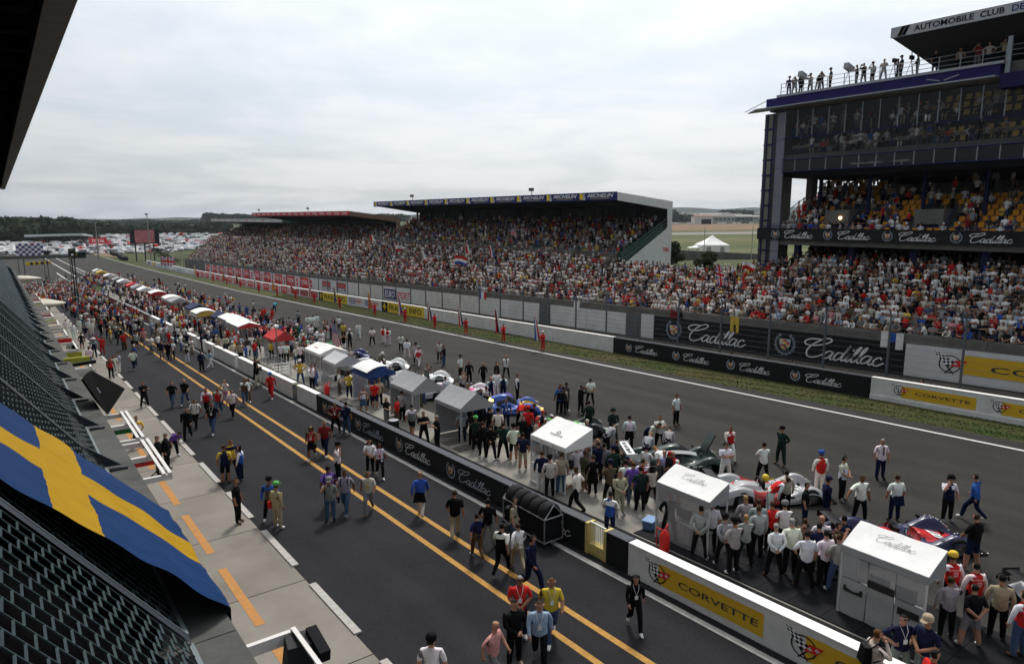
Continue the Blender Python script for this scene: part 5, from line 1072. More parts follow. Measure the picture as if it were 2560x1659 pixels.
PEOPLE = """
2365 1303|ph 0 n S k L Ck +w|on the track right of the blue car bonnet|headset
2432 1301|wk 215 b L n L k|on the track near the right edge
2427 1421|st2 200 k S n S e|beside the nose of the red and blue car
2146 1304|pt 10 w S k L e|behind the red and blue car holding a blue cloth
2234 1301|st 180 w S n L e|behind the red and blue car|tied:n
2062 1303|st 90 n L n L Cn|at the front of the silver car
2009 1317|st 60 k S n L k|beside the silver car door
2102 1250|fr 45 w S k L k +c|beyond the silver car|headset
2047 1231|st 180 r L w L Cb +w|beyond the silver car nose
1961 1284|st 180 c L k L k|at the cockpit of the silver car
1921 1287|lean 90 r L w L k +w|at the side of the silver car
1933 1444|bh 185 w L k L h|in the crew behind the front Cadillac tent
1972 1438|st 180 w L k L h|in the crew behind the front Cadillac tent
2009 1472|st2 180 w S k L k|in the crew left of the front Cadillac tent
2056 1469|st 190 w S k L k|in the crew touching the front Cadillac tent
1890 1399|st 185 s L k L e|in the crew behind the silver car
1859 1416|cr 180 s L k L y|in the crew behind the silver car
1924 1379|st 180 r S k L e|in the crew behind the silver car
1955 1383|fr 180 w S k L Cg|in the crew behind the silver car
2082 1444|cam 60 o S k L k|in the crew photographing the red and blue car|camera pack:k
2039 1449|st 170 n S k L k|in the crew behind the red and blue car
2003 1430|st 120 e L k L e|in the crew behind the red and blue car
2046 1428|st 175 w S g L z|in the crew behind the red and blue car
2101 1422|st 190 n S n L k|at the rear wing of the red and blue car
2088 1480|st2 190 s S j L e|half hidden by the front Cadillac tent
2368 1537|st 180 r N k L Cy +w|right of the front Cadillac tent wearing a PIT bib
2425 1564|st 180 r N k L k +w|right of the front Cadillac tent wearing a PIT bib
2362 1599|ph 170 s L k L e|right of the front Cadillac tent
2421 1619|bh 180 k S g S k|right of the front Cadillac tent
2488 1601|st 150 t L k L k|beside the silver car at the right edge|headset
2543 1647|st 190 r N j L e +w|at the right edge beside the silver car
2242 1705|hp 5 n S g S k|in front of the front Cadillac tent wearing sunglasses|shades badge:w
2303 1722|fr -60 n S g S Ct|in front of the front Cadillac tent
2175 1755|ph 90 c L n L f|at the white pit wall in the foreground|pack:k
2317 1804|st 90 r S n L k|at the bottom edge by the white pit wall
1585 1573|wk 5 k L k L Fk f _w|alone on the pit lane tarmac|badge:w
1299 1593|fr 5 r S n L h|in the group on the yellow lines|shades badge:w
1377 1599|wk2 5 y S j L f|in the group on the yellow lines|badge:w
1348 1665|wk 0 l L k L e|in the group on the yellow lines|badge:w
1285 1663|fr 30 k L k L k _t|at the bottom edge on the yellow lines
1234 1714|wk2 60 p S g L z|at the bottom edge on the yellow lines
1326 1478|wk 60 n L n L e|between the yellow lines|headset
1253 1438|wk2 155 k S k L k +w|walking beside the tyre trolley
1296 1425|wk 200 w L t L e f|walking beside the tyre trolley
1285 1366|st 80 t S j L k|standing at the tyre trolley|shades pack:k
1220 1366|st2 170 k S g L k|near the tyre trolley
1194 1399|wk 200 n S e L k f _w|near the yellow lines and the tyre trolley
1523 1349|fr 150 b S n L k +w|at the gate in the pit wall
1548 1289|fr 20 t L t L e|on the concrete behind the tyre trolley
1442 1284|wk2 240 w S k L e|on the concrete behind the tyre trolley
1671 1355|st2 180 k L k L z|at the side of the second Cadillac tent
1747 1397|bh 150 s L k L k|in the crew right of the second Cadillac tent
1775 1379|st 180 w S k L Ck|in the crew right of the second Cadillac tent
1807 1416|bh 185 s L k L Ck|in the crew right of the second Cadillac tent
1831 1438|fr 200 s L k L Ck _w|in the crew right of the second Cadillac tent
1890 1379|st 170 s L k L e|in the crew right of the second Cadillac tent
1858 1363|st 180 s L k L y|in the crew right of the second Cadillac tent
596 1309|st 95 k S k L f|on the kerb of the concrete apron
678 1301|st2 20 o N k L Ck +b|beside the apron kerb
695 1321|st 150 t L t L CL|beside the apron kerb|bag:r
827 1301|ph 10 g S j L Cg|left of the yellow lines|bag:n
866 1283|wk 0 s S j L k|on the yellow lines|pack:n
923 1281|wk2 5 c S g L f|on the yellow lines|badge:y
1052 1292|wk 180 b L c L z|right of the yellow lines|tied:k
1138 1345|wk2 185 k S t L e|right of the yellow lines
1082 1770|st 0 w S k L Ck|at the bottom edge of the pit lane
824 1273|wk 200 v S n L k|behind the man in the grey cap|pack:v
679 996|wk 10 r L r L Cb|in front of the white pit wall
614 1012|wk2 20 e L j L k +w|left of the white pit wall
622 1004|wk 20 w S e L Fe f _w|left of the white pit wall
519 1037|wk 10 r N k L k +w|on the yellow lines in a red bib
548 1037|wk2 10 r N j L e +s|on the yellow lines in a red bib
583 1043|wk 5 w S k L e|on the yellow lines
565 1008|cam 10 w S p L y f|on the yellow lines
534 1084|wk 5 k S j L k _w|left of the yellow lines|badge:w
565 1208|st 200 n S k S e +y|in the group on the pit lane by the apron
582 1194|st2 20 y S n L e +n|in the group on the pit lane by the apron
604 1203|st 270 b N n L Fk f _w +w|in the group on the pit lane by the apron
814 1138|wk 5 m S n L f|right of the yellow lines
781 1147|wk2 5 r N k S Fy f|right of the yellow lines|skirt:k badge:w
840 1081|hp 5 m S k L e|at the end of the white pit wall|badge:w
867 1084|st2 150 n S j L k|at the start of the black pit wall|pack:n
926 1184|fr 20 w S k L Fe f|in front of the black pit wall
950 1194|wk 20 w S k L Fk f|in front of the black pit wall|badge:r
846 1205|ph 90 w S k L Ck|between the yellow lines|bag:k
566 882|sit 20 c L k L k ^.62|on the end of the white pit wall
645 967|cam 70 k L c L Fe f|at the white pit wall|camera
641 949|cam 60 k L k L Fk f|at the white pit wall|camera
525 924|wk 150 l L w L Ff f|before the white pit wall
505 929|st 60 n L k L k|before the white pit wall
752 962|hp 10 y S j L Cw|on the concrete before the clear tent
781 975|ph 60 w S k L e|on the concrete before the clear tent
790 965|st 100 b N b L Fk f|on the concrete before the clear tent|skirt:b
849 988|st2 100 w S e L k|between the clear tents|pack:k
874 996|st 185 y S n L Ck|beside the white and blue tent
909 1035|st2 40 w N j S k f _w|beside the white and blue tent|skirt:j
925 1019|st 180 s S k L e|beside the white and blue tent
938 1024|st 160 r S n S e|beside the white and blue tent
949 1017|st 200 t S k L f|beside the white and blue tent
967 1066|fr 60 k S g L Fy f|beside the black drum
993 1065|st 250 r S e L k f|beside the black drum
1030 1092|wk 180 g S k S k _k +w|by the nearer grey tent
1060 1115|cr 20 k S k L f|behind the black pit wall
1094 1126|cr 300 k S k L h|behind the black pit wall
771 825|bh 190 w L w L k|on the track in a trio of white overalls
783 823|bh 180 w L w L k|on the track in a trio of white overalls
793 820|st 170 w L w L e|on the track in a trio of white overalls
813 838|cam 60 t S k L k|on the track by the green car|camera
835 832|ph 60 k S j L k|on the track by the green car|pack:k
848 827|st 170 w S k L e|on the track by the green car
820 848|st 120 r N w L k +w|on the track by the green car
859 848|st 185 y S k L e|on the track by the green car
875 869|st 175 k N k L Cw +w|on the track by the dark blue car
897 846|wk 20 w L w L k|alone on the track
931 862|bh 200 w S k L k|alone on the track
959 858|st 160 r N w L e +w|on the track in a pair of red bibs
970 862|bh 185 r N w L f +w|on the track in a pair of red bibs
1003 880|st 20 w S k L k|on the track before the white cars|tie:k
1018 897|bh 185 w L w L k|on the track before the white cars
1040 910|st 180 s S k L Ck|on the track before the white cars
1047 918|wk 170 r N w L Cs +w|on the track before the white cars
954 921|lean 20 c S k L Cw ^.3|working on the farther white car
1099 904|st 20 c S k L e|on the track beyond the white cars
1110 915|ph 250 k S j L f|on the track beyond the white cars|badge:w
1151 945|st 60 w S k L Hk|on the track beyond the white cars
1173 960|st 10 k L k L e|on the track behind the pink and white car
1208 963|wk 170 k L k L y f|on the track behind the pink and white car
1241 965|ph 60 k L k L k|on the track behind the pink and white car
1265 945|bh 20 w S k L z|alone in mid track|tie:k
1227 1007|st 190 n N n L z +w|behind the blue car in a numbered vest
1241 990|st 185 w S w L e|behind the blue car
1258 1000|st 175 n N n L k +w|behind the blue car in a numbered vest
1293 1002|st 80 n N k L e +w|behind the blue car in a numbered vest
1155 990|cam 60 s S k L e|filming the pink and white car|camera
1068 967|cam 60 g S g L k|filming the nearer white car|camera
1400 1028|st 190 b S k L f|on the track behind the green striped car
1415 1028|st 120 a L k L k|on the track behind the green striped car
1156 1108|st 185 s S n L h|in the dark crew right of the grey tent
1182 1118|st 175 k L k L k|in the dark crew right of the grey tent
1190 1129|fr 190 d L k L CL|in the dark crew right of the grey tent
1207 1142|st 200 k L k L e|in the dark crew right of the grey tent
1227 1150|bh 180 k L k L k|in the dark crew right of the grey tent
1258 1150|st2 185 d L k L k|in the dark crew right of the grey tent
1201 1085|st 170 d L k L CL|in the dark crew right of the grey tent
1224 1100|st 190 k L k L k|in the dark crew beside the blue car
1245 1105|st 180 w S k L Ck|in the dark crew beside the blue car
1177 1079|cr 190 k L k L k|in the dark crew beside the grey tent
1284 1155|fr 195 w S k S Ck|left of the white emblem tent
1307 1177|st 180 n S t S k|left of the white emblem tent
1265 1070|st 10 b S n L f|beside the gold panel of the blue car|badge:w
1210 1046|st 100 q S n L e|beside the gold panel of the blue car
1320 1100|st 160 r S n L Cr|left of the white emblem tent
1006 1055|st 150 s L k L k|under the farther grey tent
1054 999|st 185 w S k L k|beside the farther grey tent
1048 1017|st 150 a L o L k|beside the farther grey tent
1398 1035|st 185 b S k L f|on the track behind the green striped car|pack:k
1407 1035|st 170 a N k L k +t|on the track behind the green striped car|pack:k
1451 1033|cam 120 k L k L k|filming on the track behind the green striped car|camera
1475 1013|bh 195 w S k L k|alone on the track beyond the green striped car
1531 1103|bh 185 d L d L Cd|on the track between the two green cars|headset
1572 1124|st 175 w L k L k +w|behind the dark green coupe|tied:k
1614 1124|lean 60 n N k L e +w|behind the dark green coupe
1647 1124|cr 20 w S k L e|behind the dark green coupe
1689 1063|st 40 w S k L k|alone in mid track beyond the dark green coupe
1822 1152|wk 10 r N w L f +w|right of the dark green coupe
1811 1207|cr 10 w S w L k|at the nose of the dark green coupe|headset shades
1471 1083|st 200 d L d L k|at the green striped car
1514 1135|lean 120 s L k L h|behind the dark green coupe wing
1354 1233|st 175 n L w L e|before the white emblem tent
1374 1246|st 190 c L k L Ck|before the white emblem tent
1402 1238|st 180 t S j L e|before the white emblem tent|bag:k
1440 1213|st 200 w S w L k|before the white emblem tent
1460 1227|st 120 o S t S e|right of the white emblem tent
1481 1240|st 185 k L k L e f|right of the white emblem tent|skirt:k
1524 1264|cr 190 o L k L Cn|in the crowd behind the dark green coupe
1562 1256|st 180 w S k L k|in the crowd behind the dark green coupe
1599 1282|st 185 d S k L k|in the crowd behind the dark green coupe
1580 1264|st 170 v S j L f|in the crowd behind the dark green coupe
1604 1258|ph 160 r N k L e +w|in the crowd behind the dark green coupe
1629 1264|cam 185 c L k L Fk f|in the crowd behind the dark green coupe|camera
1658 1225|st 190 l S n L z|in the crowd behind the dark green coupe
1614 1162|lean 150 s L k L y|working on the dark green coupe
1668 1149|lean 160 s L k L k|working on the dark green coupe
1494 1207|st 180 n S k L e|in the crowd behind the dark green coupe
1508 1207|st 170 g S k L k|in the crowd behind the dark green coupe
1531 1222|st 190 d L n L Cn|in the crowd behind the dark green coupe
1450 1149|st 150 r N w L Kw +w|under the white emblem tent edge
1951 1162|bh 300 d L d L Ck|on the track beyond the silver car
1905 1205|cr 185 w S k L k|behind the silver car
2198 1197|st 5 w S n L h|alone on the track nearest the far grass|tie:e
362 1018|cr 60 k L k L k|on the apron kerb
433 1018|wk 5 k S j L k|in a pair in black shirts
465 1012|wk2 5 k S j L z|in a pair in black shirts
491 1070|wk 10 w S k L k|near the apron kerb|pack:k
471 1100|wk2 15 k L k L k|near the apron kerb|camera
347 1119|st2 20 w S k L k +y|under the green hanging sign
399 1186|st 90 k L k L k|under the red hanging sign
419 1176|st 100 k L k L h|under the red hanging sign
434 1143|lean 60 v S k L k|under the red hanging sign
279 946|st 60 r N k L k +e|in a trio at the apron kerb
289 938|st 40 w S w L Fk f|in a trio at the apron kerb
300 933|st 290 s L w L e|in a trio at the apron kerb
335 926|wk 190 w S n L k|near the apron kerb
257 886|rs 20 r L r L e|near the apron kerb waving
237 894|st 30 n S n L Hw +s|near the apron kerb
226 917|st 185 w S g L k|on the apron
191 902|st 170 k S k L k|on the apron by the hanging signs
179 901|st 190 s S j L e|on the apron by the hanging signs
206 873|st 190 k S k S e f|on the apron edge
167 837|st 20 w L w L k|in the white overalled group on the apron
185 846|st 60 w L w L k|in the white overalled group on the apron
216 852|st 185 n S s L k|in the white overalled group on the apron
223 835|st 200 w L w L Cw|in the white overalled group on the apron
231 839|st 180 w L w L e|in the white overalled group on the apron
200 833|st 170 w L w L k|in the white overalled group on the apron
253 841|wk 190 k L k L f|left of the yellow lines
271 844|fr 10 k S k L k|left of the yellow lines
292 844|wk 10 o L j L e|on the far yellow lines
301 860|wk2 10 k L k L h|on the far yellow lines|badge:w
314 873|fr 10 k S t S k|on the far yellow lines
342 872|wk 15 t S k S e f|on the far yellow lines
361 865|wk 10 p S g L Cr|on the far yellow lines
393 860|st 20 s N k S e f|right of the far yellow lines|badge:w
331 841|wk 10 b S j L k|on the far yellow lines
340 828|st 10 k S k L k +w|on the far yellow lines
353 823|wk 20 w S j L k|right of the far yellow lines
315 827|wk2 200 s S k L e|on the far yellow lines
342 873|st 60 s S k S e|on the far yellow lines among friends
393 861|st 30 o S k S Cm f|right of the far yellow lines in a quartet
406 899|st 20 n S t S e|right of the far yellow lines in a quartet
422 902|wk 10 k S k L k|right of the far yellow lines in a quartet
432 899|st 200 w S k L f|right of the far yellow lines in a quartet
469 907|st 185 k S w L Cc f +c|before the broken pit wall
444 855|st 185 w S k L k|at the broken pit wall
463 856|st 180 w S k L k|at the broken pit wall
475 852|lean 170 w S k L e|at the broken pit wall
417 851|st 20 w S g L e|at the broken pit wall
406 829|st 40 b S k L k|at the broken pit wall
508 877|st 60 n S n L k|at the broken pit wall
540 861|st 200 b L k L k|at the broken pit wall
625 829|bh 190 w S k L k|alone on the far part of the track
565 760|st 180 r N w L Cw +w|on the far part of the track
746 811|st 150 s S n L k +s|alone on the track beyond the red car
686 780|lean 170 q S n L k|at the far blue car
618 794|st 185 b S b L k|at the far blue car
635 798|st 190 n S n L k|at the far blue car
656 803|st 180 r L r L e|in the red crew at the far red car
681 805|st 185 r L r L k|in the red crew at the far red car
672 807|st 170 s L r L y|in the red crew at the far red car
724 831|st 185 s S k L k|in the pair of mechanics at the far red car
736 833|st 180 s S k L e|in the pair of mechanics at the far red car
694 823|lean 60 a L k L k +s|at the far red car
744 854|st 180 G L G L Kw|at the green car in a white helmet
789 869|lean 180 s L G L Kw|at the green car in a white helmet
803 872|lean 180 s L G L Ks|at the green car in a white helmet
787 845|lean 20 G S G L e|behind the green car
845 899|st 120 r L k L Kw|at the dark blue car in a white helmet
704 909|st 185 w S k L h|in the railed crowd before the red tent
717 909|st 185 w S k L e|in the railed crowd before the red tent
742 913|st 180 w S j L y f|in the railed crowd before the red tent
752 913|st 190 w S k L e|in the railed crowd before the red tent
680 900|st 180 y S k L k +w|in the railed crowd before the red tent
758 895|st 190 g S k L k|in the railed crowd before the red tent
583 883|st 185 s S j L h|behind the white pit wall by the twin white tents
602 888|st 185 l S n L e|behind the white pit wall by the twin white tents
630 885|st 170 w S k L k|behind the white pit wall by the twin white tents
621 891|st 180 a L k L k|behind the white pit wall by the twin white tents|skirt:w
646 885|cr 20 o L k L e|behind the white pit wall by the twin white tents
591 885|lean 180 r L r L e|behind the white pit wall by the twin white tents
"""
placed = []
for ln in PEOPLE.strip().splitlines():
    f = ln.split('|'); px, py = map(float, f[0].split()); a = f[1].split(); pose, rel, top, sl, bot, lg, hair = a[:7]
    place = f[2].strip(); ex = f[3].strip() if len(f) > 3 else ''
    slv = None; fem = False; shoe = None; up_ = 0.0
    for k in a[7:]:
        if k == 'f': fem = True
        elif k[0] == '+': slv = k[1]
        elif k[0] == '_': shoe = k[1]
        elif k[0] == '^': up_ = float(k[1:])
    x, y, z = G(px, py, up_)
    base = .05 if 15.3 < x < 20.3 else (.022 if x < 6.8 else 0.0)
    if up_ == 0: z += base
    lab = describe(pose, top, sl, bot, lg, hair, ex, slv, fem, place)
    placed.append((lab, (x, y, z), CAMY + R(float(rel)), pose, top, sl, bot, lg, hair, ex, fem, shoe, slv))
from collections import Counter
cnt = Counter(p[0] for p in placed); seen_ = Counter()
for p in sorted(placed, key=lambda q: q[1][1]):
    lab = p[0]
    if cnt[lab] > 1: seen_[lab] += 1; lab = lab + ', ' + ordinal(seen_[lab] - 1) + ' nearest'
    person(p[1], p[2], p[3], p[4], p[5], p[6], p[7], p[8], p[9], p[10], None, lab, 'people in the pit lane and on the grid', p[11], p[12])
# ================================================================== the crowd (past counting): small figures merged into one mass per place
def crowd_variant(kind):
    """low figure facing +X; returns verts, faces, zone per vertex (0 skin 1 top 2 legs 3 hair)"""
    V = []; F = []; Z = []
    def rings(rs, n, zone, cap=True):
        k = len(V)
        for (c, rx, ry) in rs:
            for j in range(n): t = 2 * math.pi * j / n; V.append((c[0] + rx * math.cos(t), c[1] + ry * math.sin(t), c[2])); Z.append(zone)
        for i in range(len(rs) - 1):
            for j in range(n): F.append((k + i * n + j, k + i * n + (j + 1) % n, k + (i + 1) * n + (j + 1) % n, k + (i + 1) * n + j))
        if cap: F.append(tuple(k + (len(rs) - 1) * n + j for j in range(n)))
    def limb(p, q, r0, r1, zone):
        b = MB(); b.tube([p, q], [r0, r1], 4, cap=True); k = len(V); V.extend(b.v); Z.extend([zone] * len(b.v)); F.extend([tuple(i + k for i in f) for f in b.f])
    dz = -.45 if kind == 'sit' else 0; lx = .12 if kind == 'par' else 0
    rings([((0, 0, .86 + dz), .13, .17), ((lx * .5, 0, 1.1 + dz), .12, .16), ((lx, 0, 1.34 + dz), .13, .21), ((lx, 0, 1.46 + dz), .08, .12)], 6, 1)
    hx = lx * 1.5 + .02
    rings([((hx, 0, 1.46 + dz), .055, .055), ((hx + .01, 0, 1.58 + dz), .095, .078), ((hx + .01, 0, 1.67 + dz), .095, .08)], 6, 0)
    rings([((hx - .02, 0, 1.60 + dz), .085, .088), ((hx - .005, 0, 1.69 + dz), .105, .092), ((hx - .01, 0, 1.78 + dz), .05, .05)], 6, 3)
    def arm(s_, el, wr, bare=True):
        sh = (lx, s_ * .2, 1.4 + dz); el = (el[0], s_ * el[1], el[2] + dz); wr = (wr[0], s_ * wr[1], wr[2] + dz); limb(sh, el, .06, .05, 1); limb(el, wr, .045, .036, 0)
    A = {'dn': [((0, .26, 1.14), (.08, .25, .93))] * 2, 'cr': [((.1, .27, 1.17), (.24, -.05, 1.2))] * 2, 'cam': [((.18, .27, 1.27), (.2, .1, 1.58))] * 2, 'up': [((.04, .3, 1.6), (.08, .28, 1.88)), ((0, .26, 1.14), (.08, .25, .93))], 'sit': [((.06, .26, 1.18), (.26, .12, 1.06))] * 2, 'par': [((.3, .24, 1.2), (.42, .02, 1.2))] * 2}[kind]
    arm(1, *A[0]); arm(-1, *A[1])
    if kind == 'sit':
        for s_ in (-1, 1): limb((0, s_ * .1, .45), (.42, s_ * .12, .5), .09, .08, 2); limb((.42, s_ * .12, .5), (.44, s_ * .12, .04), .075, .05, 2)
    else:
        for s_ in (-1, 1): limb((0, s_ * .09, .9), (.01, s_ * .11, .05), .1, .06, 2)
    return np.array(V), F, np.array(Z)
CV = {k: crowd_variant(k) for k in ('dn', 'cr', 'cam', 'up', 'sit', 'par')}
for k in CV: 
    V, F, Z = CV[k]; CV[k] = (V, Z, np.array([len(f) for f in F]), np.concatenate([np.array(f) for f in F]))
TOPS = np.array([CO[c] for c in 'wwwwwwwwwwwwwwwwwwsssssccckkkkkkkaaannnngggggbrrrrrttyllmopjjee']); LEGS = np.array([CO[c] for c in 'kkkjjjjntgtnw']); HAIRS = np.array([HAIRC['k'], HAIRC['e'], HAIRC['e'], HAIRC['k'], HAIRC['f'], HAIRC['y'], CO['w'], CO['w'], CO['r'], CO['n'], CO['k'], HAIRC['h'], CO['c']]); SK = np.array(SKINS)
CROWDM = attr_mat('crowd_colours', 'Col', .8, var=.1, otype='GEOMETRY', vscale=14, bump=0)
def crowd(label, pts, kinds, yaw0=math.pi, spread=.5, tops=TOPS, seed=1, scale=(.92, 1.05)):
    g = np.random.default_rng(seed); pts = np.array(pts); n = len(pts); kk = list(kinds); pk = np.array([kinds[k] for k in kk], float); pk /= pk.sum(); ch = g.choice(len(kk), n, p=pk)
    VV = []; CC = []; LS = []; LI = []; off = 0
    for i, k in enumerate(kk):
        P = pts[ch == i]; m = len(P)
        if not m: continue
        V, Z, fl, fi = CV[k]; a = yaw0 + g.normal(0, spread, m); sc = g.uniform(*scale, m); ca, sa = np.cos(a) * sc, np.sin(a) * sc
        X = V[None, :, 0] * ca[:, None] - V[None, :, 1] * sa[:, None] + P[:, 0:1]; Y = V[None, :, 0] * sa[:, None] + V[None, :, 1] * ca[:, None] + P[:, 1:2]; W = V[None, :, 2] * sc[:, None] + P[:, 2:3]
        col = np.empty((m, 4, 3)); col[:, 0] = SK[g.integers(0, 4, m)]; col[:, 1] = tops[g.integers(0, len(tops), m)]; col[:, 2] = LEGS[g.integers(0, len(LEGS), m)]; col[:, 3] = HAIRS[g.integers(0, len(HAIRS), m)]; col *= g.uniform(.7, 1.1, (m, 4, 1)); col[:, 0] *= .95
        VV.append(np.stack([X, Y, W], -1).reshape(-1, 3)); CC.append(col[:, Z].reshape(-1, 3))
        LS.append(np.tile(fl, m)); LI.append((fi[None, :] + (off + np.arange(m) * len(V))[:, None]).reshape(-1)); off += m * len(V)
    V = np.concatenate(VV); C = np.concatenate(CC); ls = np.concatenate(LS); li = np.concatenate(LI)
    me = bpy.data.meshes.new('crowd'); me.vertices.add(len(V)); me.vertices.foreach_set('co', V.ravel()); me.loops.add(len(li)); me.loops.foreach_set('vertex_index', li.astype(np.int32))
    me.polygons.add(len(ls)); st_ = np.concatenate([[0], np.cumsum(ls)[:-1]]).astype(np.int32); me.polygons.foreach_set('loop_start', st_)
    me.update(calc_edges=True); at = me.attributes.new('Col', 'FLOAT_COLOR', 'POINT'); at.data.foreach_set('color', np.concatenate([C, np.ones((len(C), 1))], 1).ravel().astype(np.float32))
    me.materials.append(CROWDM); o = bpy.data.objects.new('crowd', me); COL.objects.link(o); return tag(o, label, 'crowd', kind='stuff')
BV = {}
def crowd_hi(label, pts, poses, yaws, seed, tops=TOPS):
    """the same figures as the people in the pits, merged into one mass"""
    g = np.random.default_rng(seed); VV = []; CC = []; LS = []; LI = []; off = 0
    for p, yaw in zip(pts, yaws):
        k = (poses[g.integers(len(poses))], bool(g.random() < .25))
        if k not in BV:
            m = body(*k); co = np.empty(len(m.vertices) * 3); m.vertices.foreach_get('co', co); li = np.empty(len(m.loops), np.int32); m.loops.foreach_get('vertex_index', li); ls = np.empty(len(m.polygons), np.int32); m.polygons.foreach_get('loop_total', ls); mi_ = np.empty(len(m.polygons), np.int32); m.polygons.foreach_get('material_index', mi_); BV[k] = (co.reshape(-1, 3), li, ls, np.repeat(mi_, ls))
        co, li, ls, lz = BV[k]; s_ = g.uniform(.95, 1.05); ca, sa = math.cos(yaw) * s_ * 1.08, math.sin(yaw) * s_ * 1.08
        VV.append(np.stack([co[:, 0] * ca - co[:, 1] * sa + p[0], co[:, 0] * sa + co[:, 1] * ca + p[1], co[:, 2] * s_ + p[2]], 1))
        sk = SK[g.integers(4)]; tp = tops[g.integers(len(tops))]; lg = LEGS[g.integers(len(LEGS))]; hr = HAIRS[g.integers(len(HAIRS))]; ln = g.random() < .25
        pal = np.array([sk, tp, tp, tp if ln else sk, lg, lg if g.random() < .7 else sk, (.05, .05, .05), hr]) * g.uniform(.85, 1.1, (8, 1)); CC.append(pal[lz]); LS.append(ls); LI.append(li + off); off += len(co)
    V = np.concatenate(VV); C = np.concatenate(CC); ls = np.concatenate(LS); li = np.concatenate(LI)
    me = bpy.data.meshes.new('crowd'); me.vertices.add(len(V)); me.vertices.foreach_set('co', V.ravel()); me.loops.add(len(li)); me.loops.foreach_set('vertex_index', li.astype(np.int32))
    me.polygons.add(len(ls)); me.polygons.foreach_set('loop_start', np.concatenate([[0], np.cumsum(ls)[:-1]]).astype(np.int32)); me.polygons.foreach_set('use_smooth', [True] * len(ls))
    me.update(calc_edges=True); at = me.attributes.new('Col', 'FLOAT_COLOR', 'CORNER'); at.data.foreach_set('color', np.concatenate([C, np.ones((len(C), 1))], 1).ravel().astype(np.float32))
    me.materials.append(CROWDM); o = bpy.data.objects.new('crowd', me); COL.objects.link(o); return tag(o, label, 'crowd', kind='stuff')
g = np.random.default_rng(33); fr_ = []; pts = []
for i, x in enumerate(ROWX):
    y = -4.0
    while y < 258:
        y += g.uniform(.42, .62) * (1 if y < 120 else 1.25)
        if g.random() < .035: continue
        (fr_ if i == 0 else pts).append((x + g.uniform(-.12, .12) - (.12 if i == 0 else 0), y, floor_z(x, y) + .01))
for x, zz in ((61.0, 4.95), (61.8, 5.35), (62.6, 5.7), (63.4, 6.05)):
    y = 0.0
    while y < 36.5:
        y += g.uniform(.5, .8)
        if g.random() < .2: continue
        pts.append((x, y, zz))
b = MB(); b.box(60.5, 64.5, -6, 37.5, 3.0, 4.9); b.build('upper_landing', CONC2, terr_s)
hi = [p for p in fr_ if p[1] < 50]; crowd_hi('front row of spectators leaning over the parapet above the big Cadillac boards', hi, ['par', 'par', 'par', 'cr', 'ph', 'fr'], math.pi + g.normal(0, .35, len(hi)), 2)
crowd('far front row of spectators leaning over the concrete parapet', [p for p in fr_ if p[1] >= 50], {'par': 3, 'cr': 1, 'dn': 1}, seed=2)
hi = [p for p in pts if p[1] < 42 and p[0] < ROWX[4] + .3 and p[1] > 2]; pts = [p for p in pts if not (p[1] < 42 and p[0] < ROWX[4] + .3)]
crowd_hi('standing spectators in the lower rows of the terrace below the blue building', hi, ['st', 'cr', 'cr', 'bh', 'ph', 'fr', 'st2', 'cam', 'hp'], math.pi + g.normal(0, .4, len(hi)), 5)
crowd('dense standing crowd of spectators packing the long terrace', pts, {'dn': 4, 'cr': 4, 'cam': 1.2, 'up': .15, 'par': 1.5}, seed=3)
for nm, lab, occ, sp in (('near', 'seated crowd in the MICHELIN grandstand', .86, .56), ('middle', 'seated crowd in the TOTAL grandstand', .9, .66), ('far', 'seated crowd in the farthest grandstand', .9, .8)):
    pts = []
    for (x, y0, y1, z, n_) in STANDS:
        if n_ != nm: continue
        y = y0
        while y < y1:
            y += sp * g.uniform(.85, 1.2)
            if g.random() > occ: continue
            pts.append((x + .18, min(y, y1), z))
    crowd(lab, pts, {'sit': 5, 'dn': 1, 'cr': .6}, seed=len(pts), tops=np.array([CO[c] for c in 'wwwwwsskkkkaanngggbrrrttyyljjo']))
pts = []; free = []
for i, (x, z) in enumerate(BROWS):
    y = 1.0
    while y < 37.6:
        y += .56
        if any(abs(y - v) < 1.6 for v in (33.0, 25.3)) and 1 <= i <= 4: continue
        p_occ = (.45 + .5 * sm(24, 36, y)) * (1 - .055 * i)
        if g.random() < p_occ: pts.append((x + .3, y, z))
        elif y > 14 and (i < 7 or y > 32): free.append((x + .2, y, z))
crowd('seated spectators among orange seats above the Cadillac band', pts, {'sit': 4, 'dn': 1.3, 'cr': .7}, seed=8)
g.shuffle(free)
for (x, y, z) in free[:290]:
    s_ = put(seatm, 'seat', bd); s_.location = Vector((x, y, z)) - Vector(bd.location)
# far pit lane and grid crowd
pts = []
for _ in range(430): pts.append((g.uniform(3.5, 15), g.normal(166, 12)))
for _ in range(190): pts.append((g.uniform(7.5, 14.6), g.uniform(96, 158)))
for _ in range(34): pts.append((g.uniform(8.5, 14.6), g.uniform(66, 96)))
for _ in range(820): pts.append((g.normal(21.3, 2.5), 60 + 165 * g.random() ** .9))
for _ in range(110): pts.append((g.uniform(15.6, 18), 58 + 70 * g.random()))
for _ in range(26): pts.append((g.uniform(25, 31), g.uniform(95, 190)))
pts = [(x, y, gz(y) + (.05 if 15.3 < x < 20.3 else .0)) for x, y in pts if 3 < x < 32 and abs(x - 15.15) > .4]
crowd('far crowd of people filling the pit lane and grid', pts, {'dn': 5, 'cr': 2, 'cam': .6}, yaw0=CAMY, spread=1.4, seed=12, tops=np.array([CO[c] for c in 'wwwwwwwkkkkkannnrrrrrbbgtylcs']))
pts = [(20 + 36 * g.random(), 560.5 + 17 * t, -7.6 + 4.0 * t) for t in g.random(420)] + [(*q[:2], q[2]) for q in [G(g.uniform(0, 290), g.uniform(606, 619)) for _ in range(420)] if q[1] < 1500]
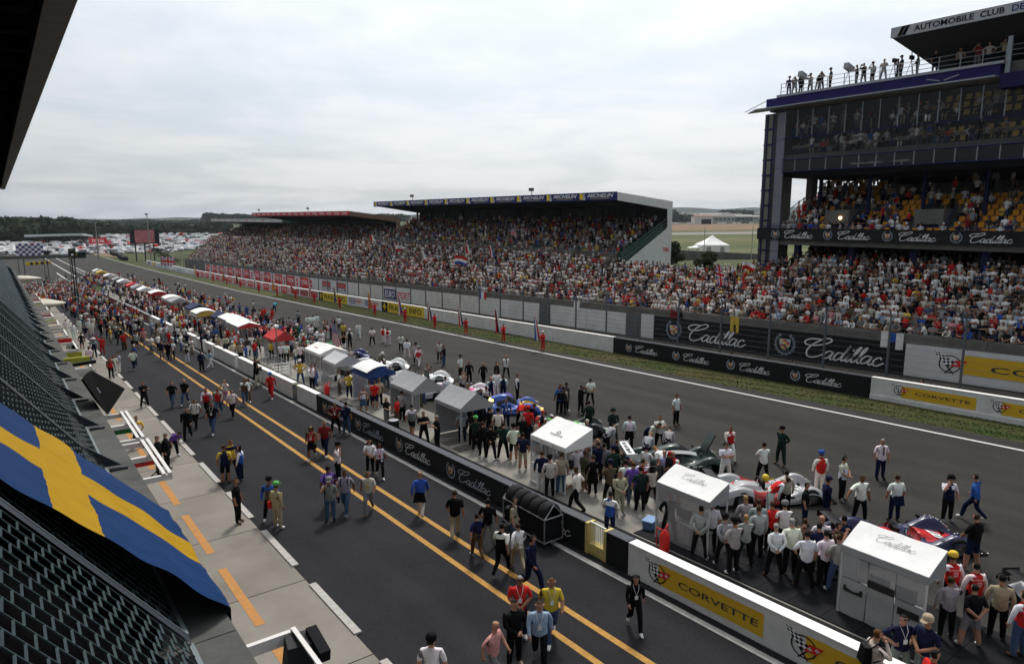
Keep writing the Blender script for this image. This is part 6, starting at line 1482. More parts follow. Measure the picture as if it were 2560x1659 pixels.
crowd('tiny spectators in and around the stand at the far curve', pts, {'dn': 1}, seed=14)
pts = [G(g.uniform(180, 300), g.uniform(615, 622)) for _ in range(90)]
crowd('tiny people behind the far tyre barrier', pts, {'dn': 1}, seed=15)

# more of the crew pressed round the near cars
pts = []
for yc, n_ in ((17.5, 11), (25.5, 14), (32.5, 9), (38, 8), (44, 9), (52, 12), (57, 14)):
    for _ in range(n_): pts.append((g.normal(21.0, .9), yc + g.normal(0, 1.3)))
pts = [(x, y, gz(y)) for x, y in pts if x > 20.0]
crowd_hi('crew and guests pressed round the race cars behind the tents', pts, ['st', 'cr', 'bh', 'fr', 'st2', 'ph', 'lean'], g.uniform(0, 6.28, len(pts)), 19, np.array([CO[c] for c in 'wwwwkkkkkaasnndrbt']))

pts = [(BX + .45 + .3 * g.random(), g.uniform(13, 37.3), z) for z in (16.4, 18.2) for _ in range(75)]
crowd('figures behind the lounge windows standing in for the crowd reflected in the glass', pts, {'dn': 2, 'cr': 1, 'sit': 2}, seed=41, tops=np.array([CO[c] for c in 'wwwscckkngrb']))  # figures added in place of the crowd's mirror image on the glass
# ================================================================== sports prototypes on the grid
PA, PB_ = attr_mat('car_paint', 'pa', .35, coat=.2, var=0, spec=.35), attr_mat('car_paint_second', 'pb', .35, coat=.2, var=0, spec=.35)
CARB = mat('carbon', (.012, .012, .013), .4); TYRE = mat('tyre_rubber', (.014, .014, .015), .75, var=.15, scale=20); RIM = mat('wheel_rim', (.30, .31, .32), .3, metal=.8); CGL = mat('car_glass', (.01, .012, .015), .05, coat=.3)
def bmp(x, c, w): return math.exp(-((x - c) / w) ** 2)
def car_height(x, y, coupe):
    a = abs(y)
    fen = .40 + .32 * bmp(x, 1.38, .55) + .40 * bmp(x, -1.35, .75) + .10 * bmp(x, -2.3, .5) - .36 * sm(1.75, 2.35, x)
    nose = .40 - .30 * sm(.9, 2.35, x) + .22 * bmp(x, .35, .6) + .26 * bmp(x, -.75, .75) + .10 * sm(-.5, -1.2, x) - .12 * sm(-1.4, -2.3, x)
    mid = .34 - .2 * sm(1.2, 2.3, x) + .14 * bmp(x, -.3, 1.0) + .12 * sm(-.9, -1.6, x)
    wf = sm(.46, .64, a); wn = 1 - sm(.22, .42, a)
    z = fen * wf + nose * wn + mid * max(0, 1 - wf - wn)
    if coupe: z += .50 * bmp(x, -.15, .85) * max(0, 1 - (a / .62) ** 2) ** .6 * (1 - sm(.55, .66, a))
    return z - .22 * sm(.82, 1.0, a) ** 2
def car_mesh(livery, coupe=False):
    b = MB(); L0, L1 = -2.32, 2.35; nu, nv = 60, 36
    def hw(x): return .98 - .22 * sm(1.9, 2.4, x) - .03 * bmp(x, 0, .7)
    def P(u, v):
        x = L0 + (L1 - L0) * u; y = (v * 2 - 1) * hw(x); z = car_height(x, y / hw(x), coupe)
        if not coupe and -.35 < x < .42 and abs(y) < .36: z -= .30 * (1 - sm(.30, .36, abs(y)))
        return (x, y, z)
    def mi(u, v):
        x = L0 + (L1 - L0) * u; y = (v * 2 - 1) * .98; a = abs(y)
        if not coupe and -.36 < x < .42 and a < .35: return 2
        if coupe and .12 < x < .75 and a < .46: return 3
        if coupe and -.55 < x < .1 and .40 < a < .58: return 3
        if livery == 'stripe': return 1 if (a < .30 or (x < -.4 and a < .45) or (y < -.3 and -.7 < x < .4) or (x > .6 and .30 < a < .42)) else 0
        if livery == 'side': return 1 if (a < .2 and x > .2) or (-.9 < x < .3 and a > .5) else 0
        if livery == 'nose': return 1 if x > .9 and a < .55 else 0
        if livery == 'rear': return 1 if x < -.55 else 0
        return 0
    b.grid(P, nu, nv, mi)
    for s_ in (0, 1):   # body sides with wheel arches
        def Q(u, v, s_=s_):
            x = L0 + (L1 - L0) * u; y = (s_ * 2 - 1) * hw(x); zt = car_height(x, 1.0, coupe); zb_ = .09
            for wx, r_ in ((1.38, .40), (-1.35, .42)):
                d = abs(x - wx)
                if d < r_: zb_ = max(zb_, .30 + math.sqrt(r_ * r_ - d * d) * .92)
            return (x, y * (1 + .0 * v), zt + (min(zb_, zt - .01) - zt) * v)
        b.grid(Q, nu, 4, lambda u, v: (2 if v > .8 else mi(u, s_ * .98 + .01)), flip=(s_ == 0))
    b.add([P(1, j / 12) for j in range(13)] + [(P(1, j / 12)[0], P(1, j / 12)[1], .06) for j in range(13)], [(j, j + 1, 14 + j, 13 + j) for j in range(12)], 2)
    b.add([P(0, j / 12) for j in range(13)] + [(P(0, j / 12)[0], P(0, j / 12)[1], .16) for j in range(13)], [(j + 1, j, 13 + j, 14 + j) for j in range(12)], 2)
    b.box(1.7, 2.45, -.86, .86, .05, .075, 2); b.box(-2.3, 1.75, -.72, .72, .05, .09, 2)   # splitter and floor
    return b.mesh('body', [PA, PB_, CARB, CGL], True)
def wheel_mesh():
    b = MB(); b.lathe([(.20, -.15), (.30, -.165), (.335, -.13), (.338, 0), (.335, .13), (.30, .165), (.20, .15)], 22, axis='Y'); t = b.mesh('tyre', TYRE, True)
    b = MB(); b.lathe([(.235, -.16), (.235, -.13), (.20, -.06), (.03, -.05), (.03, -.07), (0, -.07)], 20, axis='Y'); b.lathe([(.235, .16), (.235, .13), (.2, .12)], 20, axis='Y')
    for k in range(10):
        a = k * math.pi / 5; c, s_ = math.cos(a), math.sin(a); b.bar((.04 * c, -.10, .04 * s_), (.22 * c, -.145, .22 * s_), .03)
    b.lathe([(0, -.13), (.06, -.125), (.06, -.08)], 10, axis='Y'); return t, b.mesh('rim', RIM)
WT, WRM = wheel_mesh()
def wing_mesh():
    b = MB(); prof = [(.2, .0), (.12, .035), (-.05, .045), (-.2, .03), (-.05, .015), (.12, .005)]
    n = len(prof); vs_ = [(x, y, z) for y in (-.9, .9) for x, z in prof]; b.add(vs_, [(i, (i + 1) % n, n + (i + 1) % n, n + i) for i in range(n)] + [tuple(range(n))[::-1], tuple(range(n, 2 * n))])
    for s_ in (-.91, .91): b.box(-.25, .25, s_ - .012, s_ + .012, -.16, .08)
    for s_ in (-.25, .25): b.bar((.0, s_, -.34), (-.02, s_, .01), .03, .12)
    return b.mesh('rear_wing', CARB)
WING = wing_mesh(); BODIES = {}
def cockpit_bits():
    D = {}
    b = MB(); b.tube([(-.42, .26 * math.cos(t), .55 + .38 * math.sin(t)) for t in [i * math.pi / 8 for i in range(9)]], .03, 6); D['roll_hoop'] = (b.mesh('roll_hoop', CARB), (0, 0, 0))
    b = MB(); b.grid(lambda u, v: (.42 + .12 * u - .08 * (2 * v - 1) ** 2, (v - .5) * .7, .55 + .13 * (1 - u)), 2, 8); D['windscreen'] = (b.mesh('windscreen', CGL), (0, 0, 0))
    b = MB(); b.box(-.32, -.2, -.22, .22, .3, .78); b.box(-.2, .25, -.25, .25, .2, .26); D['seat'] = (b.mesh('seat', CARB), (0, 0, 0))
    b = MB(); b.lathe([(.15, -.012), (.17, 0), (.15, .012)], 14, axis='X', c=(.22, 0, .52)); D['steering_wheel'] = (b.mesh('steering_wheel', CARB), (0, 0, 0))
    b = MB(); b.obox((0, 0, .09), (.06, .16, .09)); b.bar((0, 0, -.05), (0, 0, .07), .02); D['mirror'] = (b.mesh('mirror', CARB), None)
    return D
CB = cockpit_bits(); BLENS = mat('headlamp_lens', (.5, .5, .48), .1, coat=.4)
b = MB(); b.obox((0, 0, 0), (.2, .17, .05), Matrix.Rotation(.55, 3, 'Y')); HLAMP = b.mesh('headlamp', BLENS)
CARH = math.atan2(-1.5, 2.25)
WINGW = WING.copy(); WINGW.materials[0] = PRINT[0]
def car(fx_, fy_, label, pa, pb, livery='plain', coupe=False, number=None, wing=True, missing=(), rz=CARH, detail=True):
    d = Vector((math.cos(rz), math.sin(rz), 0)); n_ = Vector((-d.y, d.x, 0)); c = Vector((fx_, fy_, 0)) - d * 1.38 + n_ * .83
    t = thing('race_car', label, 'race car', (c.x, c.y, gz(c.y) + .005), rz, 'race cars parked in echelon on the grid')
    t.rotation_euler = (0, -math.atan(.029 * d.y) * -1, rz)
    k = (livery, coupe)
    if k not in BODIES: BODIES[k] = car_mesh(*k)
    bo = put(BODIES[k], 'body', t); bo['pa'] = pa; bo['pb'] = pb
    for wx in (1.38, -1.35):
        for s_ in (-1, 1):
            if (wx > 0, s_) in missing: continue
            w = put(WT, 'wheel', t, (wx, s_ * .80, .335), (0, 0, 0 if s_ < 0 else math.pi)); put(WRM, 'rim', w)
    if wing: w = put(WINGW if wing == 'w' else WING, 'rear_wing', t, (-2.22, 0, .98))
    if detail:
        if not coupe:
            for q in ('roll_hoop', 'windscreen', 'seat', 'steering_wheel'): put(CB[q][0], q, bo)
        for s_ in (-1, 1): put(CB['mirror'][0], 'mirror', bo, (.95, s_ * .62, .72)); put(HLAMP, 'headlamp', bo, (2.0, s_ * .72, .40 if not coupe else .42))
        b = MB(); gg = random.Random(int(fy_ * 10))
        for s_ in (-1, 1):
            for q in range(7):
                x_ = -.85 + q * .27; w_ = gg.uniform(.1, .22); z_ = gg.uniform(.26, .38); mi_ = gg.choice([W_, W_, K_, RE_, YE_, NA_])
                y_ = s_ * (.98 - .03 * bmp(x_, 0, .7) + .006); b.add([(x_, y_, z_), (x_ + w_, y_, z_), (x_ + w_, y_, z_ + .08), (x_, y_, z_ + .08)], [(0, 1, 2, 3), (3, 2, 1, 0)], mi_)
        for q in range(4): x_, y_ = -1.9 + .25 * q, -.5 + .27 * q; zz = car_height(x_, y_ / .98, coupe) + .02; b.add([(x_, y_, zz), (x_ + .12, y_, zz), (x_ + .12, y_ + .22, zz), (x_, y_ + .22, zz)], [(0, 1, 2, 3)], gg.choice([W_, RE_, K_, YE_]))
        b.build('sponsor_marks', PRINT, bo, local=True)
        if number:
            b = MB(); fn = lambda u, v: (1.0 - v * .0 + v, .28 - u, car_height(1.0 + v, .0, coupe) + .012)
            for (u0, u1, v0, v1) in [(i * .56 / 4, (i + 1) * .56 / 4, j * .48 / 4, (j + 1) * .48 / 4) for i in range(4) for j in range(4)]: rect(b, fn, u0, u1, v0, v1, W_)
            fn2 = lambda u, v: tuple(np.array(fn(.56 - u, .48 - v)) + np.array((0, 0, .01))); ink(b, text_geo(number, 0, .02), fn2, .12, .08, .32, .32, K_); b.build('race_number', PRINT, bo, local=True)
    return t
SILV, NAVYC, REDC, WHC = (.36, .36, .37), (.012, .014, .06), (.55, .02, .02), (.70, .70, .69)
c0 = car(24.3, 2.7, 'silver open race car cut off by the right edge', SILV, WHC, 'side', number='6')
c1 = car(24.2, 8.2, 'red and dark blue open race car with white stars on its nose', NAVYC, REDC, 'stripe', number='11')
b = MB()
for i in range(16):
    for s_ in (-1, 1):
        x, y = 1.25 + .085 * i, s_ * (.72 + .12 * math.sin(i * 2.3)); z = car_height(x, y / .95, False) + .014; r_ = .035
        b.add([(x + r_ * (1 if k % 2 == 0 else .45) * math.cos(k * math.pi / 5), y + r_ * (1 if k % 2 == 0 else .45) * math.sin(k * math.pi / 5), z) for k in range(10)], [tuple(range(10))])
b.build('star_decals', PRINT[0], c1.children[0], local=True)
c2 = car(24.6, 13.5, 'silver open race car beside the second Cadillac tent', SILV, (.30, .02, .02), 'side', number='7')
hm = put(HAT['helmet'], 'driver_helmet', c2.children[0], (-.1, 0, .86)); hm['col'] = (.7, .5, .04)
c3 = car(24.6, 18.2, 'dark green closed race car with its body panels open', (.006, .022, .017), SILV, 'plain', True, wing='w', missing=((True, -1),))
b = MB(); scribble(b, lambda u, v: (-2.35 + v, .75 - u, 1.033), 0, 0, 1.5, .2, 7, K_); b.build('wing_lettering', PRINT, c3, local=True)
# opened panels of the coupe: lifted door and silver roof strake
b = MB(); b.grid(lambda u, v: (-.7 + u * 1.5, -.40 - .16 * v, .98 - .10 * v - .25 * (u - .35) ** 2 * 1.2), 8, 4); b.grid(lambda u, v: (-.7 + u * 1.5, -.40 - .16 * v, .96 - .10 * v - .25 * (u - .35) ** 2 * 1.2), 8, 4, flip=True); dd = b.build('door', PA, c3, True, True); dd['pa'] = (.42, .43, .43)
b = MB(); b.obox((1.55, .2, 1.15), (.9, .75, .06), Matrix.Rotation(-1.1, 3, 'Y')); dd = b.build('raised_bonnet', PA, c3, False, True); dd['pa'] = (.006, .018, .015)
c4 = car(24.4, 25.6, 'black race car with bright green stripes', (.012, .016, .014), (.08, .42, .04), 'side', number='27')
c5 = car(24.5, 31.3, 'blue race car with a gold foil panel beside it', (.03, .09, .36), (.62, .42, .04), 'nose', True, wing=False, missing=((True, -1),))
b = MB(); b.grid(lambda u, v: (-1.9 + u * 1.2, -.55 + v * .9 - .1 * math.sin(u * 6), .75 + .28 * math.sin(v * 2.6 + .3) * (1 - .3 * u)), 6, 6); b.build('gold_heat_panel', mat('gold_foil', (.72, .48, .12), .3, metal=.6), c5, True, True)
b = MB(); b.lathe([(.0, .5), (.25, .46), (.42, .3), (.5, .1), (.48, 0)], 16, c=(.1, .2, .62)); b.build('purple_cover', mat('purple_cover', (.09, .06, .36), .5), c5, True, True)
c6 = car(24.6, 36.6, 'white race car with pink patches behind the grey tents', (.66, .63, .64), (.62, .10, .28), 'stripe', number='10')
c7 = car(24.8, 42.2, 'white open race car behind the farther grey tent', WHC, (.66, .66, .64), 'plain', number='30')
c8 = car(24.9, 49.2, 'white open race car with a mechanic leaning over it', WHC, (.62, .62, .62), 'plain', number='29')
c9 = car(24.5, 55.9, 'dark blue and pink open race car by the drooping striped flag', (.018, .022, .12), (.55, .12, .18), 'rear', number='12')
FARC = [(62.3, 'green and orange open race car with its crew in helmets', (.02, .22, .08), (.62, .16, .03), 'side'), (69.0, 'silver and red open race car with two mechanics', (.45, .45, .46), (.55, .05, .05), 'rear'),
        (76.0, 'bright red open race car among red overalled crew', (.60, .03, .025), (.60, .04, .03), 'plain'), (83.5, 'blue and yellow open race car behind the twin white tents', (.03, .08, .32), (.72, .52, .05), 'rear'), (91, 'red open race car with a long red bonnet', REDC, WHC, 'plain'),
        (98, 'red and white race car in the far grid', (.62, .05, .04), WHC, 'nose'), (106, 'white race car with yellow tail in the far grid', WHC, (.7, .5, .05), 'rear'), (114, 'yellow race car in the far grid', (.70, .48, .05), WHC, 'plain'), (122, 'white race car in the far grid behind a white tent', WHC, (.1, .1, .3), 'nose'),
        (131, 'blue and white race car in the far grid', (.04, .10, .35), WHC, 'nose'), (140, 'red race car near the red far tent', REDC, (.02, .02, .02), 'nose'), (150, 'grey race car in the far grid', (.25, .26, .27), REDC, 'side'), (160, 'white and red race car at the far end of the grid', WHC, REDC, 'rear'), (171, 'yellow and white race car at the far end of the grid', (.68, .46, .05), WHC, 'nose'), (183, 'small white race car nearly last in the grid', WHC, SILV, 'plain'), (196, 'last tiny blue race car of the grid', (.03, .08, .3), WHC, 'plain')]
for y_, lb, a, c_, lv in FARC: car(24.6, y_, lb, a, c_, lv, detail=y_ < 100)
# red bonnet lifted off the far red car
# ================================================================== pit signalling tents
VIN = glass_mat('clear_plastic', (.45, .46, .48), .42, .15)
def cloth(name, c): return mat(name, c, .75, var=.05, scale=2.5, bump=.35, bscale=5)
TW = cloth('tent_white', (.76, .75, .73)); TG = cloth('tent_grey', (.33, .33, .34)); TR = cloth('tent_red', (.50, .05, .05)); TB = cloth('tent_blue', (.035, .07, .22)); TN = cloth('tent_navy', (.03, .04, .09)); TY = cloth('tent_yellow', (.6, .42, .08)); TGREY2 = cloth('tent_side_grey', (.26, .265, .275))
POLE = mat('tent_pole', (.50, .50, .49), .5)
def tent(yc, label, w=2.25, d=1.75, x0=18.0, eave=2.0, ridge=2.5, roof=TW, side=TW, sides='', script=False, curve=False, gable=None, text=None, emblem=False, nclear=True, mono=False):
    t = thing('pit_tent', label, 'tent', (x0 + d / 2, yc, gz(yc) + .03), group='signalling tents behind the pit wall')
    hx, hy = d / 2, w / 2; b = MB()
    def sag(u, v): return -.035 * math.sin(math.pi * u) * math.sin(math.pi * v)
    if curve:
        b.grid(lambda u, v: (-hx + d * u, -hy + w * v, eave + (ridge - eave) * math.sin(math.pi * (.12 + .76 * u)) + sag(u, v) * .5), 10, 4)
        b.grid(lambda u, v: (-hx + d * u, -hy + w * v, eave - .03 + (ridge - eave) * math.sin(math.pi * (.12 + .76 * u)) + sag(u, v) * .5), 10, 4, flip=True)
    else:
        for (xa, xb, za, zb_) in (((-hx, hx, eave, ridge),) if mono else ((-hx, 0, eave, ridge), (0, hx, ridge, eave))):
            b.grid(lambda u, v: (xa + (xb - xa) * u, -hy + w * v, za + (zb_ - za) * u + sag(u, v) + .01 * math.sin(v * 17 + u * 5)), 6, 12); b.grid(lambda u, v: (xa + (xb - xa) * u, -hy + w * v, za + (zb_ - za) * u + sag(u, v) - .02), 6, 12, flip=True)
    rf = b.build('roof', roof, t, not curve, True)
    vb = MB()
    for xx in (-hx, hx): vb.box(xx - .012, xx + .012, -hy, hy, eave - .2, eave + .005)
    vb.build('valance', side if side is not TW else roof, t, local=True)
    for s_ in (-1, 1):
        b = MB(); y_ = s_ * hy; P = [(-hx, y_, eave - .2), (hx, y_, eave - .2), (hx, y_, eave if not mono else ridge - .1), ((hx * .98 if mono else 0), y_, ridge - .02), (-hx, y_, eave)]
        b.add(P + [(p[0], p[1] - s_ * .02, p[2]) for p in P], [(0, 1, 2, 3, 4), (9, 8, 7, 6, 5)]); b.build('gable', gable or (side if side is not TW else roof), t, local=True)
    for (sx, sy) in ((-1, -1), (1, -1), (1, 1), (-1, 1)): b = MB(); b.bar((sx * (hx - .03), sy * (hy - .03), 0), (sx * (hx - .03), sy * (hy - .03), eave), .045); b.build('leg', POLE, t, local=True)
    if 'n' in sides:    # near wall: fabric with window strips
        for i in range(3):
            ya, yb = -hy + .05 + i * (w - .1) / 3, -hy + .05 + (i + 1) * (w - .1) / 3 - .03
            b = MB(); b.grid(lambda u, v: (-hx - .01 - .035 * math.sin(v * 7 + i) * math.sin(u * math.pi), ya + (yb - ya) * u, .05 + v * 1.05), 4, 8); b.grid(lambda u, v: (-hx + .01, ya + (yb - ya) * u, .05 + v * 1.05), 2, 2, flip=True); b.build('side_panel', side, t, True, True)
            b = MB(); b.add([(-hx, ya, 1.12), (-hx, yb, 1.12), (-hx, yb, 1.78), (-hx, ya, 1.78)], [(0, 1, 2, 3)]); b.build('window', VIN, t, local=True)
            b = MB(); b.box(-hx - .03, -hx, ya + .08, yb - .08, .72, .9) if i != 1 else b.box(-hx - .03, -hx, ya, yb, 1.1, 1.3); b.build('dark_strip', BLACKW, t, local=True)
    if 'c' in sides:    # clear plastic walls on near side and both ends
        for q in ([(-hx, -hy, .1), (-hx, hy, .1), (-hx, hy, eave - .2), (-hx, -hy, eave - .2)], [(-hx, hy, .1), (hx, hy, .1), (hx, hy, eave - .2), (-hx, hy, eave - .2)]): b = MB(); b.poly(q); b.build('clear_wall', VIN, t, local=True)
    if 'f' in sides:    # solid lower wall with frame
        b = MB(); b.box(-hx - .01, -hx + .02, -hy, hy, .05, .85); b.build('lower_wall', side, t, local=True)
        b = MB(); b.add([(-hx, -hy, .85), (-hx, hy, .85), (-hx, hy, eave - .2), (-hx, -hy, eave - .2)], [(0, 1, 2, 3)]); b.build('window', VIN, t, local=True)
        for yy in (-hy / 3, hy / 3): b = MB(); b.bar((-hx, yy, .8), (-hx, yy, eave), .05); b.build('mullion', POLE, t, local=True)
    if 'e' in sides: b = MB(); b.box(-hx, hx, hy - .02, hy + .01, .03, eave - .2); b.build('end_wall', side, t, local=True)
    if 'd' in sides:
        b = MB(); b.box(-hx + .3, hx - .3, -hy + .3, hy - .3, .7, .76); b.bar((0, 0, 0), (0, 0, .7), .3); b.build('desk', side, t, local=True)
        b = MB(); b.obox((.1, .3, 1.0), (.12, .5, .38)); b.obox((.1, -.4, 1.0), (.12, .5, .38)); b.build('monitors', CARB, t, local=True)
    sl_ = (ridge - eave) / (d if mono else hx)
    if script:
        b = MB(); fn = lambda u, v: (-hx + .22 + v, hy - u, eave + sl_ * (.22 + v) - .035 * math.sin(math.pi * (u / w)) * .6 + .012); ink(b, script_geo(.075), fn, .62, .30, 1.05, .30, GR_); b.build('lettering', PRINT, rf, local=True)
    if emblem or text:
        b = MB(); fn = lambda u, v: (-hx + .25 + v, hy - u, eave + sl_ * (.25 + v) + .004); 
        if emblem: ring2(b, fn, 1.1, .42, .05, .09, 0, 360, 12, GR_, 1.3)
        scribble(b, fn, .75, .2, .8, .1, 14, RE_ if text else GR_); b.build('lettering', PRINT, rf, local=True)
    return t
tent(7.75, 'nearest white roofed Cadillac tent with grey fabric walls', 2.25, 1.0, x0=17.95, eave=2.0, ridge=2.42, mono=True, side=TGREY2, sides='ned', script=True)
tent(14.15, 'second white roofed Cadillac tent with see-through walls', 2.25, 1.0, x0=17.6, eave=2.05, ridge=2.48, mono=True, side=TGREY2, sides='cd', script=True)
tent(21.4, 'white gabled tent with a small emblem on its roof', 2.3, 1.5, x0=17.75, eave=2.05, ridge=2.6, mono=True, sides='fd', emblem=True)
tent(29.9, 'nearer grey gabled tent behind the black pit wall', 2.6, 2.0, eave=2.0, ridge=2.7, roof=TG, side=TG, sides='e')
tent(35.1, 'farther grey gabled tent behind the black pit wall', 2.8, 2.0, eave=2.0, ridge=2.7, roof=TG, side=TG, sides='e')
tent(40.8, 'rounded white tent with blue walls', 2.3, 2.0, side=TB, sides='ec', curve=True, gable=TB)
tent(46.0, 'grey see-through plastic tent beside the white and blue one', 2.4, 2.0, roof=cloth('tent_pale_grey', (.48, .48, .49)), sides='cd')
tent(50.0, 'white tent with red lettering on its valance', 3.2, 2.2, x0=18.3, eave=2.2, ridge=2.6, sides='cf', text=True)
tent(61.2, 'red roofed tent with a white end wall', 2.8, 1.9, x0=18.5, eave=1.95, ridge=2.6, roof=TR, side=TW, gable=TR, sides='e')
tent(72.8, 'nearer of the twin white tents with a round red end', 4.8, 2.2, x0=18.4, eave=2.1, ridge=2.45, gable=TR, side=TGREY2, sides='c')
tent(78.2, 'farther of the twin white tents', 4.8, 2.2, x0=18.9, eave=2.1, ridge=2.45, side=TGREY2, sides='c')
tent(82.7, 'small dark blue tent beside the twin white tents', 2.4, 2.0, x0=18.9, roof=TN, side=TN)
tent(87.3, 'curved white tent with orange edged walls', 3.2, 2.4, x0=17.8, curve=True, sides='e', gable=TY)
FT = [(96, 'navy flat roofed tent in the middle distance', TN, False), (109, 'grey flat roofed tent left of the red bonnet', TG, False), (113, 'curved white tent before the red bonnet car', TW, True), (126, 'curved white tent with red walls', TW, True), (139, 'tall white boxy tent in the far row', TW, False), (147, 'small grey white tent in the far row', TG, False), (154, 'red tent in the far row', TR, False), (168, 'white tent next to the red far tent', TW, False), (177, 'grey tent in the far row', TG, False), (194, 'narrow white tent near the end of the far row', TW, False), (212, 'yellow and white tent at the end of the far row', TY, False), (222, 'last tiny white tent of the far row', TW, False)]
for y_, lb, rm, cv in FT: tent(y_, lb, 3.4, 2.4, x0=18.9 + (y_ - 96) * .012, roof=rm, curve=cv, side=TR if 'red walls' in lb else (TW if rm is not TR else TR), sides='e')
# ================================================================== pit building on our side: ledge, mesh screens, flag, roof overhang
LH, LX, BARX = 6.0, 1.88, 1.32
LEDC = mat('ledge_concrete', (.105, .105, .10), .9, col2=(.065, .065, .063), scale=1.4, bump=.4, bscale=14)
MESHM = mat('screen_steel', (.040, .062, .068), .55, metal=.2, var=.12, scale=4); FRM = mat('screen_frame', (.17, .20, .21), .5, metal=.3, var=.1, scale=3)
pb = thing('pit_building', 'pit building with concrete ledge, dark mesh screens and roof overhang', 'building', (0, 40, gz(40)))
TH = R(53); D2 = Vector((-math.cos(TH), 0, math.sin(TH)))     # up the slope of the screens
SL = 3.1
def led(y, h=0.0): return gz(y) + LH + h
y = 0.35; n_ = 0
while y < 150:
    y1 = y + 3.9
    b = MB(); b.box(-.6, LX, y + .01, y1 - .01, -.42, 0, fn=lambda X, Y, Z: (X, Y, led(Y) + Z)); b.build('ledge_slab', LEDC, pb)
    b = MB(); b.box(-.6, 1.7, y + .0, y1, -LH, -.42, fn=lambda X, Y, Z: (X, Y, led(Y) + Z) if Z > -1 else (X, Y, gz(Y))); b.build('garage_front', mat('garage_wall', (.22, .215, .2), .85, var=.1), pb)
    y = y1
def onscr(s_, yy, off=0.0):
    """point s_ metres up the sloping screen at yy, off metres above its plane"""
    p = Vector((BARX, yy, led(yy, .12))) + D2 * s_ + Vector((math.sin(TH), 0, math.cos(TH))) * off; return (p.x, p.y, p.z)
y = .35; k = 0
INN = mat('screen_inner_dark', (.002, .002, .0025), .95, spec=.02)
while y < 150:
    y1 = y + 3.9; ya, yb = y + .1, y1 - .22
    sc_ = MB()
    if y < 36:
        ns = 14 if y < 20 else 10; dy = (yb - ya) / ns; dl = .19
        for i in range(ns + 1):
            yy = ya + i * dy; sc_.bar(onscr(.0, yy), onscr(SL, yy), .014, .012)
        for i in range(ns):
            s0 = (.5 if i % 2 else 0) * dl
            while s0 < SL: sc_.bar(onscr(s0, ya + i * dy), onscr(s0, ya + (i + 1) * dy), .02, .012); s0 += dl
        sc_.build('mesh_panel', MESHM, pb, kind='stuff')
    else:
        for i in range(26): yy = ya + (yb - ya) * i / 25; sc_.bar(onscr(0, yy), onscr(SL, yy), .06, .02)
        sc_.build('mesh_panel', mat('screen_far', (.035, .052, .062), .7, var=.2, scale=3), pb, kind='stuff')
    b = MB(); b.add([onscr(0, ya, -.25), onscr(0, yb, -.25), onscr(SL, yb, -.25), onscr(SL, ya, -.25)], [(0, 1, 2, 3)]); b.build('inner_shade_sheet', INN, pb)  # near-black sheet stands for the shaded interior behind the mesh
    b = MB(); b.bar(onscr(-.03, ya - .04), onscr(-.03, yb + .04), .05, .06); b.build('bottom_bar', FRM, pb)
    b = MB(); b.add([onscr(0, yb + .02, .03), onscr(0, yb + .20, .03), onscr(SL, yb + .20, .03), onscr(SL, yb + .02, .03)], [(0, 1, 2, 3)]); b.build('side_plate', mat('side_plate', (.045, .055, .065), .35), pb)
    b = MB(); b.bar(onscr(0, yb + .21, .03), onscr(SL, yb + .21, .03), .02, .02); b.build('side_trim', FRM, pb)
    if y > 12:
        b = MB(); yy = y1; b.add([onscr(-.02, yy - .1), onscr(.75, yy - .1), (BARX + .32, yy - .12, led(yy, .1)), onscr(-.02, yy - .06), onscr(.75, yy - .06), (BARX + .32, yy - .08, led(yy, .1))], [(0, 1, 2), (5, 4, 3), (0, 2, 5, 3), (1, 4, 5, 2), (0, 3, 4, 1)]); b.build('bracket', mat('bracket_dark', (.035, .045, .055), .6), pb)
        b = MB(); b.box(BARX + .1, BARX + .42, yy - .17, yy - .03, 0, .05, fn=lambda X, Y, Z: (X, Y, led(Y) + Z + .003)); b.build('bracket_foot', mat('bracket_foot', (.06, .065, .07), .6), pb)
    y = y1; k += 1
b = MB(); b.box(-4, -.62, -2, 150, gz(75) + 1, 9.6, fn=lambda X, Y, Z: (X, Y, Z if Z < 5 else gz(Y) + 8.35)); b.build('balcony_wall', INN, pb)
# roof overhang
RZ = 14.2
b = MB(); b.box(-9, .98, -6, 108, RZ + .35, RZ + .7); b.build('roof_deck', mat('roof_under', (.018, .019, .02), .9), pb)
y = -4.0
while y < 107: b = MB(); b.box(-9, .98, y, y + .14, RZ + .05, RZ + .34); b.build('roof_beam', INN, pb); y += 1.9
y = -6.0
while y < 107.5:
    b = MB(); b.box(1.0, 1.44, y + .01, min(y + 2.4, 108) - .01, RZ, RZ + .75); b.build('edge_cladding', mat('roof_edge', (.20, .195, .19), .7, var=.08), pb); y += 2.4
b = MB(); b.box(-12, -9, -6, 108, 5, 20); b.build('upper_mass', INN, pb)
# flag draped over the screen next to the nearest one
FB = attr_mat('flag_cloth', 'Col', .75, var=.06, otype='GEOMETRY', vscale=3, bump=.1)
def cloth_obj(name, fn, nu, nv, colfn, mtl=None, parent=None):
    vs_ = [fn(i / nu, j / nv) for i in range(nu + 1) for j in range(nv + 1)]; fs = [(i * (nv + 1) + j, (i + 1) * (nv + 1) + j, (i + 1) * (nv + 1) + j + 1, i * (nv + 1) + j + 1) for i in range(nu) for j in range(nv)]
    me = bpy.data.meshes.new(name); me.from_pydata(vs_, [], fs); at = me.attributes.new('Col', 'FLOAT_COLOR', 'CORNER')
    cols = []
    for i in range(nu):
        for j in range(nv): cols += [(*colfn((i + .5) / nu, (j + .5) / nv), 1)] * 4
    at.data.foreach_set('color', np.array(cols, np.float32).ravel()); me.polygons.foreach_set('use_smooth', [True] * len(fs)); me.materials.append(mtl or FB); o = bpy.data.objects.new(name, me); COL.objects.link(o); o.parent = parent; return o
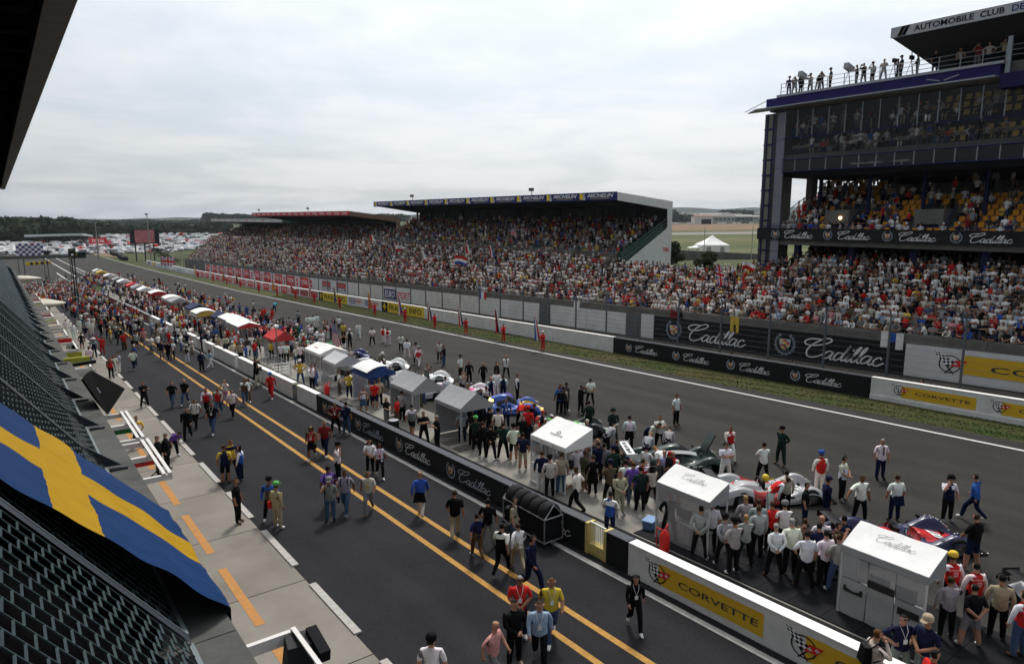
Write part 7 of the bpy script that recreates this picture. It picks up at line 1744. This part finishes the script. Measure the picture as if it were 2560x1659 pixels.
FL0, FL1, FLL = 8.45, 12.6, 4.5
def flag_fn(u, v):
    # u=0 top of screen .. 1 hem over the ledge edge; v=0 near edge .. 1 far edge
    s_ = FLL * u; vv = v + .012 * math.sin(u * 21) * (.3 + u); yy = FL0 + (FL1 - FL0) * vv + .16 * math.sin(u * 5.2) * (v - .5)
    fold = .006 * math.sin(v * 75 + 8 * math.sin(u * 4)) + .005 * math.sin(v * 120 + u * 14) + .035 * math.sin(v * 9 + 1.6 * math.sin(u * 3)) * (.35 + .5 * u) + .022 * math.sin(v * 27 + u * 6) * (.4 + .6 * u) + .02 * math.sin(u * 30 + v * 9)
    top = Vector(onscr(SL, yy, .06)); edge = Vector((LX + .04, yy, led(yy, .08))); t = min(1.0, u / .93)
    p = top.lerp(edge, t) + Vector((.35, 0, .4)) * (fold * .9 + .05 * math.sin(math.pi * t) * (.4 + .6 * math.sin(math.pi * v)))
    if u > .93: p = Vector((LX + .05 + .02 * math.sin(v * 13), yy, led(yy, .08) - (u - .93) * FLL))
    return tuple(p)
def flag_col(u, v):
    u2 = u
    return (.34, .195, .006) if (abs(v - .5) < .105 or .26 < u2 < .43) else (.005, .028, .10)
fl = cloth_obj('draped_flag', flag_fn, 200, 110, flag_col); tag(fl, 'large blue flag with yellow cross draped over the mesh screen and ledge', 'flag', kind='thing')
# hanging frames over the apron with signs
ALW = mat('white_beam', (.66, .64, .62), .5, var=.05)
def sign_frame(label, y0, y1, scol, stext):
    h = 5.6; z = gz((y0 + y1) / 2) + h; t = thing('sign_frame', label, 'sign frame', (LX, (y0 + y1) / 2, z))
    for yy in (y0, y1): b = MB(); b.box(1.6, 2.62, yy - .04, yy + .04, z - .1, z + .02); b.build('arm', ALW, t)
    ym = (y0 + y1) / 2 + .35; b = MB(); b.box(1.6, 2.5, ym - .05, ym + .05, z - .16, z - .04); b.build('arm', ALW, t)
    for xx in (2.46, 2.58): b = MB(); b.box(xx - .035, xx + .035, y0 - .06, y1 + .06, z + .022, z + .07); b.build('rail', ALW, t)
    b = MB(); yy = ym + .45; b.box(1.95, 2.6, yy - .03, yy + .03, z - .42, z - .22); sg_ = b.build('sign', scol, t)
    b = MB(); fn = lambda u, v: (1.95 + u, yy - .035, z - .42 + v); scribble(b, fn, .05, .06, .2, .09, 4, DT_); scribble(b, fn, .35, .06, .12, .09, 3, DT_); b.build('lettering', PRINT, sg_)
    b = MB(); b.tube([(1.7, ym - .3, z - .4), (2.2, ym - .5, z - .55), (2.6, ym - .2, z - .35)], .015, 5); b.build('cable', CARB, t)
sign_frame('white hanging frame with a green sign above the apron', 19.75, 22.7, mat('sign_green', (.02, .13, .035), .6), '')
sign_frame('white hanging frame with a red sign above the apron', 16.2, 19.05, mat('sign_red', (.55, .03, .03), .6), '')
zb_ = gz(8) + 5.6
lf = thing('lamp_gantry', 'white angled beam with a black pit lamp and number sign at the bottom edge', 'lamp frame', (LX, 8.3, zb_))
b = MB(); b.box(1.7, 2.62, 8.33, 8.40, zb_ - .16, zb_); b.build('arm', ALW, lf); b = MB(); b.box(2.60, 2.66, 6.2, 8.38, zb_ + .002, zb_ + .03); b.build('rail', ALW, lf)
b = MB(); b.add([(2.45, 8.05, zb_ - .05), (2.75, 8.0, zb_ - .05), (2.78, 8.3, zb_ - .02), (2.5, 8.32, zb_ - .02), (2.35, 7.85, zb_ - .5), (2.7, 7.8, zb_ - .5), (2.72, 8.2, zb_ - .45), (2.4, 8.22, zb_ - .45)], [f[::-1] for f in MB.BF]); b.build('lamp_housing', BLACKW, lf)
b = MB(); b.obox((2.82, 8.0, zb_ - .08), (.14, .5, .16), Matrix.Rotation(.2, 3, 'X')); b.build('lamp_head', MATS['rubber_tile'], lf)
b = MB(); b.add([(2.35, 7.36, zb_ - .55), (3.25, 7.36, zb_ - .55), (3.25, 7.30, zb_ - .57), (2.35, 7.30, zb_ - .57), (2.35, 7.42, zb_ - .28), (3.25, 7.42, zb_ - .28), (3.25, 7.36, zb_ - .26), (2.35, 7.36, zb_ - .26)], MB.BF); sg_ = b.build('number_sign', BLACKW, lf)
b = MB(); fn = lambda u, v: (2.35 + u, 7.295 + v * .22, zb_ - .567 + v * 1.0); ink(b, text_geo('16', 0, .02), fn, .66, .04, .2, .2, W_); ring2(b, fn, .50, .14, .06, .08, 0, 360, 16, RE_, 1.2); ink(b, script_geo(), fn, .06, .05, .3, .12, SI_); b.build('lettering', PRINT, sg_)
# big black loudspeaker box hung off the ledge
tv = thing('loudspeaker_box', 'large black tapered box hanging over the ledge edge', 'loudspeaker', (2.1, 24, led(24)))
pts = [atY(208, 948, 22.6), atY(228, 925, 23.0), atY(313, 971, 22.6), atY(269, 1037, 21.9)]; cc = sum((Vector(p) for p in pts), Vector()) / 4
bk = [tuple(cc.lerp(Vector(p), .62) + Vector((-.15, 1.1, -.1))) for p in pts]
b = MB(); b.add([tuple(p) for p in pts] + bk, [(3, 2, 1, 0), (4, 5, 6, 7), (0, 1, 5, 4), (1, 2, 6, 5), (2, 3, 7, 6), (3, 0, 4, 7)]); b.build('cabinet', mat('cabinet_black', (.003, .003, .003), .8, spec=.1), tv)
e = [Vector(pts[0]).lerp(Vector(pts[3]), t) + Vector((.12, -.03, .1)) for t in (.35, .42, .5)]; b = MB(); b.tube(e, .03, 5); b.build('maker_mark', GP, tv)
sp = thing('pit_light', 'dark bracket with a yellow strip sign beyond the loudspeaker box', 'sign', (2.2, 30, led(30))); x, y, z = G(205, 913, 5.9)
b = MB(); b.bar((x - .9, y, z), (x + .5, y + .3, z + .05), .1, .14); b.build('arm', CARB, sp); b = MB(); b.obox((x - .1, y + .8, z + .1), (.9, .12, .2)); b.build('sign', mat('sign_lime', (.42, .42, .06), .6), sp)
# clutter of white frames on the far apron
g = random.Random(5)
for i in range(9):
    yy = 33 + i * 6.1; zz = gz(yy) + 5.5; t = thing('sign_frame', 'white hanging frame over the far apron, %s beyond the yellow strip sign' % ordinal(i), 'sign frame', (LX, yy, zz), group='white frames over the far apron')
    for dy in (0, 2.4): b = MB(); b.box(1.6, 2.7, yy + dy - .04, yy + dy + .04, zz - .1, zz + .02); b.build('arm', ALW, t)
    b = MB(); b.box(2.6, 2.68, yy - .05, yy + 2.45, zz + .022, zz + .07); b.build('rail', ALW, t)
    b = MB(); b.box(1.9, 2.9, yy + 1.2, yy + 1.26, zz - .6, zz - .3); b.build('sign', [mat('sign_pale', (.5, .5, .46), .6), MATS['sign_lime'], MATS['sign_red']][i % 3], t)
# cream inflatable awnings reaching over the apron
CREAM = mat('cream_inflatable', (.50, .46, .38), .6, var=.06, scale=1)
for i, (yy, L_, zz) in enumerate(((86, 3.6, 4.3), (150, 4.2, 4.3))):
    t = thing('inflatable_awning', ('cream pointed inflatable awning over the far apron', 'small cream awning at the end of the pit building')[i], 'awning', (1.8, yy, gz(yy) + zz)); b = MB()
    def f(u, v): 
        w = 1.9 * math.sin(math.pi * min(.98, .25 + .73 * u)) ** .7; th = 2 * math.pi * v
        return (1.6 + L_ * u, yy + w * math.cos(th), gz(yy) + zz + .55 * math.sin(th) * math.sin(math.pi * min(.98, .3 + .68 * u)) + .1)
    b.grid(f, 14, 16); b.build('tube', CREAM, t, True)
# someone seated behind the nearest screen
pp = person((.35, 7.0, 4.9), R(60), 'sit', 'c', 'L', 'n', 'L', 'e', '', False, 1.0, 'person half hidden behind the nearest mesh screen', None)
# ================================================================== props in the pits and on the track
# tyre trolley at the pit wall
tt = thing('tyre_trolley', 'steel trolley carrying a row of black tyres beside the black pit wall', 'trolley', (14.5, 18.3, gz(18.3)))
Z0 = gz(18.3); CHR = mat('chrome_tube', (.38, .39, .40), .35, metal=.7)
for (x, y) in ((14.08, 17.1), (14.9, 17.1), (14.9, 19.5), (14.08, 19.5)):
    b = MB(); b.tube([(x, y, Z0 + .18), (x, y, Z0 + 1.05)], .025, 6); b.build('upright', CHR, tt); b = MB(); b.lathe([(0, -.03), (.08, -.03), (.08, .03), (0, .03)], 10, axis='X', c=(x, y, Z0 + .09)); b.build('castor', TYRE, tt)
for z in (.2, 1.05):
    for (p, q) in (((14.08, 17.1), (14.9, 17.1)), ((14.08, 19.5), (14.9, 19.5)), ((14.08, 17.1), (14.08, 19.5)), ((14.9, 17.1), (14.9, 19.5))): b = MB(); b.tube([(*p, Z0 + z), (*q, Z0 + z)], .025, 6); b.build('rail', CHR, tt)
for y in (17.1, 19.5): b = MB(); b.tube([(14.08, y, Z0 + 1.05), (14.49, y, Z0 + 1.5), (14.9, y, Z0 + 1.05)], .025, 6); b.build('end_hoop', CHR, tt)
for i in range(5):
    b = MB(); yy = 17.35 + i * .47; b.lathe([(.24, -.2), (.36, -.21), (.39, -.15), (.40, 0), (.39, .15), (.36, .21), (.24, .2), (.24, -.2)], 22, axis='Y', c=(14.49, yy, Z0 + 1.12)); o = b.build('racing_slick', TYRE, None, True); tag(o, 'black tyre on the trolley, %s from the gate end' % ordinal(i), 'tyre', 'tyres on the trolley', 'thing')
b = MB(); b.box(14.1, 14.88, 17.14, 19.46, Z0 + .22, Z0 + .95); b.build('black_cover', mat('cover_cloth', (.010, .010, .011), .8, bump=.4, bscale=6), tt)
# fire extinguisher trolleys
def extinguisher(label, px, py):
    x, y, z = G(px, py, .05); t = thing('extinguisher_trolley', label, 'extinguisher', (x, y, z)); RD = mat('extinguisher_red', (.52, .02, .018), .35, coat=.2)
    b = MB(); b.lathe([(0, .12), (.16, .14), (.17, .2), (.17, .7), (.12, .82), (.04, .86), (.04, .92), (0, .92)], 14); b.build('bottle', RD, t, True, True)
    b = MB(); b.tube([(-.1, .25, .1), (-.12, .25, .95), (-.12, -.25, .95), (-.1, -.25, .1)], .02, 6); b.build('handle', RD, t, True, True)
    for s_ in (-.24, .24): b = MB(); b.lathe([(0, -.03), (.13, -.03), (.13, .03), (0, .03)], 12, axis='Y', c=(-.08, s_, .13)); b.build('wheel', TYRE, t, True, True)
    b = MB(); b.tube([(.05, .05, .88), (.25, .1, 1.0), (.32, .15, .7), (.2, .2, .35)], .022, 6); b.build('hose', RD, t, True, True)
extinguisher('red fire extinguisher trolley behind the CORVETTE wall corner', 1660, 1388)
extinguisher('red fire extinguisher trolley on the concrete near the clear tents', 818, 993)
# crates, drum, blue box
def crate(label, px, py, sz, m, rz=0, lid=None):
    x, y, z = G(px, py, .05); t = thing('crate', label, 'crate', (x, y, z), rz); a, b_, c_ = sz; b = MB(); b.add([(-a / 2 * .9, -b_ / 2 * .9, 0), (a / 2 * .9, -b_ / 2 * .9, 0), (a / 2 * .9, b_ / 2 * .9, 0), (-a / 2 * .9, b_ / 2 * .9, 0), (-a / 2, -b_ / 2, c_), (a / 2, -b_ / 2, c_), (a / 2, b_ / 2, c_), (-a / 2, b_ / 2, c_)], MB.BF); b.build('box', m, t, False, True)
    b = MB(); b.box(-a / 2 - .015, a / 2 + .015, -b_ / 2 - .015, b_ / 2 + .015, c_, c_ + .04); b.build('lid', lid or m, t, False, True)
crate('pale blue plastic crate beside the second Cadillac tent', 1625, 1318, (.55, .4, .3), mat('crate_blue', (.10, .18, .34), .5), .3, mat('crate_lid', (.2, .3, .48), .5))
crate('dark tool box among the crew of the dark green coupe', 1560, 1235, (.6, .4, .5), BLACKW)
x, y, z = G(985, 1090, .05); dr = thing('drum', 'black drum behind the black pit wall by the blonde woman', 'drum', (x, y, z)); b = MB(); b.lathe([(0, 0), (.3, 0), (.32, .3), (.3, .6), (.31, .9), (.28, .92), (.28, .9), (0, .9)], 18); b.build('shell', BLACKW, dr, True, True)
b = MB(); b.lathe([(0, .905), (.27, .905)], 18); b.build('lid', TG, dr, False, True)
# steel plates let into the concrete
for i, (px, py) in enumerate(((1130, 1105), (1160, 1120), (850, 998), (886, 1020))): x, y, z = G(px, py, .05); b = MB(); b.box(x - .45, x + .45, y - .35, y + .35, z + .004, z + .02); tag(b.build('floor_plate', mat('plate', (.10, .085, .075), .7, var=.2, scale=5)), 'dark steel plate in the concrete, %s' % ('by the nearer grey tent', 'beside the crew in black', 'near the clear tents', 'near the white and blue tent')[i], 'plate', kind='thing')
# crowd railing and post by the red tent
rl = thing('crowd_railing', 'galvanised railing pen in front of the red tent', 'railing', (17.6, 56, gz(56)))
def RP(k, x, y, h): a, b_, s_ = {'K': (560, 740, .13445)}[k]; return G(a + x * s_, b_ + y * s_, h)
PR = [RP('K', 680, 1000, 1.1), RP('K', 1010, 1130, 1.1), RP('K', 1430, 1265, 1.1), RP('K', 1040, 1340, 1.1)]
PR = [(17.5, 63.5), (17.5, 58.5), (17.5, 52.6), (16.0, 52.6)]
for i in range(3):
    p, q = PR[i], PR[i + 1]
    for h in (.35, .6, .85, 1.1): b = MB(); b.tube([(p[0], p[1], gz(p[1]) + h), (q[0], q[1], gz(q[1]) + h)], .022, 5); b.build('rail', CHR, rl)
    n_ = max(2, int(math.dist(p, q) / 1.5))
    for j in range(n_ + 1): u = j / n_; x, y = p[0] + (q[0] - p[0]) * u, p[1] + (q[1] - p[1]) * u; b = MB(); b.tube([(x, y, gz(y)), (x, y, gz(y) + 1.1)], .022, 5); b.build('post', CHR, rl)
x, y, z = G(696, 928, .05); ls = thing('lamp_post', 'slim grey post with a white dome lamp by the red tent', 'post', (x, y, z)); b = MB(); b.tube([(0, 0, 0), (0, 0, 3.6)], .045, 8); b.build('post', GP, ls, True, True); b = MB(); b.lathe([(0, 3.5), (.2, 3.58), (.22, 3.7), (.12, 3.82), (0, 3.85)], 12); b.build('dome', PRINT[0], ls, True, True)
# flags on poles held by the row of marshals in red
def flag_pole(label, base, lean, L_, cols, droop=True, yaw=0.0, w=.55, cl=1.9, cat='flag', group=None, pattern=None):
    t = thing('flag', label, cat, base, group=group); b = MB(); top = Vector((lean[0], lean[1], L_)); b.tube([(0, 0, 0), top], .022, 6); b.build('pole', POLE, t, True, True)
    d = top.normalized(); sd = Vector((math.cos(yaw), math.sin(yaw), 0))
    def fn(u, v):
        s_ = L_ - .05 - cl * u if droop else L_ - .05 - (w * v)
        if droop: p = d * s_ + sd * (w * v * (.35 + .65 * u)) + Vector((0, 0, -.18 * v)) + sd.cross(Vector((0, 0, 1))) * (.07 * math.sin(v * 6 + u * 5))
        else: p = d * (L_ - .05 - w * v) + sd * (cl * u) + Vector((0, 0, .12 * math.sin(u * 5) - .15 * u)) + sd.cross(Vector((0, 0, 1))) * (.12 * math.sin(u * 8 + v * 2))
        return tuple(p)
    def cf(u, v):
        if pattern == 'jack':
            a, c = u * 2 - 1, v * 2 - 1
            if abs(a) < .12 or abs(c) < .2: return CO['r']
            if abs(a) < .22 or abs(c) < .34: return (.7, .7, .7)
            if abs(abs(a) - abs(c)) < .12: return CO['r']
            if abs(abs(a) - abs(c)) < .28: return (.7, .7, .7)
            return (.02, .03, .2)
        if pattern == 'stars':
            if u < .42 and v < .55 if not droop else u < .42: return (.03, .04, .2) if (int(u * 30) + int(v * 14)) % 3 else (.6, .6, .6)
            return (.45, .03, .05) if int(v * 13 if not droop else v * 9) % 2 == 0 else (.7, .7, .7)
        q = v if pattern != 'across' else u
        return cols[min(len(cols) - 1, int(q * len(cols)))]
    cloth_obj('cloth', fn, 16, 12 if not pattern else 26, cf, parent=t); return t
FCOL = [('red', 'w', 'b'), ('w', 'n', 'r'), ('n', 'w', 'r'), ('n', 'w', 'r'), ('b', 'r', 'w'), ('r', 'y', 'r'), ('y', 'G', 'b'), ('r', 'w', 'r'), ('r', 'r', 'p'), ('y', 'r', 'y'), ('w', 'w', 'r'), ('G', 'r', 'G'), ('k', 'y', 'r'), ('w', 'p', 'w'), ('r', 'y', 'y'), ('r', 'r', 'y'), ('r', 'w', 'b')]
FEET = [(48.4, 39.2), (55.3, 39.7), (62.4, 39.8), (69.1, 39.7), (76.6, 39.8), (86.0, 40.1), (99.2, 40.6), (110.8, 41.0), (120.4, 41.2), (130.1, 41.1), (142.3, 41.3), (156.7, 41.6), (168.5, 41.8), (182, 42.0), (199.3, 42.2)]
CN = dict(NAMES); wordsf = ['nearest the black trackside wall', 'second from the black trackside wall', 'third from the black trackside wall', 'left of the hanging French flag', 'before the nearer yellow board', 'before the EUROSPORT board', 'before the farther yellow board', 'before the faded red boards', 'at the near end of the TOTAL wall', 'second along the TOTAL wall', 'third along the TOTAL wall', 'fourth along the TOTAL wall', 'fifth along the TOTAL wall', 'sixth along the TOTAL wall', 'last in the line of marshals']
for i, (yy, xx) in enumerate(FEET):
    xx -= .1 if i < 3 else 0; z = gz(yy) + .02
    person((xx + .4, yy, z), CAMY + R(-40 + 12 * (i % 3)), 'flag', 'r', 'L', 'r', 'L', 'k' if i % 4 else 'Cw', '', False, None, 'flag bearer in red overalls %s' % wordsf[i], 'flag bearers on the grass verge', 'r', None)
    cs = [CO.get(c, CO['r']) for c in FCOL[i]]
    flag_pole('furled %s flag of the bearer %s' % (' '.join(dict.fromkeys(NAMES.get(c, c) for c in FCOL[i])), wordsf[i]), (xx + .12, yy - .12, z + .55), (-.35, .45, 0), 2.9, cs, True, R(140), .5, 2.3, group='flags of the marshals')
# flags above the crowd
CF = [('union flag waved over the terrace under the white marquee', 1790, 690, 55, 'jack', 'r', 2.0, 1.3), ('union flag on a leaning pole in the crowd below the blue building', 1945, 712, 56, 'jack', 'r', 2.2, .8), ('red and white flag waved over the far terrace', 990, 630, 58, None, 'wr', 2.0, 1.2), ('white flag with a dark mark over the terrace', 1060, 640, 57, None, 'ww', 1.6, 1.0), ('red white and blue striped flag over the middle terrace', 1140, 660, 56, None, 'rwb', 2.2, 1.3), ('red and white pennant in front of the MICHELIN stand', 1165, 620, 58, None, 'rw', 1.6, .9), ('small union flag high in the MICHELIN stand', 1282, 588, 62, 'jack', 'r', 1.2, .7), ('white and blue upright flag before the MICHELIN stand', 1226, 625, 58, None, 'rwb', 1.7, .8), ('yellow flag over the distant terrace', 570, 618, 58, None, 'yy', 3.2, 1.6), ('red banner over the end of the TOTAL stand', 926, 610, 60, None, 'rw', 1.2, 2.0), ('small red flag beside the ribbed end wall', 1852, 672, 58, None, 'wr', 1.2, .7), ('union flag among the flag bearers on the far verge', 402, 664, 42.5, 'jack', 'r', 4.5, 3.0)]
for i, (lb, px, py, X, pat, cols, cl, w) in enumerate(CF):
    x, y, z = atX(px, py, X); fz = floor_z(x, y) + 1.0 if X > 50 else gz(y) + .8
    flag_pole(lb, (x, y, min(fz, z - 1.0)), (rng.uniform(-.2, .2), rng.uniform(-.1, .5), 0), max(1.2, z + w - min(fz, z - 1.0)), [CO[c] for c in cols], i in (0, 1, 3, 5, 7, 9), R(-80 + 25 * (i % 3)), w, cl, group='flags in the crowd', pattern=pat)
x, y, z = G(833, 905); flag_pole('drooping stars and stripes flag beside the white lettered tent', (x, y, z + .6), (.1, .2, 0), 2.9, [], True, R(-40), .8, 1.9, pattern='stars')
# cloths hung over the parapet
for lb, px, py, w, h, cs in (('French tricolour hung over the parapet', 1207, 722, 1.9, 1.0, 'bwr'), ('white T-shirt hung over the parapet between the grey doors', 1443, 770, 1.0, 1.0, 'www'), ('yellow cloth hung over the parapet above the big black board', 1838, 806, .9, 1.4, 'yyy'), ('white and blue patterned banner hung over the parapet', 2230, 862, 1.6, 1.2, 'wbw'), ('dark red tartan blanket over the parapet', 1692, 786, 1.5, .8, 'mmk')):
    x, y, z = atX(px, py, TX); zt = gz(y) + 3.15
    o = cloth_obj('hung_cloth', lambda u, v: (TX - .07 - .03 * math.sin(u * 9), y + w / 2 - w * u, zt - h * v + .03 * math.sin(u * 7)), 12, 8, lambda u, v: CO[cs[min(2, int(u * 3))]]); tag(o, lb, 'cloth', 'cloths hung over the parapet', 'thing')
# photographers behind the far wall
for lb, px, py, top, rel, pose in (('person in red marshal bib crouching behind the white CORVETTE wall', 2305, 985, 'r', 270, 'st'), ('photographer in red stripes with a long white lens behind the black wall', 1830, 905, 'r', 250, 'cam'), ('photographer in grey leaning over the black wall', 1985, 935, 'g', 240, 'par'), ('marshal in orange and blue behind the black wall end', 2150, 952, 'O', 10, 'lean'), ('photographer behind the plain white wall', 1472, 850, 'e', 250, 'cam'), ('person in yellow shirt behind the plain white wall', 1270, 808, 'y', 20, 'st'), ('person in red behind the plain white wall by the farther yellow board', 1132, 786, 'r', 20, 'cam'), ('person in white behind the plain white wall by the farther yellow board', 1090, 776, 'w', 20, 'cam'), ('person in cream behind the nearer yellow board', 1035, 770, 'c', 10, 'st')):
    d = ray(px, py - 8); x = 45.2; t_ = x / d[0]; y = d[1] * t_; person((x, float(y), gz(float(y)) - .35), CAMY + R(rel - 230 + 180), pose, top, 'S', 'j', 'L', 'k', 'camera' if pose == 'cam' else '', False, None, lb, 'people behind the trackside wall')
# people and cameras on the roof terrace of the blue building
RT = [(1972, 'st', 'n', 20), (1986, 'cam', 'g', 10), (2001, 'st', 'k', 60), (2025, 'cam', 's', 350), (2044, 'lean', 'k', 40), (2051, 'cam', 's', 20), (2074, 'st', 'a', 300), (2139, 'cam', 'k', 300), (2156, 'cam', 'k', 340), (2178, 'ph', 's', 330), (2205, 'cr', 's', 0), (2240, 'cam', 'k', 290), (2248, 'st', 'k', 300), (2288, 'fr', 'o', 280), (2331, 'st', 'k', 10), (2392, 'st2', 't', 30), (2435, 'ph', 'm', 0), (2462, 'hp', 'c', 5), (2500, 'ph', 't', 20)]
RTL = ['at the far corner post', 'second from the far corner post', 'behind the grey covered camera', 'third from the far corner', 'bending near the far corner', 'in pale shirt near the far corner', 'before the middle camera', 'working the middle covered camera', 'right of the middle camera', 'shading their eyes in the middle', 'with folded arms in the middle', 'at the tripod camera', 'behind the tripod cameraman', 'right of the lighting stand', 'under the end of the club roof', 'sitting on the rail under the club roof', 'in dark red under the club roof', 'in pale shirt with arms spread under the club roof', 'by the white rail pillar']
for i, (px, pose, top, rel) in enumerate(RT):
    x, y, z = atX(px, 230, BX + .6 + .4 * (i % 2)); person((x, y, 21.9), CAMY + R(rel - 40), pose, top, 'S', 'kgn'[i % 3], 'L', 'k' if i % 3 else 'Ck', 'camera' if pose == 'cam' else '', False, None, 'person on the roof terrace %s' % RTL[i], 'people on the roof terrace')
for lb, px in (('tripod camera under a grey cover near the far end of the roof terrace', 2005), ('tripod camera under a grey cover in the middle of the roof terrace', 2118), ('black tripod camera on the roof terrace', 2230), ('tall lighting stand on the roof terrace', 2272)):
    x, y, z = atX(px, 230, BX + .25); t = thing('tripod_camera', lb, 'camera', (x, y, 21.9))
    for a in (0, 2.1, 4.2): b = MB(); b.bar((.35 * math.cos(a), .35 * math.sin(a), 0), (0, 0, 1.25), .035); b.build('leg', CARB, t, False, True)
    b = MB(); b.obox((-.1, 0, 1.55), (.9, .4, .45), Matrix.Rotation(.25, 3, 'Y')) if 'cover' in lb else b.obox((0, 0, 1.45), (.5, .2, .3)); b.build('camera_body', TG if 'cover' in lb else CARB, t, False, True)
    if 'stand' in lb: b = MB(); b.bar((0, 0, 1.2), (-.1, 0, 2.5), .05); b.build('mast', CARB, t, False, True)
# words on the two nearest bibs
for o in [o for o in list(COL.objects) if o.name.startswith('person') and 'PIT bib' in str(o.get('label', ''))]:
    b = MB(); fn = lambda u, v: (-.152 - .012 * math.cos((u - .15) * 9), .15 - u, 1.08 + v)
    ink(b, text_geo('24 HEURES DU MANS', 0, .01), fn, .01, .27, .28, .035, W_); ink(b, text_geo('2002', 0, .015), fn, .09, .18, .12, .05, W_); ink(b, text_geo('PIT', 0, .015), fn, .10, .09, .10, .06, W_); b.build('lettering', PRINT, o, local=True)
# haze in the air: one thin closed box around the whole scene
b = MB(); b.box(-5200, 6400, -480, 5700, -16, 130)
hz = b.build('haze', [], kind='stuff'); hz.data.materials.clear(); hm_ = bpy.data.materials.new('haze_air'); hm_.use_nodes = True; ht = hm_.node_tree; ht.nodes.clear()
ho = ht.nodes.new('ShaderNodeOutputMaterial'); hv = ht.nodes.new('ShaderNodeVolumePrincipled'); hv.inputs['Color'].default_value = (.80, .87, .95, 1); hv.inputs['Density'].default_value = 6e-5; hv.inputs['Anisotropy'].default_value = .3
ht.links.new(hv.outputs[0], ho.inputs['Volume']); hz.data.materials.append(hm_); hz['label'] = 'thin pale haze in the air over the whole circuit'
for o in COL.objects:
    if len(str(o.get('label', '')).split()) > 16: print('LONGLABEL', o.name, o['label'])
